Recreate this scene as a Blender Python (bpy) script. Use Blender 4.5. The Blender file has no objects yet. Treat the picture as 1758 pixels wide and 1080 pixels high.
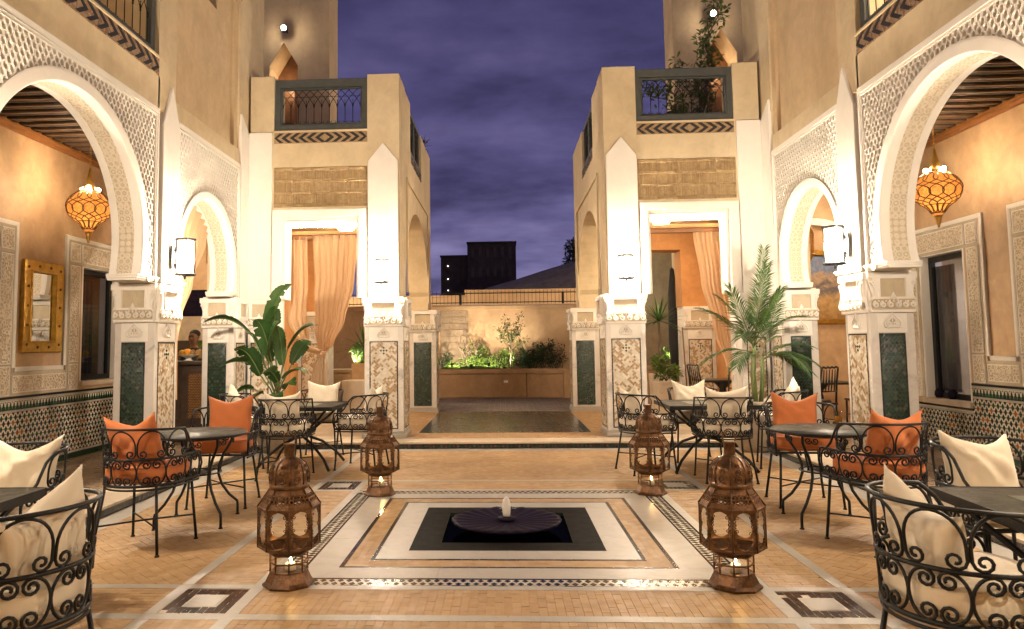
import bpy, bmesh, math, random
import numpy as np
from mathutils import Matrix, Vector
random.seed(7); np.random.seed(7)
SC = bpy.context.scene
COL = SC.collection
PI = math.pi
R = math.radians

# ------------------------------------------------------------------ camera
F, PIT, YAW, ROL, CX, CY = 1265.94, 0.0774960537, -0.0505241559, -0.0116217283, 799.715, 495.671
W0, H0, EYE = 1758.0, 1080.0, 1.55
def _rot():
    a = np.array([[1, 0, 0], [0, 0, -1], [0, 1, 0]], float)
    c, s = math.cos(YAW), math.sin(YAW); ry = np.array([[c, 0, -s], [0, 1, 0], [s, 0, c]])
    c, s = math.cos(PIT), math.sin(PIT); rx = np.array([[1, 0, 0], [0, c, s], [0, -s, c]])
    c, s = math.cos(ROL), math.sin(ROL); rz = np.array([[c, -s, 0], [s, c, 0], [0, 0, 1]])
    return rz @ rx @ ry @ a
RW = _rot()
KM = np.array([[F, 0, CX], [0, F, CY], [0, 0, 1]]) @ RW
def project(p):
    q = KM @ (np.array(p) - np.array([0, 0, EYE]))
    if q[2] < 0.05: return None
    return q[0] / q[2], q[1] / q[2]
cam_data = bpy.data.cameras.new('camera'); cam = bpy.data.objects.new('camera', cam_data); COL.objects.link(cam)
cam_data.sensor_fit = 'HORIZONTAL'; cam_data.sensor_width = 36.0
cam_data.lens = F / W0 * 36.0
cam_data.shift_x = (W0 / 2 - CX) / W0
cam_data.shift_y = (CY - H0 / 2) / W0
cam_data.clip_start = 0.05; cam_data.clip_end = 2000
rb = RW.T @ np.diag([1, -1, -1])
m4 = Matrix.Identity(4)
for i in range(3):
    for j in range(3): m4[i][j] = rb[i, j]
m4.translation = (0, 0, EYE)
cam.matrix_world = m4
SC.camera = cam
SC.view_settings.view_transform = 'Standard'; SC.view_settings.look = 'None'
SC.view_settings.exposure = 0.45; SC.view_settings.gamma = 1.0; SC.view_settings.use_curve_mapping = False
SC.render.engine = 'CYCLES'
try:
    SC.cycles.use_denoising = True; SC.cycles.denoiser = 'OPENIMAGEDENOISE'
    SC.cycles.max_bounces = 9; SC.cycles.diffuse_bounces = 5; SC.cycles.glossy_bounces = 4
    SC.cycles.transmission_bounces = 6; SC.cycles.transparent_max_bounces = 16
    SC.cycles.sample_clamp_indirect = 4.0; SC.cycles.use_light_tree = True
    SC.cycles.caustics_reflective = False; SC.cycles.caustics_refractive = False
except Exception: pass

# ------------------------------------------------------------------ node helpers
def new_mat(name):
    m = bpy.data.materials.new(name); m.use_nodes = True
    nt = m.node_tree; nt.nodes.clear()
    o = nt.nodes.new('ShaderNodeOutputMaterial'); b = nt.nodes.new('ShaderNodeBsdfPrincipled')
    nt.links.new(b.outputs[0], o.inputs[0])
    return m, nt, b
def ramp(nt, fac, stops, interp='LINEAR'):
    r = nt.nodes.new('ShaderNodeValToRGB'); r.color_ramp.interpolation = interp
    e = r.color_ramp.elements
    while len(e) > 1: e.remove(e[0])
    e[0].position = stops[0][0]; e[0].color = (*stops[0][1], 1)
    for p, c in stops[1:]:
        x = e.new(p); x.color = (*c, 1)
    nt.links.new(fac, r.inputs[0]); return r.outputs[0]
def coord(nt, kind='Object', scale=(1, 1, 1), rot=(0, 0, 0)):
    t = nt.nodes.new('ShaderNodeTexCoord'); mp = nt.nodes.new('ShaderNodeMapping')
    mp.inputs['Scale'].default_value = scale; mp.inputs['Rotation'].default_value = rot
    nt.links.new(t.outputs[kind], mp.inputs[0]); return mp.outputs[0]
def wcoord(nt, scale=(1, 1, 1), rot=(0, 0, 0)):
    t = nt.nodes.new('ShaderNodeNewGeometry'); mp = nt.nodes.new('ShaderNodeMapping')
    mp.inputs['Scale'].default_value = scale; mp.inputs['Rotation'].default_value = rot
    nt.links.new(t.outputs['Position'], mp.inputs[0]); return mp.outputs[0]
def noise(nt, vec, scale, detail=4, rough=0.55, dist=0.0):
    n = nt.nodes.new('ShaderNodeTexNoise'); n.inputs['Scale'].default_value = scale
    n.inputs['Detail'].default_value = detail; n.inputs['Roughness'].default_value = rough
    n.inputs['Distortion'].default_value = dist
    if vec is not None: nt.links.new(vec, n.inputs['Vector'])
    return n.outputs['Fac']
def mix(nt, fac, a, b, mode='MIX'):
    m = nt.nodes.new('ShaderNodeMixRGB'); m.blend_type = mode
    for s, v in ((m.inputs[0], fac), (m.inputs[1], a), (m.inputs[2], b)):
        if isinstance(v, (int, float)): s.default_value = v
        elif isinstance(v, tuple): s.default_value = (*v, 1)
        else: nt.links.new(v, s)
    return m.outputs[0]
def math_(nt, op, a, b=0.0, c=None):
    m = nt.nodes.new('ShaderNodeMath'); m.operation = op
    for s, v in zip(m.inputs, (a, b) if c is None else (a, b, c)):
        if isinstance(v, (int, float)): s.default_value = v
        else: nt.links.new(v, s)
    return m.outputs[0]
def bump(nt, b, h, strength=0.3, dist=0.02):
    n = nt.nodes.new('ShaderNodeBump'); n.inputs['Strength'].default_value = strength
    n.inputs['Distance'].default_value = dist
    nt.links.new(h, n.inputs['Height']); nt.links.new(n.outputs[0], b.inputs['Normal'])
def island(nt):
    return nt.nodes.new('ShaderNodeNewGeometry').outputs['Random Per Island']
def objrand(nt):
    return nt.nodes.new('ShaderNodeObjectInfo').outputs['Random']
def setc(nt, b, c):
    if isinstance(c, tuple): b.inputs['Base Color'].default_value = (*c, 1)
    else: nt.links.new(c, b.inputs['Base Color'])

MT = {}
def simple(key, col, rough=0.5, metal=0.0, var=0.12, nscale=6.0, bmp=0.0, bscale=40.0, spec=None, coat=0.0):
    m, nt, b = new_mat(key)
    v = wcoord(nt)
    n = noise(nt, v, nscale, 5)
    lo = tuple(c * (1 - var) for c in col); hi = tuple(min(1, c * (1 + var)) for c in col)
    setc(nt, b, ramp(nt, n, [(0.3, lo), (0.7, hi)]))
    b.inputs['Roughness'].default_value = rough; b.inputs['Metallic'].default_value = metal
    if spec is not None: b.inputs['Specular IOR Level'].default_value = spec
    if coat: b.inputs['Coat Weight'].default_value = coat; b.inputs['Coat Roughness'].default_value = 0.08
    if bmp: bump(nt, b, noise(nt, v, bscale, 4), bmp, 0.01)
    MT[key] = m; return m
def plaster(key, col, col2, rough=0.75, stain=0.25, mott=0.8):
    m, nt, b = new_mat(key)
    v = wcoord(nt)
    a = noise(nt, v, 0.9, 6, 0.62, 0.4); c = noise(nt, v, 5.5, 6, 0.6, 0.8); d = noise(nt, wcoord(nt, (1.0, 1.0, 0.6)), 1.7, 5, 0.6, 0.6)
    base = ramp(nt, a, [(0.32, col), (0.68, col2)])
    fine = ramp(nt, c, [(0.35, (0.82, 0.82, 0.82)), (0.6, (1, 1, 1)), (0.75, (1.0, 1.0, 1.0))])
    base = mix(nt, mott, base, fine, 'MULTIPLY')
    st = ramp(nt, d, [(0.38, (1 - stain, 1 - stain * 1.05, 1 - stain * 1.15)), (0.6, (1, 1, 1))])
    base = mix(nt, 0.8, base, st, 'MULTIPLY')
    setc(nt, b, base); b.inputs['Roughness'].default_value = rough
    h = noise(nt, v, 14, 6, 0.65)
    bump(nt, b, h, 0.25, 0.012)
    MT[key] = m; return m
plaster('facade', (0.61, 0.495, 0.315), (0.68, 0.57, 0.385), 0.75, 0.16, 0.5)
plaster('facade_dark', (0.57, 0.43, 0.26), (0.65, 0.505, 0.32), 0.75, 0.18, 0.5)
plaster('salmon', (0.49, 0.315, 0.165), (0.60, 0.405, 0.23), 0.6, 0.25)
plaster('orange_wall', (0.50, 0.23, 0.075), (0.60, 0.30, 0.11), 0.65, 0.25)
plaster('planter_wall', (0.36, 0.22, 0.11), (0.44, 0.28, 0.15), 0.8)
plaster('garden_wall', (0.50, 0.325, 0.18), (0.58, 0.40, 0.24), 0.85, 0.15, 0.4)
plaster('stucco', (0.76, 0.72, 0.655), (0.80, 0.765, 0.70), 0.65, 0.05, 0.2)
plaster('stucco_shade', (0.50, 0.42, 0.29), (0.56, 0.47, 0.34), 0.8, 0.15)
plaster('clay_pot', (0.44, 0.36, 0.26), (0.56, 0.47, 0.36), 0.8, 0.25)
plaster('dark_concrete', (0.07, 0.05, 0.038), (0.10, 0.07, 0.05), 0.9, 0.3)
plaster('hill_tan', (0.30, 0.245, 0.165), (0.40, 0.32, 0.21), 0.95, 0.3)

def marble(key, base, vein, rough, scale=3.0):
    m, nt, b = new_mat(key)
    v = wcoord(nt)
    n = noise(nt, v, scale, 8, 0.62, 1.6); r = objrand(nt)
    c = ramp(nt, n, [(0.30, vein), (0.40, tuple(x * 0.9 for x in base)), (0.52, base), (0.8, tuple(x * 0.95 for x in base))])
    c2 = ramp(nt, noise(nt, v, 22, 4), [(0.3, (0.86, 0.85, 0.83)), (0.65, (1, 1, 1))])
    setc(nt, b, mix(nt, 0.25, c, c2, 'MULTIPLY'))
    nt.links.new(ramp(nt, noise(nt, v, 9, 3), [(0.3, (rough * .92,) * 3), (0.7, (rough * 1.12,) * 3)]), b.inputs['Roughness'])
    MT[key] = m
marble('marble', (0.36, 0.33, 0.285), (0.40, 0.37, 0.345), 0.42)
marble('marble_grey', (0.62, 0.58, 0.53), (0.34, 0.32, 0.30), 0.25, 2.2)
marble('travertine', (0.56, 0.46, 0.34), (0.42, 0.33, 0.23), 0.35, 2.0)
marble('granite', (0.013, 0.012, 0.011), (0.008, 0.008, 0.009), 0.45, 9.0)
MT['granite'].node_tree.nodes['Principled BSDF'].inputs['IOR'].default_value = 1.06

def tile(key, cols, rough=0.16, spread=0.35, bm=0.25):
    """glazed or fired clay pieces: each mesh island gets its own tone"""
    m, nt, b = new_mat(key)
    isl = island(nt); ob = objrand(nt)
    r = math_(nt, 'FRACT', math_(nt, 'ADD', math_(nt, 'MULTIPLY', isl, 7.31), math_(nt, 'MULTIPLY', ob, 3.77)))
    n = len(cols)
    c = ramp(nt, r, [((i + 0.5) / n, cols[i]) for i in range(n)])
    v = wcoord(nt)
    f = ramp(nt, noise(nt, v, 26, 6, 0.65), [(0.28, (1 - spread,) * 3), (0.62, (1.0, 1.0, 1.0))])
    f2 = ramp(nt, noise(nt, v, 1.1, 4), [(0.3, (0.86, 0.84, 0.82)), (0.7, (1.0, 1.0, 1.0))])
    f3 = ramp(nt, noise(nt, wcoord(nt, (1.0, 1.6, 1.0)), 3.1, 7, 0.7, 0.9), [(0.34, (0.70, 0.64, 0.58)), (0.50, (1.0, 1.0, 1.0))])
    setc(nt, b, mix(nt, 0.75, mix(nt, 0.9, mix(nt, 0.9, c, f, 'MULTIPLY'), f2, 'MULTIPLY'), f3, 'MULTIPLY'))
    nt.links.new(ramp(nt, noise(nt, v, 13, 3), [(0.3, (rough * .7,) * 3), (0.7, (min(1, rough * 1.5),) * 3)]), b.inputs['Roughness'])
    bump(nt, b, noise(nt, v, 34, 4), bm, 0.006)
    MT[key] = m
tile('bejmat', [(0.415, 0.262, 0.12), (0.445, 0.288, 0.136), (0.385, 0.235, 0.103), (0.43, 0.275, 0.132), (0.465, 0.308, 0.152), (0.41, 0.254, 0.114)], 0.52, 0.28, 0.3)
tile('zel_black', [(0.016, 0.016, 0.017), (0.03, 0.027, 0.025), (0.012, 0.016, 0.022)], 0.12)
tile('zel_brown', [(0.07, 0.045, 0.03), (0.045, 0.03, 0.022), (0.10, 0.07, 0.05)], 0.12)
tile('zel_green', [(0.012, 0.05, 0.028), (0.02, 0.075, 0.042), (0.01, 0.038, 0.024)], 0.14)
tile('zel_navy', [(0.014, 0.02, 0.03), (0.02, 0.03, 0.036), (0.012, 0.014, 0.022)], 0.12)
tile('zel_cream', [(0.66, 0.60, 0.50), (0.74, 0.68, 0.58), (0.62, 0.56, 0.46)], 0.2, 0.15)
tile('zel_rust', [(0.34, 0.115, 0.022), (0.42, 0.16, 0.035), (0.28, 0.085, 0.02)], 0.16)
tile('zel_tan', [(0.38, 0.265, 0.15), (0.43, 0.31, 0.185), (0.34, 0.23, 0.125)], 0.25, 0.18)
tile('reed', [(0.52, 0.37, 0.185), (0.60, 0.45, 0.25), (0.45, 0.31, 0.15), (0.56, 0.41, 0.22)], 0.7, 0.4)
tile('paver', [(0.17, 0.14, 0.125), (0.21, 0.175, 0.155), (0.14, 0.115, 0.10)], 0.6, 0.3)
tile('stone_block', [(0.44, 0.33, 0.22), (0.50, 0.38, 0.255), (0.38, 0.28, 0.185)], 0.85, 0.3)
simple('grout', (0.42, 0.275, 0.135), 0.8)
simple('grout_light', (0.55, 0.48, 0.38), 0.8)
simple('iron', (0.0045, 0.0045, 0.005), 0.5, 0.0, 0.3, 30, 0.15, 90, 0.3)
simple('iron_frame', (0.06, 0.068, 0.068), 0.55, 0.0, 0.15, 10)
simple('black_wood', (0.012, 0.011, 0.011), 0.35, 0, 0.3, 12)
simple('beam_wood', (0.05, 0.064, 0.063), 0.65, 0, 0.3, 5, 0.3, 30)
simple('beam_edge', (0.20, 0.10, 0.045), 0.6, 0, 0.25, 5)
simple('cornice_wood', (0.27, 0.115, 0.035), 0.45, 0, 0.2, 5)
simple('dark_wood', (0.055, 0.034, 0.022), 0.5, 0, 0.3, 8, 0.2, 40)
simple('brown_wood', (0.16, 0.075, 0.03), 0.5, 0, 0.3, 8, 0.2, 40)
simple('brass', (0.55, 0.33, 0.09), 0.3, 1.0, 0.2, 12, 0.25, 30)
simple('gold', (0.50, 0.30, 0.06), 0.35, 0.85, 0.25, 14, 0.35, 26)
simple('mirror_glass', (0.86, 0.86, 0.84), 0.02, 1.0, 0.01)
simple('leather', (0.06, 0.035, 0.03), 0.45)
simple('screen_back_shade', (0.10, 0.095, 0.06), 0.8)  # dark backing colour stands in for shade inside the pierced holes
simple('blind_cloth', (0.20, 0.19, 0.18), 0.8)
simple('chevron_black', (0.014, 0.013, 0.014), 0.55)
simple('soil', (0.05, 0.035, 0.025), 0.95)
simple('porcelain', (0.75, 0.72, 0.66), 0.2)
simple('navy_glaze', (0.012, 0.009, 0.018), 0.4, 0.0, 0.35, 18, 0.15, 60, 0.15)
MT['navy_glaze'].node_tree.nodes['Principled BSDF'].inputs['IOR'].default_value = 1.12
simple('pool_green', (0.012, 0.035, 0.022), 0.2, 0, 0.4, 9)
simple('green_trim', (0.012, 0.04, 0.022), 0.2, 0, 0.3, 9)
simple('black_line', (0.012, 0.012, 0.014), 0.2, 0, 0.3, 9)
simple('skin', (0.25, 0.12, 0.07), 0.5)
simple('dark_cloth', (0.012, 0.012, 0.015), 0.8)
simple('white_cloth', (0.6, 0.58, 0.54), 0.8)
simple('hair', (0.02, 0.015, 0.012), 0.6)
simple('fruit_orange', (0.75, 0.30, 0.015), 0.4)
simple('fruit_yellow', (0.75, 0.50, 0.04), 0.4)
simple('fruit_brown', (0.30, 0.17, 0.05), 0.6)
simple('tea', (0.35, 0.13, 0.01), 0.1)
simple('wax', (0.85, 0.75, 0.55), 0.5)
simple('bark', (0.14, 0.10, 0.07), 0.85, 0, 0.3, 8, 0.5, 30)
simple('umbrella_cloth', (0.014, 0.014, 0.016), 0.85)
simple('silhouette_leaf', (0.02, 0.025, 0.018), 0.7)

# rusty pierced copper of the floor lanterns
m, nt, b = new_mat('lantern_metal'); v = coord(nt)
n = noise(nt, v, 16, 6, 0.7)
setc(nt, b, ramp(nt, n, [(0.28, (0.03, 0.014, 0.007)), (0.48, (0.095, 0.043, 0.016)), (0.62, (0.17, 0.078, 0.028)), (0.78, (0.06, 0.028, 0.014))]))
b.inputs['Metallic'].default_value = 0.55
nt.links.new(ramp(nt, noise(nt, v, 24, 4), [(0.3, (0.28,) * 3), (0.7, (0.55,) * 3)]), b.inputs['Roughness'])
vo = nt.nodes.new('ShaderNodeTexVoronoi'); vo.inputs['Scale'].default_value = 70; nt.links.new(v, vo.inputs['Vector'])
bump(nt, b, vo.outputs['Distance'], 0.5, 0.004)
MT['lantern_metal'] = m

def fabric(key, col, sheen=0.3):
    m, nt, b = new_mat(key); v = coord(nt)
    w1 = nt.nodes.new('ShaderNodeTexWave'); w1.bands_direction = 'X'; w1.inputs['Scale'].default_value = 160
    w2 = nt.nodes.new('ShaderNodeTexWave'); w2.bands_direction = 'Z'; w2.inputs['Scale'].default_value = 160
    nt.links.new(v, w1.inputs['Vector']); nt.links.new(v, w2.inputs['Vector'])
    h = mix(nt, 0.5, w1.outputs[0], w2.outputs[0], 'ADD')
    n = noise(nt, v, 5, 5)
    c = ramp(nt, n, [(0.3, tuple(x * 0.86 for x in col)), (0.7, col)])
    c = mix(nt, 0.12, c, h, 'MULTIPLY')
    setc(nt, b, c); b.inputs['Roughness'].default_value = 0.9; b.inputs['Sheen Weight'].default_value = sheen
    big = noise(nt, v, 7, 3, 0.5, 0.6)
    bump(nt, b, mix(nt, 0.15, big, h), 0.3, 0.02)
    MT[key] = m
fabric('orange_fabric', (0.47, 0.142, 0.040), 0.05); fabric('cream_fabric', (0.72, 0.625, 0.48))
def curtain_mat(key, col):
    m, nt, b = new_mat(key)
    o = [n for n in nt.nodes if n.type == 'OUTPUT_MATERIAL'][0]
    setc(nt, b, col); b.inputs['Roughness'].default_value = 0.85
    t = nt.nodes.new('ShaderNodeBsdfTranslucent'); t.inputs[0].default_value = (*col, 1)
    ms = nt.nodes.new('ShaderNodeMixShader'); ms.inputs[0].default_value = 0.35
    nt.links.new(b.outputs[0], ms.inputs[1]); nt.links.new(t.outputs[0], ms.inputs[2]); nt.links.new(ms.outputs[0], o.inputs[0])
    v = coord(nt); bump(nt, b, noise(nt, v, 90, 3), 0.2, 0.004)
    MT[key] = m
curtain_mat('curtain', (0.70, 0.475, 0.285))
curtain_mat('curtain_pale', (0.74, 0.60, 0.44))

def carved(key, base, deep, scale=13.0, strength=0.9, dist=0.02, rnd=1.0):
    """fine arabesque relief on stucco: the shade of the recessed ground is put into its colour"""
    m, nt, b = new_mat(key); v = wcoord(nt)
    vo = nt.nodes.new('ShaderNodeTexVoronoi'); vo.feature = 'SMOOTH_F1'; vo.inputs['Scale'].default_value = scale; vo.inputs['Smoothness'].default_value = 0.1; vo.inputs['Randomness'].default_value = rnd
    d = nt.nodes.new('ShaderNodeTexNoise'); d.inputs['Scale'].default_value = scale * 0.8; nt.links.new(v, d.inputs['Vector'])
    vv = nt.nodes.new('ShaderNodeVectorMath'); vv.operation = 'MULTIPLY_ADD'; vv.inputs[1].default_value = (0.05 * rnd,) * 3
    nt.links.new(d.outputs['Color'], vv.inputs[0]); nt.links.new(v, vv.inputs[2]); nt.links.new(vv.outputs[0], vo.inputs['Vector'])
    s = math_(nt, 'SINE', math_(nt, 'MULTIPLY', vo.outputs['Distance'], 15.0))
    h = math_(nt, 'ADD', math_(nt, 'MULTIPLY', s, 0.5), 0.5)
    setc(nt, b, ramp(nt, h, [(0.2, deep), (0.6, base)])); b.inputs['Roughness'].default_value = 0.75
    bump(nt, b, h, strength, dist)
    MT[key] = m
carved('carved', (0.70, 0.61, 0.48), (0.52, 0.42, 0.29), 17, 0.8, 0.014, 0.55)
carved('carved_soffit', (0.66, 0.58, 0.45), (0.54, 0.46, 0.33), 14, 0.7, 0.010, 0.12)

# dark green zellige of the pillar sides: tiny cut pieces with pale joints
m, nt, b = new_mat('green_mosaic'); v = wcoord(nt, (1, 1, 1), (PI / 4, PI / 4, 0))
vo = nt.nodes.new('ShaderNodeTexVoronoi'); vo.feature = 'DISTANCE_TO_EDGE'; vo.inputs['Scale'].default_value = 32; vo.inputs['Randomness'].default_value = 0.12; nt.links.new(v, vo.inputs['Vector'])
vc = nt.nodes.new('ShaderNodeTexVoronoi'); vc.inputs['Scale'].default_value = 32; vc.inputs['Randomness'].default_value = 0.12; nt.links.new(v, vc.inputs['Vector'])
sep = nt.nodes.new('ShaderNodeSeparateColor'); nt.links.new(vc.outputs['Color'], sep.inputs[0])
cc = ramp(nt, sep.outputs[0], [(0.0, (0.005, 0.017, 0.011)), (0.5, (0.008, 0.026, 0.017)), (0.85, (0.012, 0.036, 0.024)), (0.97, (0.06, 0.065, 0.04))])
setc(nt, b, mix(nt, ramp(nt, vo.outputs['Distance'], [(0.0, (1, 1, 1)), (0.07, (0, 0, 0))]), cc, (0.045, 0.055, 0.036)))
b.inputs['Roughness'].default_value = 0.2
bump(nt, b, ramp(nt, vo.outputs['Distance'], [(0.0, (0, 0, 0)), (0.1, (1, 1, 1))]), 0.4, 0.004)
MT['green_mosaic'] = m

tile('plank', [(0.24, 0.165, 0.10), (0.30, 0.21, 0.13), (0.20, 0.135, 0.08), (0.34, 0.245, 0.155)], 0.32, 0.35, 0.3)
# terrace planks (smoothed brown stone) and dark inlay carpet
m, nt, b = new_mat('terrace_stone'); v = wcoord(nt, (3.0, 0.7, 1))
n = noise(nt, v, 3.0, 6, 0.6, 0.5)
br = nt.nodes.new('ShaderNodeTexBrick'); br.inputs['Scale'].default_value = 1.0; br.inputs['Mortar Size'].default_value = 0.006
br.inputs['Brick Width'].default_value = 0.9; br.inputs['Row Height'].default_value = 0.15
br.inputs['Color1'].default_value = (0.85, 0.85, 0.85, 1); br.inputs['Color2'].default_value = (1, 1, 1, 1); br.inputs['Mortar'].default_value = (0.55, 0.5, 0.45, 1)
nt.links.new(wcoord(nt, (1, 1, 1), (0, 0, PI / 2)), br.inputs['Vector'])
setc(nt, b, mix(nt, 1.0, ramp(nt, n, [(0.3, (0.22, 0.15, 0.09)), (0.7, (0.38, 0.27, 0.165))]), br.outputs['Color'], 'MULTIPLY'))
b.inputs['Roughness'].default_value = 0.3
MT['terrace_stone'] = m

def leafmat(key, c1, c2, rough=0.4, transl=0.25):
    m, nt, b = new_mat(key)
    o = [n for n in nt.nodes if n.type == 'OUTPUT_MATERIAL'][0]
    r = math_(nt, 'FRACT', math_(nt, 'ADD', island(nt), objrand(nt)))
    col = ramp(nt, r, [(0.0, c1), (1.0, c2)])
    f = ramp(nt, noise(nt, coord(nt), 9, 4), [(0.3, (0.75,) * 3), (0.7, (1.1,) * 3)])
    col = mix(nt, 0.8, col, f, 'MULTIPLY')
    setc(nt, b, col); b.inputs['Roughness'].default_value = rough
    t = nt.nodes.new('ShaderNodeBsdfTranslucent'); nt.links.new(col, t.inputs[0])
    ms = nt.nodes.new('ShaderNodeMixShader'); ms.inputs[0].default_value = transl
    nt.links.new(b.outputs[0], ms.inputs[1]); nt.links.new(t.outputs[0], ms.inputs[2]); nt.links.new(ms.outputs[0], o.inputs[0])
    MT[key] = m
leafmat('banana_leaf', (0.018, 0.052, 0.012), (0.04, 0.095, 0.022), 0.32)
leafmat('palm_leaf', (0.022, 0.068, 0.012), (0.055, 0.115, 0.022), 0.62)
leafmat('shrub_leaf', (0.05, 0.11, 0.012), (0.13, 0.20, 0.028), 0.5)
leafmat('sapling_leaf', (0.09, 0.16, 0.035), (0.16, 0.22, 0.06), 0.45)
leafmat('dark_leaf', (0.012, 0.035, 0.01), (0.03, 0.06, 0.016), 0.6)
leafmat('stalk', (0.09, 0.13, 0.035), (0.14, 0.15, 0.05), 0.5, 0.05)

def glass_mat(key, tint=(1, 1, 1), refl=0.9, rough=0.02):
    m = bpy.data.materials.new(key); m.use_nodes = True; nt = m.node_tree; nt.nodes.clear()
    o = nt.nodes.new('ShaderNodeOutputMaterial'); t = nt.nodes.new('ShaderNodeBsdfTransparent'); g = nt.nodes.new('ShaderNodeBsdfGlossy')
    t.inputs[0].default_value = (*tint, 1); g.inputs['Roughness'].default_value = rough
    g.inputs[0].default_value = (refl, refl, refl, 1)
    lw_ = nt.nodes.new('ShaderNodeLayerWeight'); lw_.inputs[0].default_value = 0.5
    fr = math_(nt, 'MULTIPLY_ADD', math_(nt, 'POWER', lw_.outputs['Facing'], 4.5), 0.85, 0.035)
    ms = nt.nodes.new('ShaderNodeMixShader')
    nt.links.new(fr, ms.inputs[0]); nt.links.new(t.outputs[0], ms.inputs[1]); nt.links.new(g.outputs[0], ms.inputs[2]); nt.links.new(ms.outputs[0], o.inputs[0])
    MT[key] = m
glass_mat('glass', (0.95, 0.94, 0.91), 0.5); glass_mat('window_glass', (0.72, 0.72, 0.76))
glass_mat('water', (0.34, 0.40, 0.34), 0.07, 0.1)
def emit(key, col, strength, base=None):
    m = bpy.data.materials.new(key); m.use_nodes = True; nt = m.node_tree; nt.nodes.clear()
    o = nt.nodes.new('ShaderNodeOutputMaterial'); e = nt.nodes.new('ShaderNodeEmission')
    e.inputs[0].default_value = (*col, 1); e.inputs[1].default_value = strength
    nt.links.new(e.outputs[0], o.inputs[0]); MT[key] = m
    return m, nt, e

# ------------------------------------------------------------------ world: dusk sky with cloud
WARM = (1.0, 0.66, 0.34)
world = bpy.data.worlds.new('World'); SC.world = world; world.use_nodes = True
nt = world.node_tree; nt.nodes.clear()
wo = nt.nodes.new('ShaderNodeOutputWorld'); bg = nt.nodes.new('ShaderNodeBackground')
tc = nt.nodes.new('ShaderNodeTexCoord')
sepx = nt.nodes.new('ShaderNodeSeparateXYZ'); nt.links.new(tc.outputs['Generated'], sepx.inputs[0])
grad = ramp(nt, sepx.outputs['Z'], [(0.0, (0.178, 0.162, 0.315)), (0.10, (0.152, 0.138, 0.290)), (0.22, (0.098, 0.088, 0.212)), (0.42, (0.060, 0.0535, 0.142)), (1.0, (0.04, 0.036, 0.105))])
def skyvec(sc):
    zz = math_(nt, 'ADD', math_(nt, 'MAXIMUM', sepx.outputs['Z'], 0.0), 0.24)
    cb = nt.nodes.new('ShaderNodeCombineXYZ')
    nt.links.new(math_(nt, 'MULTIPLY', math_(nt, 'DIVIDE', sepx.outputs['X'], zz), sc[0]), cb.inputs[0])
    nt.links.new(math_(nt, 'MULTIPLY', math_(nt, 'DIVIDE', sepx.outputs['Y'], zz), sc[1]), cb.inputs[1])
    return cb.outputs[0]
cl = noise(nt, skyvec((1.0, 1.5)), 1.7, 7, 0.55, 0.1)
dark = ramp(nt, cl, [(0.34, (0.52, 0.50, 0.54)), (0.50, (1, 1, 1)), (0.68, (1.6, 1.54, 1.38))])
cl2 = noise(nt, skyvec((0.9, 1.5)), 4.6, 7, 0.56, 0.1)
dk2 = ramp(nt, cl2, [(0.34, (0.82, 0.80, 0.84)), (0.58, (1, 1, 1)), (0.75, (1.12, 1.10, 1.06))])
col = mix(nt, 1.0, mix(nt, 1.0, grad, dark, 'MULTIPLY'), dk2, 'MULTIPLY')
sky = nt.nodes.new('ShaderNodeTexSky'); sky.sky_type = 'NISHITA'; sky.sun_disc = False
sky.sun_elevation = R(-4); sky.sun_rotation = R(160)
add = mix(nt, 0.06, col, sky.outputs[0], 'ADD')
nt.links.new(add, bg.inputs[0]); bg.inputs[1].default_value = 0.80
nt.links.new(bg.outputs[0], wo.inputs[0])

# lit lamps (seen sources, and unseen ones added for more light)
emit('sconce_glow', (1.0, 0.76, 0.50), 60.0)
emit('sconce_bulb', (1.0, 0.82, 0.62), 4000.0)
emit('sconce_bulb_small', (1.0, 0.82, 0.62), 2700.0)
emit('pendant_bulb', (1.0, 0.76, 0.5), 1000.0)
emit('strip_glow', (1.0, 0.78, 0.52), 100.0)
emit('flame', (1.0, 0.55, 0.18), 500.0)
emit('spot_glow', (1.0, 0.82, 0.6), 120.0)
emit('garden_spot', (0.95, 1.0, 0.62), 300.0)
emit('room_lamp', (1.0, 0.75, 0.48), 260.0)
emit('white_lamp', (1.0, 0.95, 0.97), 75.0)
emit('room_lamp_dim', (1.0, 0.8, 0.6), 3.0)
emit('street_glow', (1.0, 0.76, 0.46), 9000.0)
emit('added_lamp_glow', (1.0, 0.74, 0.46), 110.0)
emit('inner_bulb', (1.0, 0.68, 0.38), 62.0)
emit('window_light', (1.0, 0.93, 0.85), 3.0)
m = bpy.data.materials.new('sconce_glass'); m.use_nodes = True; nt = m.node_tree; nt.nodes.clear()
o = nt.nodes.new('ShaderNodeOutputMaterial'); e = nt.nodes.new('ShaderNodeEmission'); t = nt.nodes.new('ShaderNodeBsdfTransparent'); ms = nt.nodes.new('ShaderNodeMixShader')
e.inputs[0].default_value = (1.0, 0.78, 0.5, 1); e.inputs[1].default_value = 9.0; ms.inputs[0].default_value = 0.45
nt.links.new(t.outputs[0], ms.inputs[1]); nt.links.new(e.outputs[0], ms.inputs[2]); nt.links.new(ms.outputs[0], o.inputs[0]); MT['sconce_glass'] = m
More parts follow.
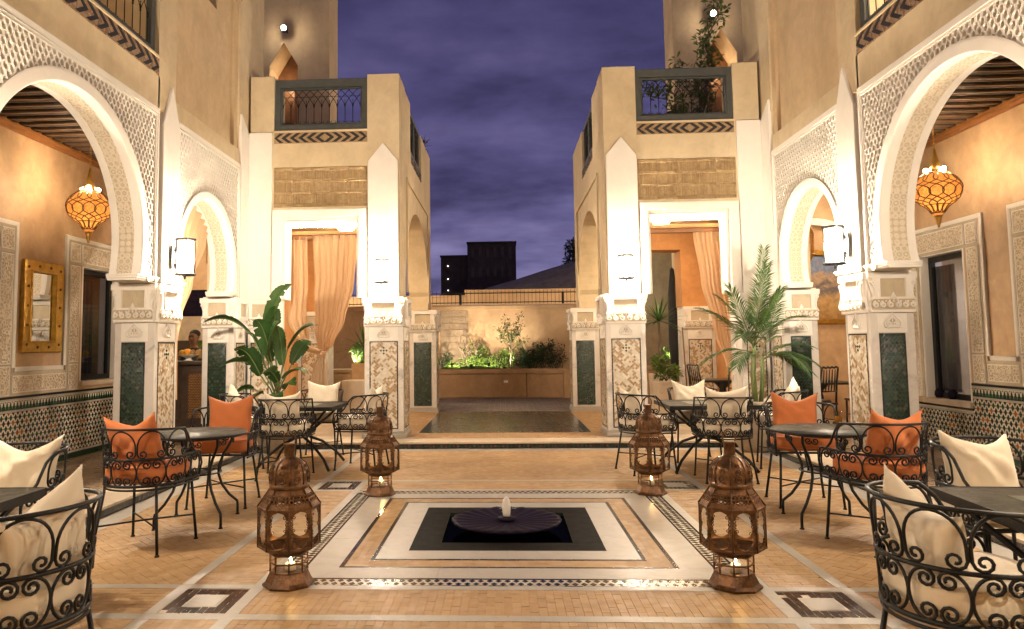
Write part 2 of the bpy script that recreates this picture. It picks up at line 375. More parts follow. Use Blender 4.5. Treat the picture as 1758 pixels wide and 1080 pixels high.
# amber glass of the hanging lamps glows from the bulb behind it
m, nt, b = new_mat('amber_glass'); v = coord(nt)
n = noise(nt, v, 40, 4, 0.7)
cc = ramp(nt, n, [(0.3, (0.45, 0.17, 0.035)), (0.7, (0.85, 0.45, 0.13))])
setc(nt, b, cc); b.inputs['Roughness'].default_value = 0.35
nt.links.new(cc, b.inputs['Emission Color']); b.inputs['Emission Strength'].default_value = 0.5
o = [n_ for n_ in nt.nodes if n_.type == 'OUTPUT_MATERIAL'][0]
tl = nt.nodes.new('ShaderNodeBsdfTranslucent'); nt.links.new(cc, tl.inputs[0]); ms = nt.nodes.new('ShaderNodeMixShader'); ms.inputs[0].default_value = 0.75
nt.links.new(b.outputs[0], ms.inputs[1]); nt.links.new(tl.outputs[0], ms.inputs[2]); nt.links.new(ms.outputs[0], o.inputs[0])
MT['amber_glass'] = m

# ------------------------------------------------------------------ mesh helpers
def tag(o, label=None, cat=None, group=None, kind=None):
    if label: o['label'] = label
    if cat: o['category'] = cat
    if group: o['group'] = group
    if kind: o['kind'] = kind
    return o
def empty(name, loc, label=None, cat=None, group=None, rz=0.0):
    o = bpy.data.objects.new(name, None); COL.objects.link(o); o.location = loc; o.rotation_euler = (0, 0, rz)
    o.empty_display_size = 0.2
    return tag(o, label, cat, group)
def wloc(o):
    v = Vector((0, 0, 0))
    while o is not None:
        v += o.location; o = o.parent
    return v
class MB:
    def __init__(s): s.v = []; s.f = []; s.m = []; s.sm = []
    def add(s, vs, fs, mi=0, smooth=False):
        k = len(s.v); s.v += [tuple(p) for p in vs]
        for f in fs: s.f.append(tuple(i + k for i in f)); s.m.append(mi); s.sm.append(smooth)
        return s
    def box(s, x0, x1, y0, y1, z0, z1, mi=0):
        x0, x1 = min(x0, x1), max(x0, x1); y0, y1 = min(y0, y1), max(y0, y1); z0, z1 = min(z0, z1), max(z0, z1)
        return s.add([(x0, y0, z0), (x1, y0, z0), (x1, y1, z0), (x0, y1, z0), (x0, y0, z1), (x1, y0, z1), (x1, y1, z1), (x0, y1, z1)],
                     [(0, 3, 2, 1), (4, 5, 6, 7), (0, 1, 5, 4), (1, 2, 6, 5), (2, 3, 7, 6), (3, 0, 4, 7)], mi)
    def prism(s, poly, ext, mi=0, back=True, smooth=False):
        """poly: 3-D points of the front face, ext: vector to the back face"""
        n = len(poly); p2 = [tuple(a + b for a, b in zip(p, ext)) for p in poly]
        fs = [tuple(range(n))] + [(i, (i + 1) % n, n + (i + 1) % n, n + i) for i in range(n)]
        if back: fs.append(tuple(range(2 * n - 1, n - 1, -1)))
        return s.add(list(poly) + p2, fs, mi, smooth)
    def tube(s, pts, r, n=6, closed=False, mi=0, cap=True, smooth=True):
        pts = [Vector(p) for p in pts]; N = len(pts)
        rs = r if isinstance(r, (list, tuple)) else [r] * N
        base = len(s.v); up = None; rings = []
        for i in range(N):
            a = pts[(i - 1) % N] if (closed or i > 0) else pts[i]; c = pts[(i + 1) % N] if (closed or i < N - 1) else pts[i]
            t = (c - a)
            if t.length < 1e-9: t = Vector((0, 0, 1))
            t.normalize()
            if up is None:
                up = Vector((0, 0, 1)) if abs(t.z) < 0.9 else Vector((1, 0, 0))
            up = (up - t * up.dot(t))
            if up.length < 1e-6: up = t.orthogonal()
            up.normalize(); b = t.cross(up)
            for k in range(n):
                an = 2 * PI * k / n
                s.v.append(tuple(pts[i] + (up * math.cos(an) + b * math.sin(an)) * rs[i]))
        for i in range(N if closed else N - 1):
            for k in range(n):
                i2 = (i + 1) % N; k2 = (k + 1) % n
                s.f.append((base + i * n + k, base + i * n + k2, base + i2 * n + k2, base + i2 * n + k)); s.m.append(mi); s.sm.append(smooth)
        if cap and not closed:
            s.f.append(tuple(base + k for k in range(n - 1, -1, -1))); s.m.append(mi); s.sm.append(False)
            s.f.append(tuple(base + (N - 1) * n + k for k in range(n))); s.m.append(mi); s.sm.append(False)
        return s
    def lathe(s, prof, n=16, c=(0, 0, 0), mi=0, smooth=True, rot=0.0, caps=True):
        base = len(s.v)
        for (r, z) in prof:
            for k in range(n):
                a = 2 * PI * (k + rot) / n; s.v.append((c[0] + r * math.cos(a), c[1] + r * math.sin(a), c[2] + z))
        for i in range(len(prof) - 1):
            for k in range(n):
                k2 = (k + 1) % n
                s.f.append((base + i * n + k, base + i * n + k2, base + (i + 1) * n + k2, base + (i + 1) * n + k)); s.m.append(mi); s.sm.append(smooth)
        if caps:
            if prof[0][0] > 1e-4: s.f.append(tuple(base + k for k in range(n - 1, -1, -1))); s.m.append(mi); s.sm.append(False)
            L = base + (len(prof) - 1) * n
            if prof[-1][0] > 1e-4: s.f.append(tuple(L + k for k in range(n))); s.m.append(mi); s.sm.append(False)
        return s
    def ball(s, c, r, n=10, mi=0, sc=(1, 1, 1)):
        m = max(4, n // 2); prof = []
        base = len(s.v)
        for i in range(m + 1):
            t = PI * i / m
            for k in range(n):
                a = 2 * PI * k / n
                s.v.append((c[0] + r * sc[0] * math.sin(t) * math.cos(a), c[1] + r * sc[1] * math.sin(t) * math.sin(a), c[2] + r * sc[2] * math.cos(t)))
        for i in range(m):
            for k in range(n):
                k2 = (k + 1) % n
                s.f.append((base + i * n + k, base + (i + 1) * n + k, base + (i + 1) * n + k2, base + i * n + k2)); s.m.append(mi); s.sm.append(True)
        return s
    def grid(s, rows, mi=0, smooth=True, closed=False):
        """rows: list of equally long point rows"""
        base = len(s.v); n = len(rows[0])
        for r in rows: s.v += [tuple(p) for p in r]
        for i in range(len(rows) - 1):
            for k in range(n if closed else n - 1):
                k2 = (k + 1) % n
                s.f.append((base + i * n + k, base + i * n + k2, base + (i + 1) * n + k2, base + (i + 1) * n + k)); s.m.append(mi); s.sm.append(smooth)
        return s
    def mesh(s, name, mats, off=(0, 0, 0), fixn=True, bevel=0.0):
        me = bpy.data.meshes.new(name)
        o = off
        vs = [(p[0] - o[0], p[1] - o[1], p[2] - o[2]) for p in s.v]
        me.from_pydata(vs, [], s.f)
        for k in mats: me.materials.append(MT[k])
        if s.f:
            me.polygons.foreach_set('material_index', s.m); me.polygons.foreach_set('use_smooth', s.sm)
        if fixn or bevel:
            bm = bmesh.new(); bm.from_mesh(me)
            if bevel:
                bmesh.ops.remove_doubles(bm, verts=bm.verts, dist=1e-5)
            bmesh.ops.recalc_face_normals(bm, faces=bm.faces)
            if bevel:
                es = [e for e in bm.edges if len(e.link_faces) == 2 and e.calc_face_angle(0) > 0.6]
                bmesh.ops.bevel(bm, geom=es, offset=bevel, segments=1, affect='EDGES', profile=0.5)
            bm.to_mesh(me); bm.free()
        me.update(); return me
    def build(s, name, mats, parent=None, world=True, kind=None, fixn=True, bevel=0.0, origin=None):
        if isinstance(mats, str): mats = [mats]
        off = wloc(parent) if (parent is not None and world) else (0, 0, 0)
        if origin is not None: off = origin
        me = s.mesh(name, mats, off, fixn, bevel)
        o = bpy.data.objects.new(name, me); COL.objects.link(o)
        if parent is not None: o.parent = parent
        if origin is not None: o.location = origin
        if kind: o['kind'] = kind
        return o
def copy_tree(o, parent=None):
    c = o.copy(); COL.objects.link(c); c.parent = parent
    for ch in list(o.children): copy_tree(ch, c)
    return c
def pxsize(pts):
    q = [project(p) for p in pts]
    if any(a is None for a in q): return 0
    xs = [a[0] for a in q]; ys = [a[1] for a in q]
    cx, cy = sum(xs) / len(xs), sum(ys) / len(ys)
    if cx < -10 or cx > W0 + 10 or cy < -10 or cy > H0 + 10: return 0
    return max(max(xs) - min(xs), max(ys) - min(ys))
def emit_pieces(name, plural, pieces, mats, parent, limit=300, minpx=10.0, one_by_one=True):
    """pieces: (polygon, extrusion, material index); the largest in the picture become parts, the rest one part"""
    ranked = sorted(((pxsize(p[0]), i) for i, p in enumerate(pieces)), reverse=True)
    single = set(i for sz, i in ranked[:limit] if sz >= minpx) if one_by_one else set()
    rest = MB()
    for i, (poly, ext, mi) in enumerate(pieces):
        if i in single:
            mb = MB().prism(poly, ext, 0, back=False)
            mb.build(name, [mats[mi]], parent, fixn=True)
        else: rest.prism(poly, ext, mi, back=False)
    if rest.f: rest.build(plural, mats, parent, kind='stuff')
def clip_rect(poly, x0, x1, y0, y1):
    for ax, lim, sg in ((0, x0, 1), (0, x1, -1), (1, y0, 1), (1, y1, -1)):
        out = []
        for i in range(len(poly)):
            a, b = poly[i], poly[(i + 1) % len(poly)]
            da, db = sg * (a[ax] - lim), sg * (b[ax] - lim)
            if da >= 0: out.append(a)
            if (da >= 0) != (db >= 0):
                t = da / (da - db); out.append((a[0] + t * (b[0] - a[0]), a[1] + t * (b[1] - a[1])))
        poly = out
        if len(poly) < 3: return []
    ar = 0
    for i in range(len(poly)): a, b = poly[i], poly[(i + 1) % len(poly)]; ar += a[0] * b[1] - a[1] * b[0]
    return poly if abs(ar) > 4e-4 else []
def scroll(w, h, rs, turns=1.35, n1=14, n2=15):
    """C-scroll as 2-D points: a paren of width w and height h whose ends curl inwards in spirals of radius rs"""
    top = [(w + (rs * (1 - 0.75 * t)) * math.cos(PI / 2 - 2 * PI * turns * t), h - rs + (rs * (1 - 0.75 * t)) * math.sin(PI / 2 - 2 * PI * turns * t)) for t in [i / (n2 - 1) for i in range(n2)]]
    arc = [(w - w * math.cos(a), h / 2 + h / 2 * math.sin(a)) for a in [PI / 2 - PI * i / n1 for i in range(1, n1)]]
    bot = [(x, h - y) for x, y in top]
    return top[::-1] + arc + bot
def arch_scroll(a, h, rs, turns=1.3, n1=14, n2=14):
    """hairpin arch whose two feet curl inwards, as 2-D points"""
    y1 = max(h - 1.25 * a, rs * 1.2)
    left = [(-a + rs + rs * (1 - 0.75 * t) * math.cos(PI + 2 * PI * turns * t), rs + rs * (1 - 0.75 * t) * math.sin(PI + 2 * PI * turns * t)) for t in [i / (n2 - 1) for i in range(n2)]]
    top = [(-a * math.cos(PI * i / n1), y1 + (h - y1) * math.sin(PI * i / n1)) for i in range(n1 + 1)]
    return left[::-1] + top + [(-x, y) for x, y in left]
def spiral2(c, r, turns=1.4, start=0.0, sgn=1, n=16):
    return [(c[0] + r * (1 - 0.8 * i / (n - 1)) * math.cos(start + sgn * 2 * PI * turns * i / (n - 1)),
             c[1] + r * (1 - 0.8 * i / (n - 1)) * math.sin(start + sgn * 2 * PI * turns * i / (n - 1))) for i in range(n)]
def point_light(name, loc, power, col=WARM, radius=0.03, parent=None):
    l = bpy.data.lights.new(name, 'POINT'); l.energy = power; l.color = col; l.shadow_soft_size = radius
    o = bpy.data.objects.new(name, l); COL.objects.link(o); o.location = loc
    if parent is not None:
        o.parent = parent; o.location = Vector(loc) - wloc(parent)
    return o
def spot_light(name, loc, target, power, col, angle, blend=0.6, radius=0.03, parent=None):
    l = bpy.data.lights.new(name, 'SPOT'); l.energy = power; l.color = col; l.shadow_soft_size = radius
    l.spot_size = angle; l.spot_blend = blend
    o = bpy.data.objects.new(name, l); COL.objects.link(o)
    o.rotation_euler = (Vector(target) - Vector(loc)).to_track_quat('-Z', 'Y').to_euler()
    o.location = loc
    if parent is not None: o.parent = parent; o.location = Vector(loc) - wloc(parent)
    return o
# ================================================================== SETTING: courtyard floor
YC = 6.48                                    # fountain centre
STEP_Y, STEP_X = 11.3, 3.74
POOL = 0.52
fl = MB().box(-STEP_X, STEP_X, -4.0, YC - POOL - .02, -0.12, -0.007).box(-STEP_X, STEP_X, YC + POOL + .02, STEP_Y, -0.12, -0.007)
fl.box(-STEP_X, -POOL - .02, YC - POOL - .02, YC + POOL + .02, -0.12, -0.007).box(POOL + .02, STEP_X, YC - POOL - .02, YC + POOL + .02, -0.12, -0.007)
floor = fl.build('courtyard_floor', 'grout'); floor['kind'] = 'structure'
POOL = 0.52
def strips(name, rects, mat, z0=-0.0065, z1=0.0, parent=None):
    for (x0, x1, y0, y1) in rects:
        MB().box(x0, x1, y0, y1, z0, z1 + random.uniform(-0.0006, 0.0006)).build(name, mat, parent or floor)
def ring(h0, h1, cy=YC):
    """rectangles of a square ring between half widths h0<h1"""
    return [(-h1, h1, cy - h1, cy - h0), (-h1, h1, cy + h0, cy + h1), (-h1, -h0, cy - h0, cy + h0), (h0, h1, cy - h0, cy + h0)]
def cuts(rect, n, along):
    x0, x1, y0, y1 = rect; out = []
    for i in range(n):
        if along == 'x': out.append((x0 + (x1 - x0) * i / n + 0.001, x0 + (x1 - x0) * (i + 1) / n - 0.001, y0, y1))
        else: out.append((x0, x1, y0 + (y1 - y0) * i / n + 0.001, y0 + (y1 - y0) * (i + 1) / n - 0.001))
    return out
def slabs(name, rects, mat, ln=0.7):
    for r_ in rects:
        w, d = r_[1] - r_[0], r_[3] - r_[2]
        strips(name, cuts(r_, max(1, round(max(w, d) / ln)), 'x' if w > d else 'y'), mat)
# marble grid lines
LX, CXS = 2.11, 1.62
ylines = [(4.29, 4.38), (4.83, 4.91), (8.05, 8.13), (8.62, 8.70)]
vert = []
for sx in (-1, 1):
    ys = [0.0, 4.29]
    for (a, b_) in ((-3.5, 4.29), (4.38, 4.83), (4.91, 8.05), (8.13, 8.62), (8.70, 11.06)):
        vert.append((sx * LX - 0.04, sx * LX + 0.04, a, b_))
        if not (a > 4.9 and b_ < 8.06) and a < 8.2: vert.append((sx * CXS - 0.04, sx * CXS + 0.04, a, b_))
    vert.append((sx * CXS - 0.04, sx * CXS + 0.04, 4.91, 8.05))
    vert.append((sx * 3.62 - 0.11, sx * 3.62 + 0.11, -3.5, 11.06))
for r_ in vert: pass
slabs('marble_strip', [(min(a, b_), max(a, b_), c, d) for a, b_, c, d in vert], 'marble', 0.9)
slabs('marble_strip', [(-3.51, 3.51, a, b_) for a, b_ in ylines], 'marble', 0.9)
slabs('marble_strip', [(-3.73, 3.73, 11.06, 11.3)], 'marble', 0.8)
slabs('marble_slab', ring(1.19, 1.42), 'marble', 0.95)
slabs('marble_slab', ring(0.75, 0.97), 'marble', 0.8)
slabs('granite_slab', ring(POOL, 0.75), 'granite', 1.2)
slabs('granite_slab', [], 'granite')
# thin dark listels made of short glazed bars
pcs = []
for h0, h1 in ((1.16, 1.19), (0.97, 1.0)):
    for (x0, x1, y0, y1) in ring(h0, h1):
        w, d = x1 - x0, y1 - y0; n = int(max(w, d) / 0.13)
        for r_ in cuts((x0, x1, y0, y1), n, 'x' if w > d else 'y'):
            z = random.uniform(-0.001, 0.0006)
            pcs.append(([(r_[0], r_[2], z), (r_[1], r_[2], z), (r_[1], r_[3], z), (r_[0], r_[3], z)], (0, 0, -0.006), 0 if random.random() < .7 else 1))
emit_pieces('listel_bar', 'listel_bars', pcs, ['zel_black', 'zel_brown'], floor, 120, 14)
# zellige frame round the fountain: cream ground, two rows of dark diamonds, dark edge lines
pcs = []; cr = []
for k, (x0, x1, y0, y1) in enumerate(ring(1.42, 1.58)):
    horiz = k < 2
    u0, u1 = (x0, x1) if horiz else (y0, y1); v0, v1 = (y0, y1) if horiz else (x0, x1)
    def P(u, v, z=0.0): return (u, v, z) if horiz else (v, u, z)
    for a, b_ in ((v0 + .001, v0 + 0.018), (v1 - 0.018, v1 - .001)):
        n = int((u1 - u0) / 0.12)
        for i in range(n):
            ua, ub = u0 + (u1 - u0) * i / n + .001, u0 + (u1 - u0) * (i + 1) / n - .001
            z = random.uniform(-0.001, 0.0005)
            pcs.append(([P(ua, a, z), P(ub, a, z), P(ub, b_, z), P(ua, b_, z)], (0, 0, -0.006), 0))
    cr.append([P(u0, v0 + 0.019, -0.0028), P(u1, v0 + 0.019, -0.0028), P(u1, v1 - 0.019, -0.0028), P(u0, v1 - 0.019, -0.0028)])
    p = 0.058; n = int((u1 - u0) / p); p = (u1 - u0) / n
    for i in range(n):
        for row in (0, 1):
            cu = u0 + p * (i + 0.5 + (0.0 if row == 0 else 0.5)); cv = v0 + 0.049 + row * 0.062
            if cu > u1 - p * 0.4: continue
            du, dv = p * 0.36, 0.030
            z = random.uniform(-0.001, 0.0005)
            col_ = random.choice([0, 0, 1, 3, 3]) if row else random.choice([0, 2, 2, 3, 1])
            pcs.append(([P(cu - du, cv, z), P(cu, cv - dv, z), P(cu + du, cv, z), P(cu, cv + dv, z)], (0, 0, -0.006), col_))
g = MB()
for q in cr: g.prism(q, (0, 0, -0.003))
g.build('zellige_ground', 'zel_cream', floor)
emit_pieces('tile', 'zellige_tiles', pcs, ['zel_black', 'zel_brown', 'zel_green', 'zel_navy'], floor, 300, 10)
# dark mosaic squares at the grid crossings
for sx in (-1, 1):
    for y0 in (4.395, 8.145):
        x0 = sx * 1.865 - 0.205; x1 = x0 + 0.41; y1 = y0 + 0.42 if y0 < 6 else y0 + 0.46
        if y0 < 6: y1 = y0 + 0.42
        sq = MB().box(x0, x1, y0, y1, -0.0065, -0.003).build('inlay_square', 'grout_light', floor)
        wb = 0.097
        MB().box(x0 + wb + .012, x1 - wb - .012, y0 + wb + .012, y1 - wb - .012, -0.0065, 0.0).build('marble_centre', 'marble', sq)
        pcs = []
        for (a, b_, c, d) in ((x0, x1, y0, y0 + wb), (x0, x1, y1 - wb, y1), (x0, x0 + wb, y0 + wb, y1 - wb), (x1 - wb, x1, y0 + wb, y1 - wb)):
            w, dd = b_ - a, d - c
            nx, ny = max(2, round(w / 0.045)), max(2, round(dd / 0.045))
            for i in range(nx):
                for j in range(ny):
                    if random.random() < 0.03: continue
                    jx = lambda: random.uniform(-0.003, 0.003)
                    xa, xb = a + w * i / nx + .002, a + w * (i + 1) / nx - .002; ya, yb = c + dd * j / ny + .002, c + dd * (j + 1) / ny - .002
                    z = random.uniform(-0.0015, 0.0)
                    pcs.append(([(xa + jx(), ya, z), (xb, ya + jx(), z), (xb + jx(), yb, z), (xa, yb + jx(), z)], (0, 0, -0.005), 0 if random.random() < .8 else 1))
        emit_pieces('mosaic_chip', 'mosaic_chips', pcs, ['zel_brown', 'zel_black'], sq, 60, 11)
# bejmat clay bricks
BW, BL = 0.052, 0.155
pcs = []
def put(poly):
    z = random.uniform(-0.0018, -0.0003); t = random.uniform(-0.0006, 0.0006)
    pcs.append(([(p[0], p[1], z + t * (i % 2)) for i, p in enumerate(poly)], (0, 0, -0.006), 0))
def running(x0, x1, y0, y1, along='y'):
    if along == 'y':
        n = max(1, round((x1 - x0) / BW)); w = (x1 - x0) / n
        for i in range(n):
            y = y0 - (i % 2) * BL * 0.5 - random.uniform(0, 0.02)
            while y < y1:
                a, b_ = max(y, y0), min(y + BL, y1)
                if b_ - a > 0.02: put([(x0 + i * w + .0012, a + .0012), (x0 + (i + 1) * w - .0012, a + .0012), (x0 + (i + 1) * w - .0012, b_ - .0012), (x0 + i * w + .0012, b_ - .0012)])
                y += BL
    else:
        n = max(1, round((y1 - y0) / BW)); w = (y1 - y0) / n
        for i in range(n):
            x = x0 - (i % 2) * BL * 0.5 - random.uniform(0, 0.02)
            while x < x1:
                a, b_ = max(x, x0), min(x + BL, x1)
                if b_ - a > 0.02: put([(a + .0012, y0 + i * w + .0012), (b_ - .0012, y0 + i * w + .0012), (b_ - .0012, y0 + (i + 1) * w - .0012), (a + .0012, y0 + (i + 1) * w - .0012)])
                x += BL
def herring(x0, x1, y0, y1, w=0.075, k=2, ang=PI / 4):
    L = w * k; cx, cy = (x0 + x1) / 2, (y0 + y1) / 2; rad = math.hypot(x1 - x0, y1 - y0) / 2 + L
    c, s = math.cos(ang), math.sin(ang); N = int(rad / w) + 2; g_ = 0.0013
    for i in range(-N, N):
        for j in range(-N, N):
            if (i - j) % (2 * k) == 0: r_ = (i * w, i * w + L, j * w, j * w + w)
            elif (i - j - k) % (2 * k) == k - 1 + 0 and False: r_ = None
            elif (i - j) % (2 * k) == 2 * k - 1: r_ = (i * w, i * w + w, j * w, j * w + L)
            else: continue
            a, b_, d, e = r_[0] + g_, r_[1] - g_, r_[2] + g_, r_[3] - g_
            q = [(cx + x * c - y * s, cy + x * s + y * c) for x, y in ((a, d), (b_, d), (b_, e), (a, e))]
            if max(p[0] for p in q) < x0 or min(p[0] for p in q) > x1 or max(p[1] for p in q) < y0 or min(p[1] for p in q) > y1: continue
            q = clip_rect(q, x0, x1, y0, y1)
            if q: put(q)
running(-1.578, 1.578, 4.382, 4.828, 'y')
running(-1.578, 1.578, 2.6, 4.288, 'y')
for (a, b_, c, d) in ring(1.002, 1.158): running(a, b_, c, d, 'x' if (d - c) < (b_ - a) else 'y')
for sx in (-1, 1):
    lo, hi = sorted((sx * 1.662, sx * 2.068))
    running(lo, hi, 2.6, 4.288, 'y'); running(lo, hi, 4.912, 8.048, 'x')
    lo, hi = sorted((sx * 2.152, sx * 3.508))
    herring(lo, hi, 2.8, 4.288); running(lo, hi, 4.382, 4.828, 'x'); herring(lo, hi, 4.912, 8.048)
    running(lo, hi, 8.132, 8.618, 'x'); herring(lo, hi, 8.702, 11.058)
running(-1.578, 1.578, 8.132, 8.618, 'x')
herring(-2.068, 2.068, 8.702, 11.058, 0.11)
emit_pieces('brick', 'bejmat_bricks', pcs, ['bejmat'], floor, 300, 10)

# ------------------------------------------------------------------ fountain
ft = empty('fountain', (0, YC, 0), 'sunken square fountain with a fluted navy bowl in the middle of the tiled floor', 'fountain')
mb = MB()
mb.box(-POOL, POOL, YC - POOL, YC + POOL, -0.125, -0.122)
for (a, b_, c, d) in ring(POOL - 0.0, POOL + 0.02): mb.box(a, b_, c, d, -0.125, -0.0075)
mb.build('basin', 'pool_green', ft)
MB().box(-POOL, POOL, YC - POOL, YC + POOL, -0.0335, -0.033).build('water', 'water', ft)
mb = MB(); n = 96; rows = []
prof = [(0.02, 0.056), (0.10, 0.050), (0.22, 0.054), (0.34, 0.062), (0.42, 0.067), (0.462, 0.069), (0.472, 0.062), (0.462, 0.05), (0.40, 0.03), (0.28, 0.002), (0.16, -0.02), (0.13, -0.12)]
for i, (r_, z) in enumerate(prof):
    row = []
    for k in range(n):
        a = 2 * PI * k / n
        f = 0.004 * math.cos(24 * a + r_ * 3.0) * min(1, r_ / 0.3) if i < 9 else 0
        row.append(((r_ + f * 0.6) * math.cos(a), YC + (r_ + f * 0.6) * math.sin(a), z + f))
    rows.append(row)
mb.grid(rows, 0, True, True)
mb.build('bowl', 'navy_glaze', ft)
MB().lathe([(0.0, 0.070), (0.07, 0.075), (0.085, 0.088), (0.06, 0.098), (0.03, 0.102), (0.026, 0.113), (0.0, 0.113)], 20, (0, YC, -.016)).build('nozzle', 'navy_glaze', ft)
mb = MB(); random.seed(3)
mb.lathe([(0.030, 0.09), (0.034, 0.12), (0.036, 0.16), (0.034, 0.20), (0.028, 0.228), (0.012, 0.25), (0.0, 0.256)], 14, (0, YC, 0))
m, nt, b = new_mat('water_foam'); setc(nt, b, (0.85, 0.82, 0.78)); b.inputs['Roughness'].default_value = 0.5; b.inputs['Transmission Weight'].default_value = 0.15
b.inputs['Alpha'].default_value = 0.75
MT['water_foam'] = m
mb.build('water_jet', 'water_foam', ft)
mb = MB()
for k in range(40):
    a = random.uniform(0, 2 * PI); r_ = random.uniform(.02, .09)
    mb.ball((r_ * math.cos(a), YC + r_ * math.sin(a), 0.1 + random.uniform(.02, .11)), random.uniform(.002, .004), 6)
mb.build('droplets', 'water_foam', ft, kind='stuff')

# ------------------------------------------------------------------ terrace (one step up) on three sides
mb = MB()
for sx in (-1, 1): mb.box(sx * (STEP_X + 0.02), sx * 7.6, -4.0, STEP_Y + 0.02, -0.1, 0.098)
mb.box(-9, 9, STEP_Y + 0.02, 21.2, -0.1, 0.098)
terrace = mb.build('terrace_floor', 'terrace_stone'); terrace['kind'] = 'structure'
def edge(x0, x1, y0, y1, nm='edge_slab'):
    for r_ in cuts((x0, x1, y0, y1), max(1, round(max(x1 - x0, y1 - y0) / 0.75)), 'x' if x1 - x0 > y1 - y0 else 'y'):
        MB().box(r_[0], r_[1], r_[2], r_[3], 0.072, 0.102).build(nm, 'travertine', terrace, bevel=0.004)
edge(-STEP_X - 0.02, STEP_X + 0.02, STEP_Y - 0.012, STEP_Y + 0.42)
for sx in (-1, 1):
    lo, hi = sorted((sx * (STEP_X - 0.012), sx * (STEP_X + 0.40))); edge(lo, hi, 1.0, STEP_Y - 0.013) if False else None
    for r_ in cuts((lo, hi, 1.0, STEP_Y - 0.014), 14, 'y'):
        MB().box(r_[0], r_[1], r_[2], r_[3], 0.072, 0.102).build('edge_slab', 'travertine', terrace, bevel=0.004)
# risers: dark interlaced zellige
mb = MB().box(-STEP_X, STEP_X, STEP_Y + 0.004, STEP_Y + 0.025, 0.0, 0.071)
for sx in (-1, 1): mb.box(sx * (STEP_X + 0.004), sx * (STEP_X + 0.025), 1.0, STEP_Y, 0.0, 0.071)
mb.build('step_riser', 'zel_black', terrace)
pcs = []
nn = 120
for i in range(nn):
    cx = -STEP_X + (i + .5) * 2 * STEP_X / nn; p = STEP_X / nn
    pcs.append(([(cx - p * .8, STEP_Y + .0035, .036), (cx, STEP_Y + .0035, .012), (cx + p * .8, STEP_Y + .0035, .036), (cx, STEP_Y + .0035, .06)], (0, .004, 0), i % 3))
for sx in (-1, 1):
    for i in range(150):
        cy = 2.0 + (i + .5) * 9.2 / 150; p = 4.6 / 150; X_ = sx * (STEP_X + .0035)
        pcs.append(([(X_, cy - p * .8, .036), (X_, cy, .012), (X_, cy + p * .8, .036), (X_, cy, .06)], (sx * .004, 0, 0), i % 3))
emit_pieces('riser_tile', 'riser_tiles', pcs, ['zel_brown', 'zel_green', 'zel_brown'], terrace, 0, 99)
tile('carpet_dark', [(.022, .018, .014), (.035, .027, .02), (.016, .016, .012)], 0.22, 0.3, 0.25)
# passage between the pavilions: beige bricks either side of a dark glazed carpet of tiles
pcs = []
mb = MB().box(-1.45, 1.43, 12.48, 16.4, 0.0985, 0.1005)
carpet = mb.build('tile_carpet', 'black_line', terrace)
nx, ny = 24, 33
for i in range(nx):
    for j in range(ny):
        x0 = -1.45 + 2.88 * i / nx; y0 = 12.48 + 3.92 * j / ny; w, d = 2.88 / nx, 3.92 / ny
        e_ = i in (0, nx - 1) or j in (0, ny - 1)
        mi = 0 if e_ else (1 if (i + j) % 2 else random.choice([2, 3, 2]))
        z = 0.1025 + random.uniform(-.0008, .0004)
        pcs.append(([(x0 + .002, y0 + .002, z), (x0 + w - .002, y0 + .002, z), (x0 + w - .002, y0 + d - .002, z), (x0 + .002, y0 + d - .002, z)], (0, 0, -.003), mi))
emit_pieces('carpet_tile', 'carpet_tiles', pcs, ['zel_black', 'carpet_dark', 'zel_green', 'carpet_dark'], carpet, 120, 10)
for k, yy in enumerate((13.6, 14.35)):
    for xx in (-0.35, 0.35):
        MB().box(xx - .13, xx + .13, yy - .13, yy + .13, 0.1, 0.1032).build('inset_square', 'zel_brown', carpet)
pcs = []
running(-2.3, -1.46, 12.0, 16.5, 'x'); running(1.44, 2.3, 12.0, 16.5, 'x'); running(-1.46, 1.44, 11.75, 12.46, 'y')
pcs = [([(p[0], p[1], p[2] + 0.1035) for p in q[0]], q[1], 0) for q in pcs]
emit_pieces('brick', 'bejmat_bricks', pcs, ['bejmat'], terrace, 0, 99)
pcs = []
for j in range(16):
    y0 = 16.45 + j * 0.26
    for i in range(34):
        x0 = -4.4 + i * 0.26 + (j % 2) * .13; z = 0.102 + random.uniform(-.002, .001)
        pcs.append(([(x0 + .004, y0 + .004, z), (x0 + .256, y0 + .004, z), (x0 + .256, y0 + .256, z), (x0 + .004, y0 + .256, z)], (0, 0, -.006), 0))
emit_pieces('paver', 'pavers', pcs, ['paver'], terrace, 150, 10)
# long stone planks of the gallery floors, flags inside the pavilions
pcs = []
for sx in (-1, 1):
    for i in range(12):
        xa = sx * (STEP_X + .405 + i * .15); xb = sx * (STEP_X + .403 + (i + 1) * .15 - .004); lo, hi = min(xa, xb), max(xa, xb)
        y = 3.6 + random.uniform(-.8, 0)
        while y < 11.3:
            y1 = min(y + .95, 11.3); z = .1 + random.uniform(-.0015, .001)
            if y1 - y > .08: pcs.append(([(lo, y + .002, z), (hi, y + .002, z), (hi, y1 - .002, z), (lo, y1 - .002, z)], (0, 0, -.004), 0))
            y += .95
    for i in range(6):
        for j in range(11):
            lo, hi = sorted((sx * (2.32 + i * .41), sx * (2.32 + i * .41 + .405))); y = 11.78 + j * .41; z = .101 + random.uniform(-.001, .001)
            pcs.append(([(lo, y, z), (hi, y, z), (hi, y + .405, z), (lo, y + .405, z)], (0, 0, -.005), 1))
emit_pieces('floor_stone', 'floor_stones', pcs, ['plank', 'travertine'], terrace, 250, 10)
# ground of the outside world
gr = MB().box(-160, 160, -40, 320, -0.3, -0.14).build('ground', 'soil'); gr['kind'] = 'structure'
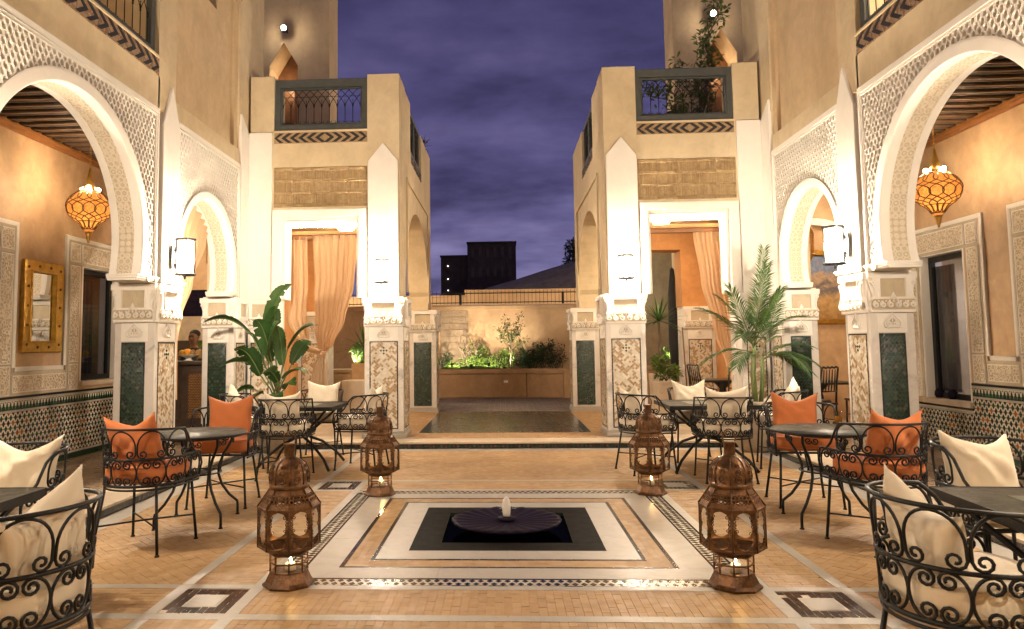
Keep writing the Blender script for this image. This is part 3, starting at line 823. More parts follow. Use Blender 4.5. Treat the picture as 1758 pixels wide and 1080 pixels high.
# ================================================================== BUILDINGS: shared ornament builders
class Face:
    """a wall face: u runs along it, d out of it, z up"""
    def __init__(s, o, u, n): s.o = Vector(o); s.u = Vector(u); s.n = Vector(n)
    def p(s, u, z, d=0.0):
        q = s.o + s.u * u + s.n * d; return (q.x, q.y, q.z + z)
    def box(s, mb, u0, u1, z0, z1, d0, d1, mi=0):
        vs = [s.p(u, z, d) for d in (d0, d1) for z in (z0, z1) for u in (u0, u1)]
        return mb.add(vs, [(0, 1, 3, 2), (4, 6, 7, 5), (0, 4, 5, 1), (2, 3, 7, 6), (0, 2, 6, 4), (1, 5, 7, 3)], mi)
    def poly(s, mb, pts, d0, d1, mi=0):
        e = s.n * (d0 - d1)
        return mb.prism([s.p(u, z, d1) for u, z in pts], (e.x, e.y, e.z), mi)
    def tube(s, mb, pts, r, d, n=5, mi=0, closed=False):
        return mb.tube([s.p(u, z, d) for u, z in pts], r, n, closed, mi)
def herr2(u0, u1, z0, z1, w, k=2, ang=PI / 4):
    out = []; L = w * k; cx, cy = (u0 + u1) / 2, (z0 + z1) / 2; rad = math.hypot(u1 - u0, z1 - z0) / 2 + L
    c, s = math.cos(ang), math.sin(ang); N = int(rad / w) + 2; g_ = 0.0014
    for i in range(-N, N):
        for j in range(-N, N):
            if (i - j) % (2 * k) == 0: r_ = (i * w, i * w + L, j * w, j * w + w)
            elif (i - j) % (2 * k) == 2 * k - 1: r_ = (i * w, i * w + w, j * w, j * w + L)
            else: continue
            rs = [r_]
            if random.random() < 0.35:
                if r_[1] - r_[0] > r_[3] - r_[2]: rs = [(r_[0], r_[0] + w, r_[2], r_[3]), (r_[0] + w, r_[1], r_[2], r_[3])]
                else: rs = [(r_[0], r_[1], r_[2], r_[2] + w), (r_[0], r_[1], r_[2] + w, r_[3])]
            for q0 in rs:
                a, b_, d, e = q0[0] + g_, q0[1] - g_, q0[2] + g_, q0[3] - g_
                q = [(cx + x * c - y * s, cy + x * s + y * c) for x, y in ((a, d), (b_, d), (b_, e), (a, e))]
                if max(p[0] for p in q) < u0 or min(p[0] for p in q) > u1 or max(p[1] for p in q) < z0 or min(p[1] for p in q) > z1: continue
                q = clip_rect(q, u0, u1, z0, z1)
                if q: out.append(q)
    return out
def zellige_panel(parent, fc, u0, u1, z0, z1, w=0.036):
    """pale mosaic panel: cream and tan dominoes, a dark diamond near the top, a thin black border"""
    mb = MB(); fc.box(mb, u0, u1, z0, z1, 0.0, 0.006)
    pn = mb.build('zellige_panel', 'grout_light', parent)
    bw = 0.016; pcs = []
    n = int((z1 - z0) / 0.05)
    e = fc.n * -0.004; e = (e.x, e.y, e.z)
    for a, b_ in ((u0, u0 + bw), (u1 - bw, u1)):
        for i in range(n):
            za, zb = z0 + (z1 - z0) * i / n + .001, z0 + (z1 - z0) * (i + 1) / n - .001
            pcs.append(([fc.p(a, za, .0095), fc.p(b_, za, .0095), fc.p(b_, zb, .0095), fc.p(a, zb, .0095)], e, 2))
    n = int((u1 - u0) / 0.05)
    for a, b_ in ((z0, z0 + bw), (z1 - bw, z1)):
        for i in range(n):
            ua, ub = u0 + bw + (u1 - u0 - 2 * bw) * i / n + .001, u0 + bw + (u1 - u0 - 2 * bw) * (i + 1) / n - .001
            pcs.append(([fc.p(ua, a, .0095), fc.p(ub, a, .0095), fc.p(ub, b_, .0095), fc.p(ua, b_, .0095)], e, 2))
    uc, zc = (u0 + u1) / 2, z1 - 0.15
    for q in herr2(u0 + bw + .002, u1 - bw - .002, z0 + bw + .002, z1 - bw - .002, w):
        cu = sum(p[0] for p in q) / len(q); cz = sum(p[1] for p in q) / len(q)
        if abs(cu - uc) + abs(cz - zc) < 0.082: continue
        mi = 1 if random.random() < 0.42 else 0
        d = .0092 + random.uniform(0, .001)
        pcs.append(([fc.p(p[0], p[1], d) for p in q], e, mi))
    hw = 0.0225
    for i in (-1, 0, 1):
        for j in (-1, 0, 1):
            cu, cz = uc + (i - j) * hw, zc + (i + j) * hw
            r_ = hw * 0.86
            pcs.append(([fc.p(cu - r_, cz, .011), fc.p(cu, cz - r_, .011), fc.p(cu + r_, cz, .011), fc.p(cu, cz + r_, .011)], e, 3 if (i + j) % 2 == 0 else 0))
    emit_pieces('mosaic_piece', 'mosaic_pieces', pcs, ['zel_cream', 'zel_tan', 'zel_black', 'zel_green'], pn, 0, 99)
    return pn
def green_panel(parent, fc, u0, u1, z0, z1):
    mb = MB(); fc.box(mb, u0, u1, z0, z1, 0.0, 0.008)
    gp = mb.build('green_panel', 'green_mosaic', parent)
    mb = MB(); bw = 0.012
    for a, b_, c, d in ((u0, u0 + bw, z0, z1), (u1 - bw, u1, z0, z1), (u0 + bw, u1 - bw, z0, z0 + bw), (u0 + bw, u1 - bw, z1 - bw, z1)): fc.box(mb, a, b_, c, d, .0081, 0.0115)
    mb.build('border', 'black_line', gp)
def capital(parent, fc, uc, w, zb=1.88, zt=2.34, fine=True):
    hw = w / 2; h = zt - zb
    mb = MB()
    sil = [(-hw - .045, zt), (hw + .045, zt), (hw + .045, zt - .16 * h), (hw + .012, zt - .42 * h), (hw - .012, zb + .38 * h), (hw + .014, zb + .2 * h), (hw + .03, zb + .1 * h), (hw + .02, zb), (-hw - .02, zb), (-hw - .03, zb + .1 * h), (-hw - .014, zb + .2 * h), (-hw + .012, zb + .38 * h), (-hw - .012, zt - .42 * h), (-hw - .045, zt - .16 * h)]
    fc.poly(mb, [(uc + a, b_) for a, b_ in sil], 0.0, 0.034)
    nw, n0, n1 = hw * 0.62, zb + .38 * h, zt - .16 * h
    # proud front frame leaving a sunk niche
    fc.box(mb, uc - hw - .045, uc + hw + .045, n1, zt, .034, .062); fc.box(mb, uc - hw, uc - nw, n0, n1, .034, .055); fc.box(mb, uc + nw, uc + hw, n0, n1, .034, .055)
    fc.box(mb, uc - hw, uc + hw, zb + .26 * h, n0, .034, .055)
    fc.box(mb, uc - hw - .02, uc + hw + .02, zb, zb + .05, .034, .048)
    cp = mb.build('capital', 'stucco', parent)
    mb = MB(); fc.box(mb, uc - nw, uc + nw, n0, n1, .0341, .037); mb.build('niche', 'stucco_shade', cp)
    mb = MB()
    for a, b_, c, d in ((-nw - .018, nw + .018, n1, n1 + .016), (-nw - .018, nw + .018, n0 - .016, n0), (-nw - .018, -nw, n0, n1), (nw, nw + .018, n0, n1)):
        fc.box(mb, uc + a, uc + b_, c, d, .0551, .066)
    if fine:
        q_ = MB(); fc.box(q_, uc - hw - .01, uc + hw + .01, zb + .03, zb + .15, .0485, .0556); q_.build('scroll_ground', 'stucco_shade', cp)  # darker strip painted as the shade behind the scrolls
        k = 6; r_ = (w + .03) / k / 2
        for i in range(k):
            cu = uc - (w + .03) / 2 + r_ * (2 * i + 1); sg = 1 if i < k / 2 else -1
            fc.tube(mb, [(cu + a, zb + .085 + b_) for a, b_ in spiral2((0, 0), r_ * .9, 1.35, PI / 2, sg, 16)], 0.0115, .074)
            if i < k - 1: mb.ball(fc.p(cu + r_, zb + .125, .058), .012, 6)
        for sg in (-1, 1):      # long S scrolls at the corners
            pts = [(uc + sg * (hw + .025 - .05 * math.sin(t * PI)), zb + .13 + t * .22) for t in [i / 10 for i in range(11)]]
            fc.tube(mb, pts, .010, .06)
            fc.tube(mb, [(a, b_) for a, b_ in spiral2((uc + sg * (hw - .002), zb + .33), .026, 1.2, 0 if sg > 0 else PI, sg, 12)], .008, .066)
        fc.tube(mb, [(uc - .05, zb + .13), (uc - .02, zb + .175), (uc, zb + .225), (uc + .02, zb + .175), (uc + .05, zb + .13)], .010, .062)
        fc.tube(mb, [(uc, zb + .225), (uc, zb + .12)], .008, .062)
    mb.build('scrollwork', 'stucco', cp)
    # pendant ornament under the capital
    mb = MB()
    t = zb - 0.012
    def heart(k):
        return [(uc + sg * k * x, t + k * y + (1 - k) * -.11) for sg, x, y in [(1, 0, 0), (1, .035, -.045), (1, .075, -.075), (1, .098, -.115), (1, .085, -.155), (1, .05, -.165), (1, .02, -.15), (1, 0, -.165), (-1, .02, -.15), (-1, .05, -.165), (-1, .085, -.155), (-1, .098, -.115), (-1, .075, -.075), (-1, .035, -.045)]]
    if fine:
        fc.tube(mb, heart(1.0), .012, .016, 5, 0, True); fc.tube(mb, heart(.70), .009, .013, 5, 0, True)
        for sg in (-1, 1): fc.tube(mb, [(uc + sg * .032 + a, t - .115 + b_) for a, b_ in spiral2((0, 0), .026, 1.3, PI / 2, -sg, 14)], .007, .012)
        fc.tube(mb, [(uc, t - .03), (uc, t - .14)], .006, .012)
    else:
        fc.tube(mb, heart(.9), .010, .010, 4, 0, True)
    mb.build('pendant_ornament', 'stucco', cp)
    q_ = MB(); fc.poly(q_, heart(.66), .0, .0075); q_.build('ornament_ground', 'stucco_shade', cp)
    return cp
def shaft_face(parent, fc, u0, u1, kind):
    """one visible face of a marble-edged pillar"""
    m_ = 0.085 if kind == 'green' else 0.065
    if kind == 'green': green_panel(parent, fc, u0 + m_, u1 - m_ - .02, 0.24, 1.64)
    else: zellige_panel(parent, fc, u0 + m_, u1 - m_, 0.24, 1.64)
    mb = MB(); fc.box(mb, u0 + m_ * .9, u1 - m_ * .9, 1.652, 1.868, 0, .006); mb.build('stucco_band', 'stucco', parent)
def pillar(parent, x0, x1, y0, y1):
    """marble core with a plinth"""
    x0, x1 = min(x0, x1), max(x0, x1)
    mb = MB().box(x0, x1, y0, y1, 0.2, 1.88); mb.build('pillar', 'marble_grey', parent, bevel=0.006)
    mb = MB().box(x0 - .03, x1 + .03, y0 - .03, y1 + .03, 0.1, 0.16); mb.box(x0 - .016, x1 + .016, y0 - .016, y1 + .016, 0.16, 0.2)
    mb.build('plinth', 'marble', parent, bevel=0.005)
    mb = MB().box(x0 + .002, x1 - .002, y0 + .002, y1 - .002, 1.88, 2.36); mb.build('pillar_head', 'stucco', parent)

def arch_pts(yc, zc, r, zb, n=40):
    """horseshoe outline from one foot over the crown to the other, as (u,z)"""
    a0 = math.asin(max(-1, (zb - zc) / r))
    return [(yc + r * math.cos(PI - a0 - (PI - 2 * a0) * i / n), zc + r * math.sin(PI - a0 - (PI - 2 * a0) * i / n)) for i in range(n + 1)]

def lattice(parent, fc, u0, u1, z0, z1, yc, zc, rr, p=0.083, q=0.066, depth=0.075):
    """pierced stucco screen: staggered six-sided holes between the arch ring and a straight frame"""
    mb = MB(); hx, hz = p * .5, q
    rows = int((z1 - z0) / q) + 1; cols = int((u1 - u0) / p) + 2
    for j in range(-1, rows + 1):
        for i in range(-1, cols):
            cu = u0 + (i + (0.5 if j % 2 else 0.0)) * p; cz = z1 - (j + .35) * q
            if cu < u0 - p * .3 or cu > u1 + p * .3 or cz < z0 or cz > z1 + q * .3: continue
            if math.hypot(cu - yc, cz - zc) < rr - 0.03: continue
            cell = [(0, q * 2 / 3), (hx, q / 3), (hx, -q / 3), (0, -q * 2 / 3), (-hx, -q / 3), (-hx, q / 3)]
            a, b_ = p * .325, q * .60
            hole = [(0, b_), (a, b_ * .42), (a, -b_ * .42), (0, -b_), (-a, -b_ * .42), (-a, b_ * .42)]
            a2, b2 = p * .30, q * .55
            deep = [(0, b2), (a2, b2 * .42), (a2, -b2 * .42), (0, -b2), (-a2, -b2 * .42), (-a2, b2 * .42)]
            cl = lambda P: (min(max(cu + P[0], u0), u1), min(max(cz + P[1], z0), z1))
            vs = [fc.p(*cl(P), 0) for P in cell] + [fc.p(*cl(P), .004) for P in hole] + [fc.p(*cl(P), -depth) for P in deep]
            fs = []
            for k in range(6):
                k2 = (k + 1) % 6
                fs += [(k, k2, 6 + k2, 6 + k), (6 + k, 6 + k2, 12 + k2, 12 + k)]
            mb.add(vs, fs)
    return mb.build('lattice_screen', 'stucco', parent, fixn=False, kind='stuff')

# ================================================================== ARCADES left and right of the courtyard
XW, XB = 4.2, 4.55
A1 = (6.96, 2.79, 1.49, 1.355); A2 = (10.28, 2.74, 1.05, 0.935); ZB = 2.42
def zigzag(parent, fc, u0, u1, z0, z1, n, centre=None):
    mb = MB(); fc.box(mb, u0, u1, z0, z1, -.02, .004)
    band = mb.build('zigzag_band', 'zel_tan', parent)
    mb = MB(); fc.box(mb, u0, u1, z1, z1 + .03, -.02, .02); mb.build('ledge', 'facade', parent)
    p = (u1 - u0) / n; zm = (z0 + z1) / 2; g_ = .012
    for i in range(n):
        um = u0 + (i + .5) * p; sg = 1 if (centre is None or um > centre) else -1
        t = p * (.50 if centre is not None else .42); k = p * .78
        for zz, z_e in ((zm, z0 + g_), (zm, z1 - g_)):
            pts = [(um + sg * k * .5 - t / 2, zm), (um + sg * k * .5 + t / 2, zm), (um - sg * k * .5 + t / 2, z_e), (um - sg * k * .5 - t / 2, z_e)]
            pts = [(min(max(a, u0 + .002), u1 - .002), b_) for a, b_ in pts]
            m_ = MB(); fc.poly(m_, pts, 0.002, .010); m_.build('chevron_tile', 'chevron_black', band)
    return band
def grille(parent, fc, u0, u1, z0, z1, n, d=0.0):
    """wrought iron: balusters, spear tips, interlaced pointed arches"""
    mb = MB(); p = (u1 - u0) / n; zt = z0 + (z1 - z0) * .50; r_ = 0.0065
    for i in range(n + 1):
        u = u0 + i * p
        fc.tube(mb, [(u, z0), (u, zt)], r_, d, 5)
        fc.tube(mb, [(u, zt - .02), (u - .012, zt + .02), (u - .02, zt + .06)], .005, d, 4); fc.tube(mb, [(u, zt - .02), (u + .012, zt + .02), (u + .02, zt + .06)], .005, d, 4)
        fc.tube(mb, [(u, zt), (u, zt + .09)], .005, d, 4); mb.ball(fc.p(u, zt - .01, d), .013, 6); mb.ball(fc.p(u, zt + .1, d), .009, 6)
        fc.tube(mb, [(u - .04, z0 + .045), (u - .03, z0 + .012), (u, z0 + .03), (u + .03, z0 + .012), (u + .04, z0 + .045)], .005, d, 4)
    for i in range(n + 1):
        for sg in (-1, 1):
            pts = []
            for t in [k / 12 for k in range(13)]:
                u = u0 + i * p + sg * p * (1.65 * t ** 1.25); z = zt - .01 + (z1 - zt + .01) * (t ** .82)
                if u < u0 - .001 or u > u1 + .001: break
                pts.append((u, z))
            if len(pts) > 1: fc.tube(mb, pts, .0055, d + sg * .003, 4)
    zr = zt + (z1 - zt) * .58
    fc.tube(mb, [(u0, zr), (u1, zr)], .004, d, 4)
    return mb
def arcade(s):
    side = 'left' if s < 0 else 'right'
    root = empty('arcade_wall', (s * XW, 8.0, 0), 'plastered arcade wall with two horseshoe arches, on the side of the ' + ('gold framed mirror' if s < 0 else 'gilt framed painting'), 'wall', 'arcades along the courtyard')
    fA = Face((s * XW, 0, 0), (0, 1, 0), (-s, 0, 0))
    # wall mass with arch openings (core sits behind the screens)
    def core(u0, u1, zt, arcs, name='wall', mat='salmon'):
        mb = MB(); poly = [(u0, zt), (u1, zt), (u1, ZB)]
        yc, zc, re, ri = arcs
        poly = [(u1, zt), (u1, ZB)] + [p for p in reversed(arch_pts(yc, zc, ri, ZB, 48))] + [(u0, ZB), (u0, zt)]
        # split in strips so that no face is concave: fan by columns
        pts = arch_pts(yc, zc, ri, ZB, 48)
        for i in range(len(pts) - 1):
            a, b_ = pts[i], pts[i + 1]
            # project arch segment radially to the rectangle border
            def out(pt):
                dx, dz = pt[0] - yc, pt[1] - zc
                k = min([(u1 - yc) / dx if dx > 1e-6 else 9e9, (u0 - yc) / dx if dx < -1e-6 else 9e9, (zt - zc) / dz if dz > 1e-6 else 9e9, (ZB - zc) / dz if dz < -1e-6 else 9e9])
                return (yc + dx * k, zc + dz * k)
            oa, ob = out(a), out(b_)
            quad = [a, b_, ob]
            corner = None
            for c in ((u0, zt), (u1, zt), (u0, ZB), (u1, ZB)):
                pa, pb, pc = math.atan2(oa[1] - zc, oa[0] - yc), math.atan2(ob[1] - zc, ob[0] - yc), math.atan2(c[1] - zc, c[0] - yc)
                if min(pa, pb) < pc < max(pa, pb) and max(pa, pb) - min(pa, pb) < 1: corner = c
            if corner: quad.append(corner)
            quad.append(oa)
            # front (behind screen), back
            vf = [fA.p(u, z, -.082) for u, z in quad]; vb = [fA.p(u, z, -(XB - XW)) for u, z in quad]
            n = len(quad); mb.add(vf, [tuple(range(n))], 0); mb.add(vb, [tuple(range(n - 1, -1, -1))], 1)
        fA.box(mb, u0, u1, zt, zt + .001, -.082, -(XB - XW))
        mb.build(name, ['screen_back_shade', mat], root, fixn=False)
        # arch ring: face band, soffit margins and carved soffit band
        pe, pi_ = arch_pts(yc, zc, re, ZB, 56), arch_pts(yc, zc, ri, ZB, 56)
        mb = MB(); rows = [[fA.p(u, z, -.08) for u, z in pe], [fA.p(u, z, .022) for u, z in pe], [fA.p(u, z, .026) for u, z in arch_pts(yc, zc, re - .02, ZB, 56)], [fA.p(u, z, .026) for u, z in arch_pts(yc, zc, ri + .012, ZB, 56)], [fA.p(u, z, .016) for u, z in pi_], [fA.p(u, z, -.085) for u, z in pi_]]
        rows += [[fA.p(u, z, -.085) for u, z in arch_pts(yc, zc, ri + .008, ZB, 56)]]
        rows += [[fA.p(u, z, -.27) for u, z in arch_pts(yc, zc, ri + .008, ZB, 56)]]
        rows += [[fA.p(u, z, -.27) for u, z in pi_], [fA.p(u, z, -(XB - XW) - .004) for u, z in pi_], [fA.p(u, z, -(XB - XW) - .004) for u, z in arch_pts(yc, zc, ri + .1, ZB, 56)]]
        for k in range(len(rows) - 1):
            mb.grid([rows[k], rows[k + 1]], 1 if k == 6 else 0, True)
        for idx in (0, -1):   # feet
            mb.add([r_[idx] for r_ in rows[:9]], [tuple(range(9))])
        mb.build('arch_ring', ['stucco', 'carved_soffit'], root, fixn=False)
    # screens and their frames
    def bay(u0, u1, arcs, zt=4.40):
        yc, zc, re, ri = arcs
        lattice(root, fA, u0 + .05, u1 - .05, ZB - .02, zt, yc, zc, re)
        mb = MB()
        for a, b_, c, d in ((u0, u1, zt + .03, zt + .10), (u0, u0 + .03, ZB - .06, zt + .03), (u1 - .03, u1, ZB - .06, zt + .03)): fA.box(mb, a, b_, c, d, -.08, .028)
        for a, b_, c, d in ((u0 + .03, u1 - .03, zt, zt + .03), (u0 + .03, u0 + .052, ZB - .03, zt), (u1 - .052, u1 - .03, ZB - .03, zt)): fA.box(mb, a, b_, c, d, -.08, .014)
        mb.build('screen_frame', 'stucco', root, bevel=.006)
        # curled feet of the screen beside the ring
        mb = MB()
        for sg, uu in ((-1, yc - math.sqrt(re ** 2 - (zc - ZB) ** 2)), (1, yc + math.sqrt(re ** 2 - (zc - ZB) ** 2))):
            lim = u1 if sg > 0 else u0
            w_ = abs(lim - uu)
            if w_ > .06:
                for k in range(4):
                    fA.tube(mb, spiral2((uu + sg * (.05 + .01 * k), ZB + .04 + .085 * k), .036, 1.4, -PI / 2, sg, 14), .010, .012)
                fA.tube(mb, [(uu + sg * .012, ZB + .4), (uu + sg * .02, ZB + .2), (uu + sg * .03, ZB), (uu + sg * .06, ZB - .05), (uu + sg * .11, ZB - .07)], .014, .01)
        if mb.f: mb.build('foot_scrolls', 'stucco', root, kind='stuff')
    core(5.22, 8.70, 4.5, A1); bay(5.27, 8.66, A1)
    core(9.24, 11.44, 4.5, A2); bay(9.20, 11.44, A2)
    # impost mouldings under the arch feet
    for (a, b_) in ((8.22, 8.735), (5.19, 5.70), (9.26, 9.5), (11.06, 11.31)):
        lo = a; hi = b_; mb = MB()
        for k, (z0, z1, e) in enumerate(((2.40, 2.425, .012), (2.375, 2.40, .0), (2.352, 2.375, -.02))):
            inner = -e * 2
            fA.box(mb, lo - e, hi + e, z0, z1, -(XB - XW) - .01, .01 + e)
        mb.build('impost', 'stucco', root, bevel=.004)
    # plain wall above; balcony opening over the wide arch, sunk panel over the narrow one
    mb = MB()
    fA.box(mb, -3.9, 8.7, 4.5, 4.91, -.35, 0); fA.box(mb, 8.66, 9.14, 4.5, 12.5, -.35, 0)
    fA.box(mb, 9.14, 11.43, 4.5, 4.74, -.35, 0); fA.box(mb, 11.43, 12.6, 5.14, 12.5, -.35, 0); fA.box(mb, 11.43, 11.9, 4.5, 5.14, -.35, -.012)
    fA.box(mb, 8.62, 8.66, 4.5, 4.91, -.35, -.001)
    fA.box(mb, -3.9, 5.3, 4.91, 12.5, -.35, -.001); fA.box(mb, 5.3, 8.66, 8.3, 12.5, -.35, -.001)
    fA.box(mb, -3.9, 5.22, 2.36, 4.5, -.35, -.002); fA.box(mb, -3.9, 4.6, 0.1, 2.36, -.35, -.002)
    fA.box(mb, 5.3, 8.66, 4.91, 5.0, -1.6, -.021)
    mb.build('upper_wall', 'facade', root)
    mb = MB(); fA.box(mb, 9.14, 11.43, 4.74, 6.7, -.35, -.085); fA.box(mb, 9.14, 9.75, 6.7, 8.4, -.35, -.085); fA.box(mb, 10.65, 11.43, 6.7, 8.4, -.35, -.085); fA.box(mb, 9.14, 11.43, 8.4, 12.5, -.35, -.085)
    fA.box(mb, 11.28, 11.43, 4.7405, 12.5, -.084, -.03)
    mb.build('sunk_panel', 'facade_dark', root)
    mb = MB(); fA.box(mb, 9.75, 10.65, 6.7, 8.4, -.30, -.28); wn = mb.build('upper_window', 'dark_wood', root)
    zigzag(root, fA, 5.3, 8.662, 4.915, 5.13, 17)
    mb = MB()
    for a, b_, c, d in ((5.3, 8.62, 5.16, 5.25), (5.3, 8.62, 5.96, 6.05), (5.3, 5.40, 5.25, 5.96), (8.52, 8.62, 5.25, 5.96)): fA.box(mb, a, b_, c, d, -.11, -.04)
    rl = mb.build('railing', 'iron_frame', root, bevel=.006)
    grille(root, fA, 5.42, 8.50, 5.25, 5.96, 17, -.075).build('grille', 'iron', rl)
    # room behind the balcony
    mb = MB(); fA.box(mb, 4.6, 9.4, 5.0, 8.6, -1.62, -1.6); fA.box(mb, 4.6, 9.4, 8.3, 8.4, -1.6, -.36); fA.box(mb, 9.3, 9.4, 5.0, 8.3, -1.6, -.36); fA.box(mb, 4.6, 4.7, 5.0, 8.3, -1.6, -.36)
    mb.build('loggia_wall', 'facade_dark', root)
    mb = MB()
    for a in (7.55, 8.15): fA.box(mb, a, a + .5, 5.0, 7.4, -1.6, -1.56)
    mb.build('loggia_door', 'dark_wood', root)
    mb = MB(); fA.box(mb, 7.0, 7.3, 8.27, 8.299, -1.2, -.9); mb.build('unseen_ceiling_lamp', 'added_lamp_glow', root)  # unseen lamp added to brighten the loggia
    mb = MB(); rows = [[fA.p(6.3 + 1.1 * i / 40, z, -1.45 + .03 * math.sin(i * 1.1)) for i in range(41)] for z in (8.2, 5.05)]; mb.grid(rows); mb.build('loggia_curtain', 'curtain', root)
    # pillars
    for (y0, y1) in ((8.70, 9.30), (4.60, 5.22)):
        x0, x1 = s * XW, s * 4.70
        pillar(root, x0, x1, y0, y1)
        fB = Face((0, y0, 0), (1, 0, 0), (0, -1, 0))
        lo, hi = min(x0, x1), max(x0, x1)
        vis = y0 > 8
        shaft_face(root, fA, y0 + .01, y1 - .01, 'beige' if vis else 'green'); shaft_face(root, fB, lo + .01, hi - .01, 'green')
        capital(root, fA, (y0 + y1) / 2, y1 - y0 - .06, fine=vis); capital(root, fB, (lo + hi) / 2, hi - lo - .04, fine=vis)
        # pointed white pilaster over the pillar
        ym = 9.0 if vis else (y0 + y1) / 2
        mb = MB(); fA.poly(mb, [(ym - .23, 2.36), (ym + .23, 2.36), (ym + .23, 4.36), (ym, 4.89), (ym - .23, 4.36)], -.05, .034)
        mb.build('pointed_pilaster', 'stucco', root, bevel=.006)
    return root
arc_l = arcade(-1); arc_r = arcade(1)

# entrance front closing the courtyard behind the viewer
sw = empty('entrance_wall', (0, -3.9, 0), 'plain plaster entrance wall closing the courtyard behind the viewer', 'wall')
MB().box(-4.2, -1.0, -4.2, -3.9, 0, 8.5).box(1.0, 4.2, -4.2, -3.9, 0, 8.5).box(-1.0, 1.0, -4.2, -3.9, 2.8, 8.5).build('wall', 'facade', sw)
MB().box(-1.0, 1.0, -4.2, -4.1, 0, 2.8).build('door', 'brown_wood', sw)
# ================================================================== GALLERIES behind the arcades
GX = 5.88
def dado(parent, fc, u0, u1, z0, z1, frieze=True):
    """tile dado: green skirting, star lattice of lozenges, white listels, merlon frieze, black capping"""
    zt = z1 - (0.165 if frieze else 0.05)
    mb = MB(); fc.box(mb, u0, u1, z0, z1, 0.0, 0.012); base = mb.build('tile_dado', 'zel_cream', parent)
    mb = MB(); fc.box(mb, u0, u1, z0, z0 + .075, .0121, .022); mb.build('skirting', 'green_trim', base)
    mb = MB(); fc.box(mb, u0, u1, z1 - .028, z1, .0121, .024); mb.build('capping', 'black_line', base)
    mb = MB(); fc.box(mb, u0, u1, z0 + .078, z0 + .10, .0121, .018); fc.box(mb, u0, u1, zt - .02, zt, .0121, .018)
    if frieze: fc.box(mb, u0, u1, z1 - .05, z1 - .03, .0121, .017)
    mb.build('white_listel', 'marble', base)
    pcs = []; e = fc.n * -.004; e = (e.x, e.y, e.z)
    p = 0.083; n = int((u1 - u0) / p); p = (u1 - u0) / n; a0, a1 = z0 + .104, zt - .024; q = (a1 - a0) / max(2, round((a1 - a0) / .0625)); m_ = int(round((a1 - a0) / q))
    def D(cu, cz, du, dz, mi, d=.0165):
        pts = [(cu - du, cz), (cu, cz - dz), (cu + du, cz), (cu, cz + dz)]
        pts = [(min(max(a, u0), u1), min(max(b_, a0), a1)) for a, b_ in pts]
        pcs.append(([fc.p(a, b_, d) for a, b_ in pts], e, mi))
    for j in range(m_ + 1):
        for i in range(n + 1):
            cu = u0 + (i + (.5 if j % 2 else 0)) * p; cz = a0 + j * q
            if cu > u1: continue
            # diagonal chains of rust stars break up dark navy and green lozenges
            kk = (i + (j // 2)) % 8; ll = (i - (j // 2)) % 8
            mi = 2 if (kk == 0 or ll == 3) and j % 2 == 0 else (1 if j % 2 else random.choice([0, 0, 3]))
            D(cu, cz, .027, .0385, mi)
            D(cu + p * .5, cz, .0065, .010, 2 if j % 2 == 0 else 4)
    if frieze:
        f0, f1 = zt + .002, z1 - .052; k = int((u1 - u0) / .062); w = (u1 - u0) / k; h = f1 - f0
        for i in range(k):
            cu = u0 + (i + .5) * w
            pts = [(cu - w * .46, f0), (cu + w * .46, f0), (cu + w * .40, f0 + h * .42), (cu + w * .2, f0 + h * .5), (cu + w * .2, f0 + h * .62), (cu, f0 + h * .95), (cu - w * .2, f0 + h * .62), (cu - w * .2, f0 + h * .5), (cu - w * .40, f0 + h * .42)]
            pcs.append(([fc.p(a, b_, .0165) for a, b_ in pts], e, 1))
            pcs.append(([fc.p(cu + w * .5 - .008, f1 - .018, .0165), fc.p(cu + w * .5 + .008, f1 - .018, .0165), fc.p(cu + w * .5 + .008, f1 - .006, .0165), fc.p(cu + w * .5 - .008, f1 - .006, .0165)], e, 4))
    emit_pieces('tile', 'zellige_tiles', pcs, ['zel_navy', 'zel_green', 'zel_rust', 'zel_black', 'zel_brown'], base, 150, 9)
    return base
def carved_bar(parent, fc, u0, u1, z0, z1):
    """a carved border length with plain fillets and a relief panel"""
    mb = MB(); fc.box(mb, u0, u1, z0, z1, 0, .022, 0)
    b_ = mb.build('carved_border', 'stucco_shade', parent)
    m_ = .028; w, h = u1 - u0, z1 - z0
    def panel(a, c, d, f):
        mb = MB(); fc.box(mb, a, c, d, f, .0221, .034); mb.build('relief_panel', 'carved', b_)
        mb = MB(); t = .010
        for q in ((a - t, c + t, d - t, d), (a - t, c + t, f, f + t), (a - t, a, d, f), (c, c + t, d, f)): fc.box(mb, *q, .0221, .038)
        mb.build('fillet', 'stucco', b_)
    if abs(w - h) < .05: panel(u0 + m_ + .02, u1 - m_ - .02, z0 + m_ + .02, z1 - m_ - .02)
    elif w > h: panel(u0 + .02, u1 - .02, z0 + m_ + .02, z1 - m_ - .02)
    else: panel(u0 + m_ + .02, u1 - m_ - .02, z0 + .02, z1 - .02)
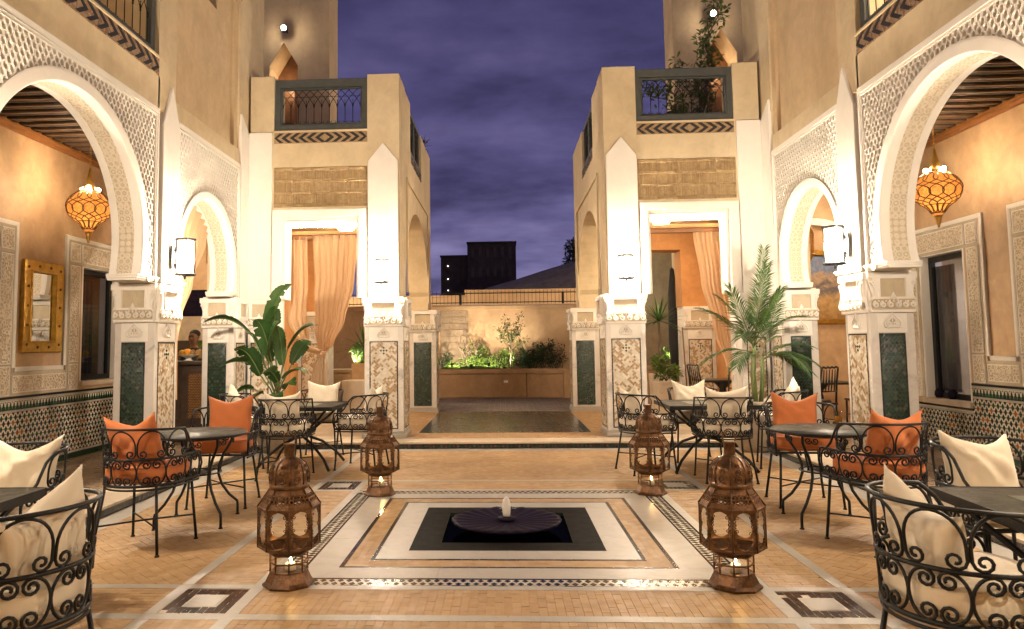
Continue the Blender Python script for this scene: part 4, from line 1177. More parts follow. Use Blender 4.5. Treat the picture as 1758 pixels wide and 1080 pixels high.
def gallery(s):
    root = empty('gallery_wall', (s * GX, 8.0, .1), ('salmon plastered gallery wall with tiled dado behind the gold mirror' if s < 0 else 'salmon plastered gallery wall with tiled dado and a low glazed window reflecting a chair'), 'wall', 'gallery walls')
    fc = Face((s * GX, 0, 0), (0, 1, 0), (-s, 0, 0))
    f1 = 9.62 if s < 0 else 9.30         # outer edge of the far window border
    f0 = 8.53 if s < 0 else 8.73         # outer edge of the near one
    bw = .33; o1 = f1 + bw + .04; e1 = o1 + 1.02; e0 = f0 - bw - .04; o0 = e0 - 1.05
    zs, zh = (1.06 if s < 0 else .70), 2.74
    mb = MB()
    fc.box(mb, 0.5, o0, .1, 4.45, -.3, 0); fc.box(mb, o0, e0, zh, 4.45, -.3, 0); fc.box(mb, o0, e0, .1, zs, -.3, 0); fc.box(mb, e0, o1, .1, 4.45, -.3, 0); fc.box(mb, o1, e1, zh, 4.45, -.3, 0); fc.box(mb, o1, e1, .1, zs, -.3, 0); fc.box(mb, e1, 11.55, .1, 4.45, -.3, 0)
    mb.build('wall', 'salmon', root)
    for (a, b_) in ((o0, e0), (o1, e1)):
        # reveals
        mb = MB()
        fc.box(mb, a, a + .03, zs, zh, -.3, .002); fc.box(mb, b_ - .03, b_, zs, zh, -.3, .002); fc.box(mb, a + .03, b_ - .03, zh - .03, zh, -.3, .002)
        mb.build('reveal', 'stucco', root)
        mb = MB(); fc.box(mb, a - (.0 if s < 0 else .02), b_ + .02, zs - .005, zs + .065, -.3, .05); mb.build('window_sill', 'travertine', root, bevel=.006)
        mb = MB(); t = .07
        for q in ((a + .03, b_ - .03, zs + .066, zs + .066 + t), (a + .03, b_ - .03, zh - .03 - t, zh - .03), (a + .03, a + .03 + t, zs + .066 + t, zh - .03 - t), (b_ - .03 - t, b_ - .03, zs + .066 + t, zh - .03 - t)): fc.box(mb, *q, -.17, -.11)
        w = mb.build('window', 'iron', root, bevel=.004)
        mb = MB(); fc.box(mb, a + .09, b_ - .09, zs + .13, zh - .09, -.15, -.144); mb.build('pane', 'window_glass', w)
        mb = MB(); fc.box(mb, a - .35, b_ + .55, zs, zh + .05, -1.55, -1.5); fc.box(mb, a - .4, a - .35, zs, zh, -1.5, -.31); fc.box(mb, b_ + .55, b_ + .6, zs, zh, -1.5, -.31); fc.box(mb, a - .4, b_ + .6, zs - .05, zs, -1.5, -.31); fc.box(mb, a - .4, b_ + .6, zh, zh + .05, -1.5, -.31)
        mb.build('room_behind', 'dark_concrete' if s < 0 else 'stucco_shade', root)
    for (a, b_) in ((o0, e0), (o1, e1)):
        mb = MB(); fc.box(mb, a + .3, b_ - .3, zh - .02, zh - .001, -1.1, -.8); mb.build('unseen_ceiling_lamp', 'white_lamp' if s > 0 else 'room_lamp_dim', root)
    # blind drawn at one side of each window
    for (a, b_) in ((o0, e0), (o1, e1)):
        mb = MB(); rows = []
        u_lo, u_hi = (a + .12, a + .12 + .62) if s < 0 else (b_ - .40, b_ + .1)
        for j in range(2):
            rows.append([fc.p(u_lo + (u_hi - u_lo) * i / 40, zs + .15 + j * (zh - zs - .3), -.25 + .03 * math.sin(i * .9)) for i in range(41)])
        mb.grid(rows); mb.build('drawn_blind', 'dark_cloth' if s < 0 else 'blind_cloth', root)
    # tile dado
    if s < 0: dado(root, fc, 5.6, 11.2, .1, 1.01)
    else:
        dado(root, fc, 5.6, o1 - .03, .1, 1.01); dado(root, fc, o1 - .029, 11.2, .1, zs - .008, False)
    # carved borders: round the windows and along the foot of the mirror panel
    zt = 3.0; zb = 1.115
    mb = MB()
    for (a, b_, c, d) in ((f1 - .055, f1, zb + .24, zt + .06), (f0, f0 + .055, zb + .24, zt + .06), (f0 + .055, f1 - .055, zb + .185, zb + .24), (f1 - .055, e1 + .3, zt + .06, zt + .11), (o0 - .3, f0 + .055, zt + .06, zt + .11)): fc.box(mb, a, b_, c, d, 0, .03)
    mb.build('white_moulding', 'stucco', root, bevel=.006)
    carved_bar(root, fc, f1 + .002, f1 + bw - .03, zb + .27, zt - .28); carved_bar(root, fc, f0 - bw + .03, f0 - .002, zb + .27, zt - .28)
    carved_bar(root, fc, f1 + .002, f1 + bw - .03, zt - .276, zt + .055); carved_bar(root, fc, f0 - bw + .03, f0 - .002, zt - .276, zt + .055)
    carved_bar(root, fc, f1 + bw - .027, e1 + .0, zt - .276, zt + .055); carved_bar(root, fc, o0, f0 - bw + .027, zt - .276, zt + .055)
    carved_bar(root, fc, e1 + .003, e1 + .3, zt - .276, zt + .055)
    carved_bar(root, fc, f0 + .0, f1 - .0, zb - .10, zb + .18)
    carved_bar(root, fc, f1 + .002, f1 + bw - .03, zb - .10, zb + .265); carved_bar(root, fc, f0 - bw + .03, f0 - .002, zb - .10, zb + .265)
    carved_bar(root, fc, e1 + .003, e1 + .3, zs + .07, zt - .28)
    # ceiling: boards and beams across the gallery
    ce = empty('beamed_ceiling', (s * 5.2, 8.0, 4.3), 'grey painted beam ceiling with ochre edges over the ' + ('mirror side gallery' if s < 0 else 'painting side gallery'), 'ceiling', 'beamed ceilings')
    lo, hi = sorted((s * (XB - .02), s * (GX + .02)))
    MB().box(lo, hi, .5, 11.6, 4.44, 4.5).build('ceiling_boards', 'beam_wood', ce)
    me = None
    for k in range(48):
        y = 1.0 + k * .222
        mb = MB().box(lo, hi, y, y + .085, 4.315, 4.44, 0).box(lo + .001, hi - .001, y - .005, y + .012, 4.306, 4.326, 1).box(lo + .001, hi - .001, y + .073, y + .090, 4.306, 4.326, 1)
        if me is None:
            b0 = mb.build('beam', ['beam_wood', 'beam_edge'], ce, bevel=0); y_ref = y; me = b0
        else:
            c = me.copy(); COL.objects.link(c); c.parent = ce; c.location = (0, y - y_ref, 0)
    mb = MB(); fc.box(mb, .5, 11.5, 4.20, 4.295, 0, .05); fc.box(mb, .5, 11.5, 4.245, 4.285, .0501, .075); mb.build('cornice', 'cornice_wood', ce)
    return root
gallery(-1); gallery(1)

emit_dummy = None
# side rooms beyond the galleries (bar on the left, dining room on the right)
for s in (-1, 1):
    root = empty('side_room', (s * 6.0, 12.8, .1), ('warm plastered bar room behind the draped narrow arch' if s < 0 else 'warm plastered dining room hung with the large painting'), 'room', 'rooms beyond the galleries')
    lo, hi = sorted((s * 4.7, s * 9.2))
    mb = MB(); mb.box(lo, hi, 14.35, 14.6, .1, 4.5); mb.box(s * 9.0, s * 9.2, 11.56, 14.34, .1, 4.5)
    mb.box(s * (GX + .0), s * 9.0, 11.45, 11.56, .1, 4.5) if False else None
    mb.box(s * (GX + .3), s * 9.0, 11.40, 11.55, .1, 4.5)
    mb.build('wall', 'salmon', root)
    MB().box(lo, hi, 11.61, 14.34, 4.46, 4.6).build('ceiling', 'stucco_shade', root)
    MB().lathe([(.0, 0), (.13, 0), (.15, .03), (.15, .06)], 20, (s * 6.6, 12.9, 4.38)).build('unseen_ceiling_lamp', 'room_lamp', root)
    # shallow niche arch lit from above on the back wall
    fb = Face((0, 14.35, 0), (1, 0, 0), (0, -1, 0))
    mb = MB(); xc = s * 5.9
    pa = arch_pts(xc, 2.75, 1.15, 2.75, 28); pb = arch_pts(xc, 2.75, 1.02, 2.75, 28)
    for i in range(28): fb.poly(mb, [pa[i], pa[i + 1], pb[i + 1], pb[i]], 0, .12)
    mb.build('niche_arch', 'stucco', root)
    if s < 0:
        mb = MB(); mb.box(-7.6, -4.9, 14.30, 14.345, 2.2, 2.72); mb.build('dark_window', 'navy_glaze', root)
        mb = MB(); mb.box(-7.6, -4.9, 14.25, 14.34, .1, 1.72); mb.build('back_counter', 'dark_wood', root); mb = MB(); mb.box(-7.6, -4.9, 14.27, 14.345, 1.722, 2.19); mb.build('wall_panel', 'stucco_shade', root)
        for k in range(4):
            MB().box(-5.02, -4.75, 14.0, 14.25, 1.25 + k * .2, 1.27 + k * .2).build('shelf', 'brown_wood', root)
# ================================================================== PAVILIONS flanking the passage
def sconce(name, x, y, z, nx, ny, label, w=.15, h=.36, out=.16):
    """wall lantern: iron back plate, bracket, six glass sides in an iron cage, lit"""
    root = empty(name, (x, y, z), label, 'wall lamp', 'lit wall lanterns')
    cx, cy = x + nx * out, y + ny * out
    mb = MB()
    tx, ty = -ny, nx
    pl = lambda a, b_, c: (x + tx * a + nx * b_, y + ty * a + ny * b_, z + c)
    mb.add([pl(a, b_, c) for b_ in (.034, .05) for c in (-.14, .14) for a in (-.06, .06)], [(0, 1, 3, 2), (4, 6, 7, 5), (0, 4, 5, 1), (2, 3, 7, 6), (0, 2, 6, 4), (1, 5, 7, 3)])
    mb.build('back_plate', 'iron', root)
    mb = MB()
    for c in (-.09, .09): mb.tube([pl(0, .05, c), pl(0, out - .06, c)], .012, 6)
    mb.build('bracket', 'iron', root)
    mb = MB(); r_ = w * .9
    for zz in (-h / 2, h / 2): mb.tube([(cx + r_ * math.cos(k * PI / 3), cy + r_ * math.sin(k * PI / 3), z + zz) for k in range(6)], .010, 5, True)
    for k in range(6):
        a = k * PI / 3; px, py = cx + r_ * math.cos(a), cy + r_ * math.sin(a)
        mb.tube([(px, py, z - h / 2), (px, py, z + h / 2)], .0065, 5)
        a2 = a + PI / 3; qx, qy = cx + r_ * math.cos(a2), cy + r_ * math.sin(a2); mx, my = (px + qx) / 2, (py + qy) / 2
        mb.tube([(px, py, z), (mx, my, z + .07), (qx, qy, z), (mx, my, z - .07)], .0045, 4, True)
    for zz in (-h / 2 - .012, h / 2 + .012):
        mb.tube([(cx + (r_ + .012) * math.cos(k * PI / 3), cy + (r_ + .012) * math.sin(k * PI / 3), z + zz) for k in range(6)], .011, 5, True)
        for k in range(3): mb.tube([(cx + r_ * math.cos(k * PI / 3), cy + r_ * math.sin(k * PI / 3), z + zz), (cx - r_ * math.cos(k * PI / 3), cy - r_ * math.sin(k * PI / 3), z + zz)], .006, 4)
    mb.lathe([(.0, -h / 2 - .075), (.012, -h / 2 - .06), (.018, -h / 2 - .035), (.006, -h / 2 - .01)], 8, (cx, cy, z), 0, True)
    mb.build('cage', 'iron', root)
    MB().lathe([(r_ - .012, -h / 2 + .002), (r_ - .012, h / 2 - .002)], 6, (cx, cy, z), 0, False, 0.0, False).build('glass_panes', 'sconce_glass', root)
    MB().ball((cx, cy, z), .05, 12, 0, (1, 1, 1.5)).build('lit_bulb', 'sconce_bulb' if w > .132 else 'sconce_bulb_small', root)
    return root
def pavilion(s):
    root = empty('corner_pavilion', (s * 2.9, 13.0, .1), ('two storey plaster pavilion with cream curtains tied in its doorway' if s < 0 else 'two storey plaster pavilion with a leafy roof terrace and one curtain'), 'pavilion', 'pavilions flanking the passage')
    X = lambda a: s * a
    def bx(mb, a, b_, *r_): lo, hi = sorted((s * a, s * b_)); return mb.box(lo, hi, *r_)
    FY = 11.85
    fF = Face((0, FY, 0), (1, 0, 0), (0, -1, 0))
    fS = Face((X(1.62), 0, 0), (0, 1, 0), (-s, 0, 0))          # side facing the passage
    # --- pillars
    pillar(root, X(1.62), X(2.25), FY, 12.55)
    lo, hi = sorted((X(1.62), X(2.25)))
    shaft_face(root, fF, lo + .02, hi - .02, 'beige'); shaft_face(root, fS, FY + .02, 12.53, 'beige')
    capital(root, fF, (lo + hi) / 2, .60); capital(root, fS, 12.2, .62, fine=False)
    B1 = (1.50, 2.10)
    pillar(root, X(B1[0]), X(B1[1]), 16.4, 17.0); lo, hi = sorted((X(B1[0]), X(B1[1])))
    fR = Face((0, 16.4, 0), (1, 0, 0), (0, -1, 0)); fRS = Face((X(B1[0]), 0, 0), (0, 1, 0), (-s, 0, 0))
    shaft_face(root, fR, lo + .01, hi - .01, 'green'); capital(root, fR, (lo + hi) / 2, .56)
    shaft_face(root, fRS, 16.42, 16.98, 'beige'); capital(root, fRS, 16.7, .54, fine=False)
    pillar(root, X(3.95), X(4.62), 16.4, 17.0); lo, hi = sorted((X(3.95), X(4.62)))
    shaft_face(root, fR, lo + .02, hi - .02, 'beige'); capital(root, fR, (lo + hi) / 2, .62)
    # corner pillar joining the arcade
    pillar(root, X(4.2), X(4.70), 11.31, 12.45); pillar(root, X(3.74), X(4.168), FY, 12.45)
    fP = Face((0, 11.31, 0), (1, 0, 0), (0, -1, 0)); fQ = Face((X(4.2), 0, 0), (0, 1, 0), (-s, 0, 0))
    lo, hi = sorted((X(4.2), X(4.70))); shaft_face(root, fP, lo + .01, hi - .01, 'green'); capital(root, fP, (lo + hi) / 2, .46)
    shaft_face(root, fQ, 11.33, 11.83, 'beige'); capital(root, fQ, 11.57, .44, fine=False)
    lo, hi = sorted((X(3.74), X(4.19))); shaft_face(root, fF, lo + .01, hi - .01, 'beige'); capital(root, fF, (lo + hi) / 2, .40)
    # --- walls
    mb = MB()
    bx(mb, 1.67, 2.20, FY, 12.55, 2.36, 6.07)                   # tower shaft with its parapet post
    bx(mb, 2.20, 3.76, FY, FY + .32, 4.53, 4.93); bx(mb, 2.20, 3.76, FY, FY + .32, 3.82, 3.86)
    bx(mb, 2.20, 3.76, FY + .05, FY + .32, 3.86, 4.53)
    bx(mb, 2.20, 3.76, FY + .021, FY + .32, 4.93, 5.15)
    bx(mb, 3.76, 4.16, FY, 12.45, 5.13, 6.08); bx(mb, 3.76, 4.19, FY + .012, 12.45, 2.36, 5.13)
    bx(mb, 4.21, 4.70, 11.46, 12.45, 2.36, 4.9)
    bx(mb, 1.681, 2.195, 12.55, 13.4, 4.6, 6.07)
    mb.build('wall', 'facade', root)
    # passage side: wide open arch, flat band above, low parapet, railing and rear post
    mb = MB(); yc, a, zs, rise = 14.47, 1.86, 2.62, 1.52; n = 36; ztop = 5.13; y0, y1 = 12.55, 16.4
    arc = [(yc - a * math.cos(PI * i / n), zs + rise * math.sin(PI * i / n)) for i in range(n + 1)]
    arc = [(y0 if i == 0 else y1 if i == n else p[0], p[1]) for i, p in enumerate(arc)]
    fT = Face((X(1.675), 0, 0), (0, 1, 0), (-s, 0, 0))
    for i in range(n):
        (u, z), (u2, z2) = arc[i], arc[i + 1]
        fT.poly(mb, [(u, z), (u2, z2), (u2, ztop), (u, ztop)], -.42, 0.0)
    fT.box(mb, y0, y0 + .001, 2.36, zs, -.42, 0); fT.box(mb, y0, 12.62, 2.36, zs + .1, -.42, -.001)
    fT.box(mb, 15.1, 16.38, 5.13, 5.95, -.42, 0); bx(mb, 1.675, 2.1, 16.38, 17.0, 2.36, 5.95)
    mb.build('side_wall', 'facade', root)
    mb = MB()
    fT.box(mb, 12.72, 16.3, 4.46, 4.52, 0, .03); fT.box(mb, 12.72, 12.78, 2.5, 4.46, 0, .03); fT.box(mb, 16.24, 16.3, 2.5, 4.46, 0, .03)
    mb.build('raised_band', 'facade', root)
    mb = MB()
    for q in ((13.4, 15.1, 5.17, 5.26), (13.4, 15.1, 5.94, 6.02), (13.4, 13.5, 5.26, 5.94), (15.0, 15.1, 5.26, 5.94), (14.2, 14.3, 5.26, 5.94)): fT.box(mb, *q, -.12, -.04)
    r2 = mb.build('side_railing', 'iron_frame', root); grille(root, fT, 13.5, 14.2, 5.26, 5.94, 5, -.08).build('grille', 'iron', r2); grille(root, fT, 14.3, 15.0, 5.26, 5.94, 5, -.08).build('grille', 'iron', r2)
    lo_ = MB(); fT.box(lo_, 13.4, 15.1, 4.95, 5.12, .0, .006); sb = lo_.build('zigzag_band', 'zel_tan', root)
    for k in range(14):
        m_ = MB(); u = 13.45 + k * .118; fT.poly(m_, [(u, 5.035), (u + .05, 5.035), (u + .085, 5.11), (u + .035, 5.11)], .0061, .011); fT.poly(m_, [(u, 5.035), (u + .05, 5.035), (u + .085, 4.96), (u + .035, 4.96)], .0061, .011); m_.build('chevron_tile', 'chevron_black', sb)
    # front railing over the doorway, chevron band
    lo, hi = sorted((X(2.2), X(3.76)))
    zigzag(root, fF, lo + .003, hi - .003, 4.93, 5.115, 11, (lo + hi) / 2)
    mb = MB()
    for q in ((lo + .0, hi - .0, 5.155, 5.25), (lo, hi, 5.89, 6.03), (lo, lo + .095, 5.25, 5.89), (hi - .095, hi, 5.25, 5.89)): fF.box(mb, *q, -.12, -.03)
    for q in ((lo + .095, hi - .095, 5.25, 5.28), (lo + .095, hi - .095, 5.86, 5.89), (lo + .095, lo + .125, 5.28, 5.86), (hi - .125, hi - .095, 5.28, 5.86)): fF.box(mb, *q, -.10, -.055)
    rl = mb.build('railing', 'iron_frame', root, bevel=.008)
    grille(root, fF, lo + .125, hi - .125, 5.28, 5.86, 10, -.075).build('grille', 'iron', rl)
    # pointed white pilasters
    lo, hi = sorted((X(1.69), X(2.185))); c = (lo + hi) / 2
    mb = MB(); fF.poly(mb, [(lo, 2.345), (hi, 2.345), (hi, 4.60), (c, 4.90), (lo, 4.60)], -.04, .032); mb.build('pointed_pilaster', 'stucco', root, bevel=.006)
    mb = MB(); lo, hi = sorted((X(3.79), X(4.19))); fF.box(mb, lo, hi, 2.345, 5.12, -.04, .028)
    fQ.poly(mb, [(11.47, 2.345), (11.818, 2.345), (11.818, 5.10), (11.47, 5.33)], -.02, .034)
    mb.build('corner_pilaster', 'stucco', root, bevel=.005)
    # white door casing
    mb = MB()
    a0, a1, b0, b1 = 2.215, 3.78, 2.335, 3.62
    for (p, q, z0, z1, d) in ((a0, b0, 2.345, 3.815, .03), (b1, a1 - .002, 2.345, 3.815, .03), (b0, b1, 3.69, 3.815, .03)):
        lo, hi = sorted((X(p), X(q))); fF.box(mb, lo, hi, z0, z1, -.40, d)
    for (p, q, z0, z1) in ((b0, b0 + .05, 2.345, 3.64), (b1 - .05, b1, 2.345, 3.64), (b0, b1, 3.64, 3.69)):
        lo, hi = sorted((X(p), X(q))); fF.box(mb, lo, hi, z0, z1, -.38, -.03)
    mb.build('door_casing', 'stucco', root, bevel=.006)
    lo, hi = sorted((X(2.26), X(3.70)))
    mb = MB(); fF.box(mb, lo, hi, 3.47, 3.53, -.52, -.46); fF.box(mb, lo, hi, 3.40, 3.46, -.56, -.50); mb.build('curtain_rail', 'cornice_wood', root)
    mb = MB(); fF.box(mb, lo + .1, hi - .1, 3.60, 3.635, -.47, -.43); mb.build('lit_strip', 'strip_glow', root)
    # woven reed panel over the doorway
    lo, hi = sorted((X(2.205), X(3.755)))
    mb = MB(); fF.box(mb, lo, hi, 3.865, 4.525, -.05, -.03); rp = mb.build('reed_panel', 'reed', root)
    def half(mb, p0, p1, r_):
        mb.tube([p0, p1], r_, 6, False, 0, False)
    rows = [(4.335, 4.47), (4.12, 4.29), (3.93, 4.08)]
    for (za, zb) in rows:
        nb = 16
        for k in range(nb):
            mb = MB(); u = lo + (hi - lo) * k / nb; w = (hi - lo) / nb
            for j in range(5):
                uu = u + w * (j + .5) / 5 + random.uniform(-.002, .002); t1, t2 = random.uniform(-.006, .006), random.uniform(-.006, .006)
                half(mb, fF.p(uu + t1, za - .008 + random.uniform(0, .012), -.022), fF.p(uu + t2, zb + random.uniform(-.006, .008), -.022 + random.uniform(0, .006)), w / 11)
            mb.build('reed_bundle', 'reed', rp)
    for zc in (4.505, 4.315, 4.105, 3.905, 3.885, 4.30, 4.49):
        k = 5; 
        for j in range(k):
            mb = MB(); ua, ub = lo + (hi - lo) * j / k, lo + (hi - lo) * (j + 1) / k
            for q in (-.011, .009):
                mb.tube([fF.p(ua, zc + q + random.uniform(-.004, .004), -.012), fF.p((ua + ub) / 2, zc + q + random.uniform(-.004, .004), -.010), fF.p(ub, zc + q + random.uniform(-.004, .004), -.012)], .0085, 6)
            mb.build('reed_binding', 'reed', rp)
    # --- interior: ceiling, rear wall with doorway, far side
    mb = MB(); bx(mb, 1.70, 4.7, FY + .30, 17.0, 4.95, 5.125); mb.build('roof_deck', 'travertine', root)
    mb = MB(); bx(mb, 2.10, 4.62, FY + .33, 16.4, 3.98, 4.06); mb.build('ceiling', 'facade_dark', root)
    mb = MB(); bx(mb, 2.1, 3.93, 16.42, 17.0, 3.62, 4.95); bx(mb, 3.93, 4.66, 16.42, 17.0, 2.36, 4.95); bx(mb, 2.1, 4.62, 16.45, 16.95, 4.95, 5.6)
    bx(mb, 4.62, 4.70, 12.5, 14.0, 2.36, 4.95); bx(mb, 4.62, 4.70, 14.5, 16.4, .1, 4.95)
    mb.build('rear_wall', 'orange_wall', root)
    MB().lathe([(.0, 0), (.14, 0), (.16, .03), (.16, .08)], 20, (s * 3.1, 14.4, 3.88)).build('unseen_ceiling_lamp', 'room_lamp', root)  # unseen lamp added to light the interior and the passage
    return root
pav_l = pavilion(-1); pav_r = pavilion(1)

# higher rear wings with a pointed doorway on the roof terraces
for s in (-1, 1):
    root = empty('upper_wing', (s * 6.0, 17.5, 5.1), ('tall rear wing with a lit pointed doorway, without greenery' if s < 0 else 'tall rear wing with a pointed doorway behind the climbing plant'), 'building', 'upper wings')
    fw = Face((0, 17.3, 0), (1, 0, 0), (0, -1, 0))
    d0, d1 = 4.92, 5.62
    dc = (d0 + d1) / 2
    mb = MB()
    def pl(pts, mb=mb, a=-.9, b_=0.0): fw.poly(mb, [(s * u, z) for u, z in pts], a, b_)
    zt, zp, zs = 14.0, 9.02, 8.42
    pl([(4.14, 3.0), (d0, 3.0), (d0, zs), (dc, zp), (dc, zt), (4.14, zt)]) if False else None
    pl([(4.14, 3.0), (d0, 3.0), (d0, zt), (4.14, zt)]); pl([(d1, 3.0), (9.5, 3.0), (9.5, zt), (d1, zt)])
    pl([(d0, zs), (dc, zp), (dc, zt), (d0, zt)]); pl([(dc, zp), (d1, zs), (d1, zt), (dc, zt)]); pl([(d0, 3.0), (d1, 3.0), (d1, 5.1), (d0, 5.1)])
    mb.build('wall', 'facade_dark', root)
    mb = MB(); fw.box(mb, s * d0, s * d1, 5.1, 9.05, -.75, -.72); mb.build('door', 'brown_wood', root)
    MB().ball((s * dc, 17.75, 8.1), .05, 10).build('added_alcove_lamp', 'added_lamp_glow', root)  # lamp added to warm the dark doorway alcove
    mb = MB(); fw.box(mb, s * (d0 + .02), s * (d0 + .16), 5.1, 8.2, -.71, -.3); mb.build('door_leaf', 'orange_wall', root)
    mb = MB()
    lo, hi = sorted((s * 4.2, s * 9.0)); mb.box(lo, hi, 12.5, 17.3, 4.98, 5.12); mb.build('terrace_deck', 'travertine', root)
    mb = MB(); lo, hi = sorted((s * 8.8, s * 9.0)); mb.box(lo, hi, 12.5, 17.3, 5.12, 12.0); mb.build('return_wall', 'facade_dark', root)
    # bulkhead spotlight on the wall
    lx = s * (5.17 if s < 0 else 5.0); lz = 9.25
    lt = empty('terrace_lamp', (lx, 17.0, lz), 'dazzling wall spotlight above the ' + ('plain terrace doorway' if s < 0 else 'doorway with climbing leaves'), 'spotlight', 'terrace spotlights')
    MB().lathe([(.0, .0), (.06, .0), (.075, .03), (.075, .14), (.05, .17), (.0, .17)], 16, (lx, 17.05, lz - .08)).build('housing', 'iron', lt)
    MB().tube([(lx, 17.05, lz), (lx, 17.29, lz)], .02, 6).build('arm', 'iron', lt)
    MB().ball((lx, 16.95, lz - .02), .062, 12).build('lit_bulb', 'spot_glow', lt)
# lit wall lanterns
sconce('wall_lantern', -4.2 + .034, 9.0, 2.70, 1, 0, 'lit iron wall lantern on the arcade pillar beside the gold mirror gallery', .135, .42, .19)
sconce('wall_lantern', 4.2 - .034, 9.0, 2.70, -1, 0, 'lit iron wall lantern on the arcade pillar in front of the painting', .135, .42, .19)
sconce('wall_lantern', -1.94, 11.85 - .032, 2.76, 0, -1, 'lit iron wall lantern on the pavilion pillar next to the tied cream curtain', .13, .34, .17)
sconce('wall_lantern', 1.94, 11.85 - .032, 2.76, 0, -1, 'lit iron wall lantern on the pavilion pillar near the palm', .13, .34, .17)
for s in (-1, 1):  # unseen lanterns added to bring warm light to the foreground
    o = sconce('wall_lantern', s * (4.2 - .034), 4.91, 2.70, -s, 0, 'added unseen lit iron wall lantern on the pillar nearest the camera, ' + ('mirror' if s < 0 else 'painting') + ' side', .16, .42, .25)
    sconce('wall_lantern', s * (4.2 - .034), .75, 2.70, -s, 0, 'added unseen lit iron wall lantern on the plain wall behind the viewer, ' + ('mirror' if s < 0 else 'painting') + ' side', .16, .42, .25)

# ------------------------------------------------------------------ curtains
def drape(name, label, fn, rows, cols, mat, group=None, th=.006):
    mb = MB(); g_ = []
    for j in range(rows + 1):
        t = j / rows; g_.append([fn(t, i / cols) for i in range(cols + 1)])
    mb.grid(g_)
    o = mb.build(name, mat, None, fixn=False)
    tag(o, label, 'curtain', group); return o
def lerp(a, b_, t): return a + (b_ - a) * t
def curve(keys, t):
    for (t0, v0), (t1, v1) in zip(keys, keys[1:]):
        if t <= t1:
            q = (t - t0) / (t1 - t0); q = q * q * (3 - 2 * q); return lerp(v0, v1, q)
    return keys[-1][1]
def curtain_fn(zk, ck, wk, ak, y, folds, ph=0.0):
    def fn(t, u):
        z = lerp(zk[0], zk[1], t); c = curve(ck, t); w = curve(wk, t); a = curve(ak, t) * .8
        q = u + .015 * math.sin(9 * u + ph)
        return (c + w * (u - .5), y + a * math.sin(2 * PI * folds * q + ph + .5 * math.sin(3 * t + u * 4)) + a * .35 * math.sin(2 * PI * folds * 2.3 * q + ph * 2), z + .012 * math.sin(u * 11) * t)
    return fn
# left pavilion doorway: a narrow panel and a wide one, both gathered in a knot by the rear pillar
drape('curtain', 'narrow peach curtain panel at the edge of the doorway behind the banana plant', curtain_fn((3.44, 1.70), [(0, -3.48), (.5, -3.46), (.8, -3.5), (1, -3.40)], [(0, .30), (.6, .30), (.85, .34), (1, .22)], [(0, .02), (.6, .035), (1, .03)], 12.36, 3), 40, 60, 'curtain', 'doorway curtains')
drape('curtain', 'wide peach curtain gathered into a low knot beside the pavilion pillar', curtain_fn((3.46, 1.46), [(0, -2.84), (.35, -2.85), (.7, -2.92), (.9, -3.0), (1, -3.05)], [(0, .78), (.45, .68), (.75, .50), (.92, .30), (1, .12)], [(0, .02), (.5, .032), (.9, .03), (1, .02)], 12.33, 5.5), 54, 120, 'curtain', 'doorway curtains')
kn = MB(); 
for k in range(5): kn.ball((-3.06 + .018 * math.cos(k * 1.7), 12.30 + .02 * math.sin(k * 2.1), 1.45 - .018 * k), .062 - .004 * k, 12, 0, (1.0, .8, .75))
kn.tube([(-3.42, 12.33, 1.72), (-3.34, 12.30, 1.60), (-3.22, 12.28, 1.52), (-3.08, 12.27, 1.47)], [.05, .06, .06, .05], 10)
tag(kn.build('curtain_knot', 'curtain'), 'twisted knot joining the two peach curtains by the pillar', 'curtain knot')
drape('curtain_tail', 'pale loose curtain tail hanging below the knot', curtain_fn((1.45, .74), [(0, -3.06), (.5, -3.10), (1, -3.12)], [(0, .10), (.3, .24), (1, .36)], [(0, .012), (.4, .035), (1, .045)], 12.29, 4, .6), 24, 60, 'curtain_pale')
# right pavilion doorway: single panel drawn towards the corner pillar
drape('curtain', 'single peach curtain drawn aside behind the tall palm', curtain_fn((3.42, 1.15), [(0, 3.40), (.35, 3.46), (.7, 3.60), (1, 3.72)], [(0, .42), (.4, .34), (.75, .26), (1, .14)], [(0, .026), (.6, .035), (1, .02)], 12.4, 5, 1.0), 44, 80, 'curtain', 'doorway curtains')
# bar arch: a long drape swept to the near pillar
def bar_fn(t, u):
    z = lerp(3.75, .85, t)
    x0 = -4.5; reach = curve([(0, .95), (.25, .85), (.55, .42), (.75, .16), (1, .12)], t)
    y = 9.72 + u * (curve([(0, 1.75), (.2, 1.2), (.42, .74), (.62, .36), (.72, .24), (1, .26)], t))
    return (x0 - .02 + .035 * math.sin(2 * PI * 7 * u + t * 2), y, z + .02 * math.sin(u * 9))
drape('curtain', 'long beige drape swept aside in the narrow arch in front of the bar', bar_fn, 50, 90, 'curtain', 'doorway curtains')
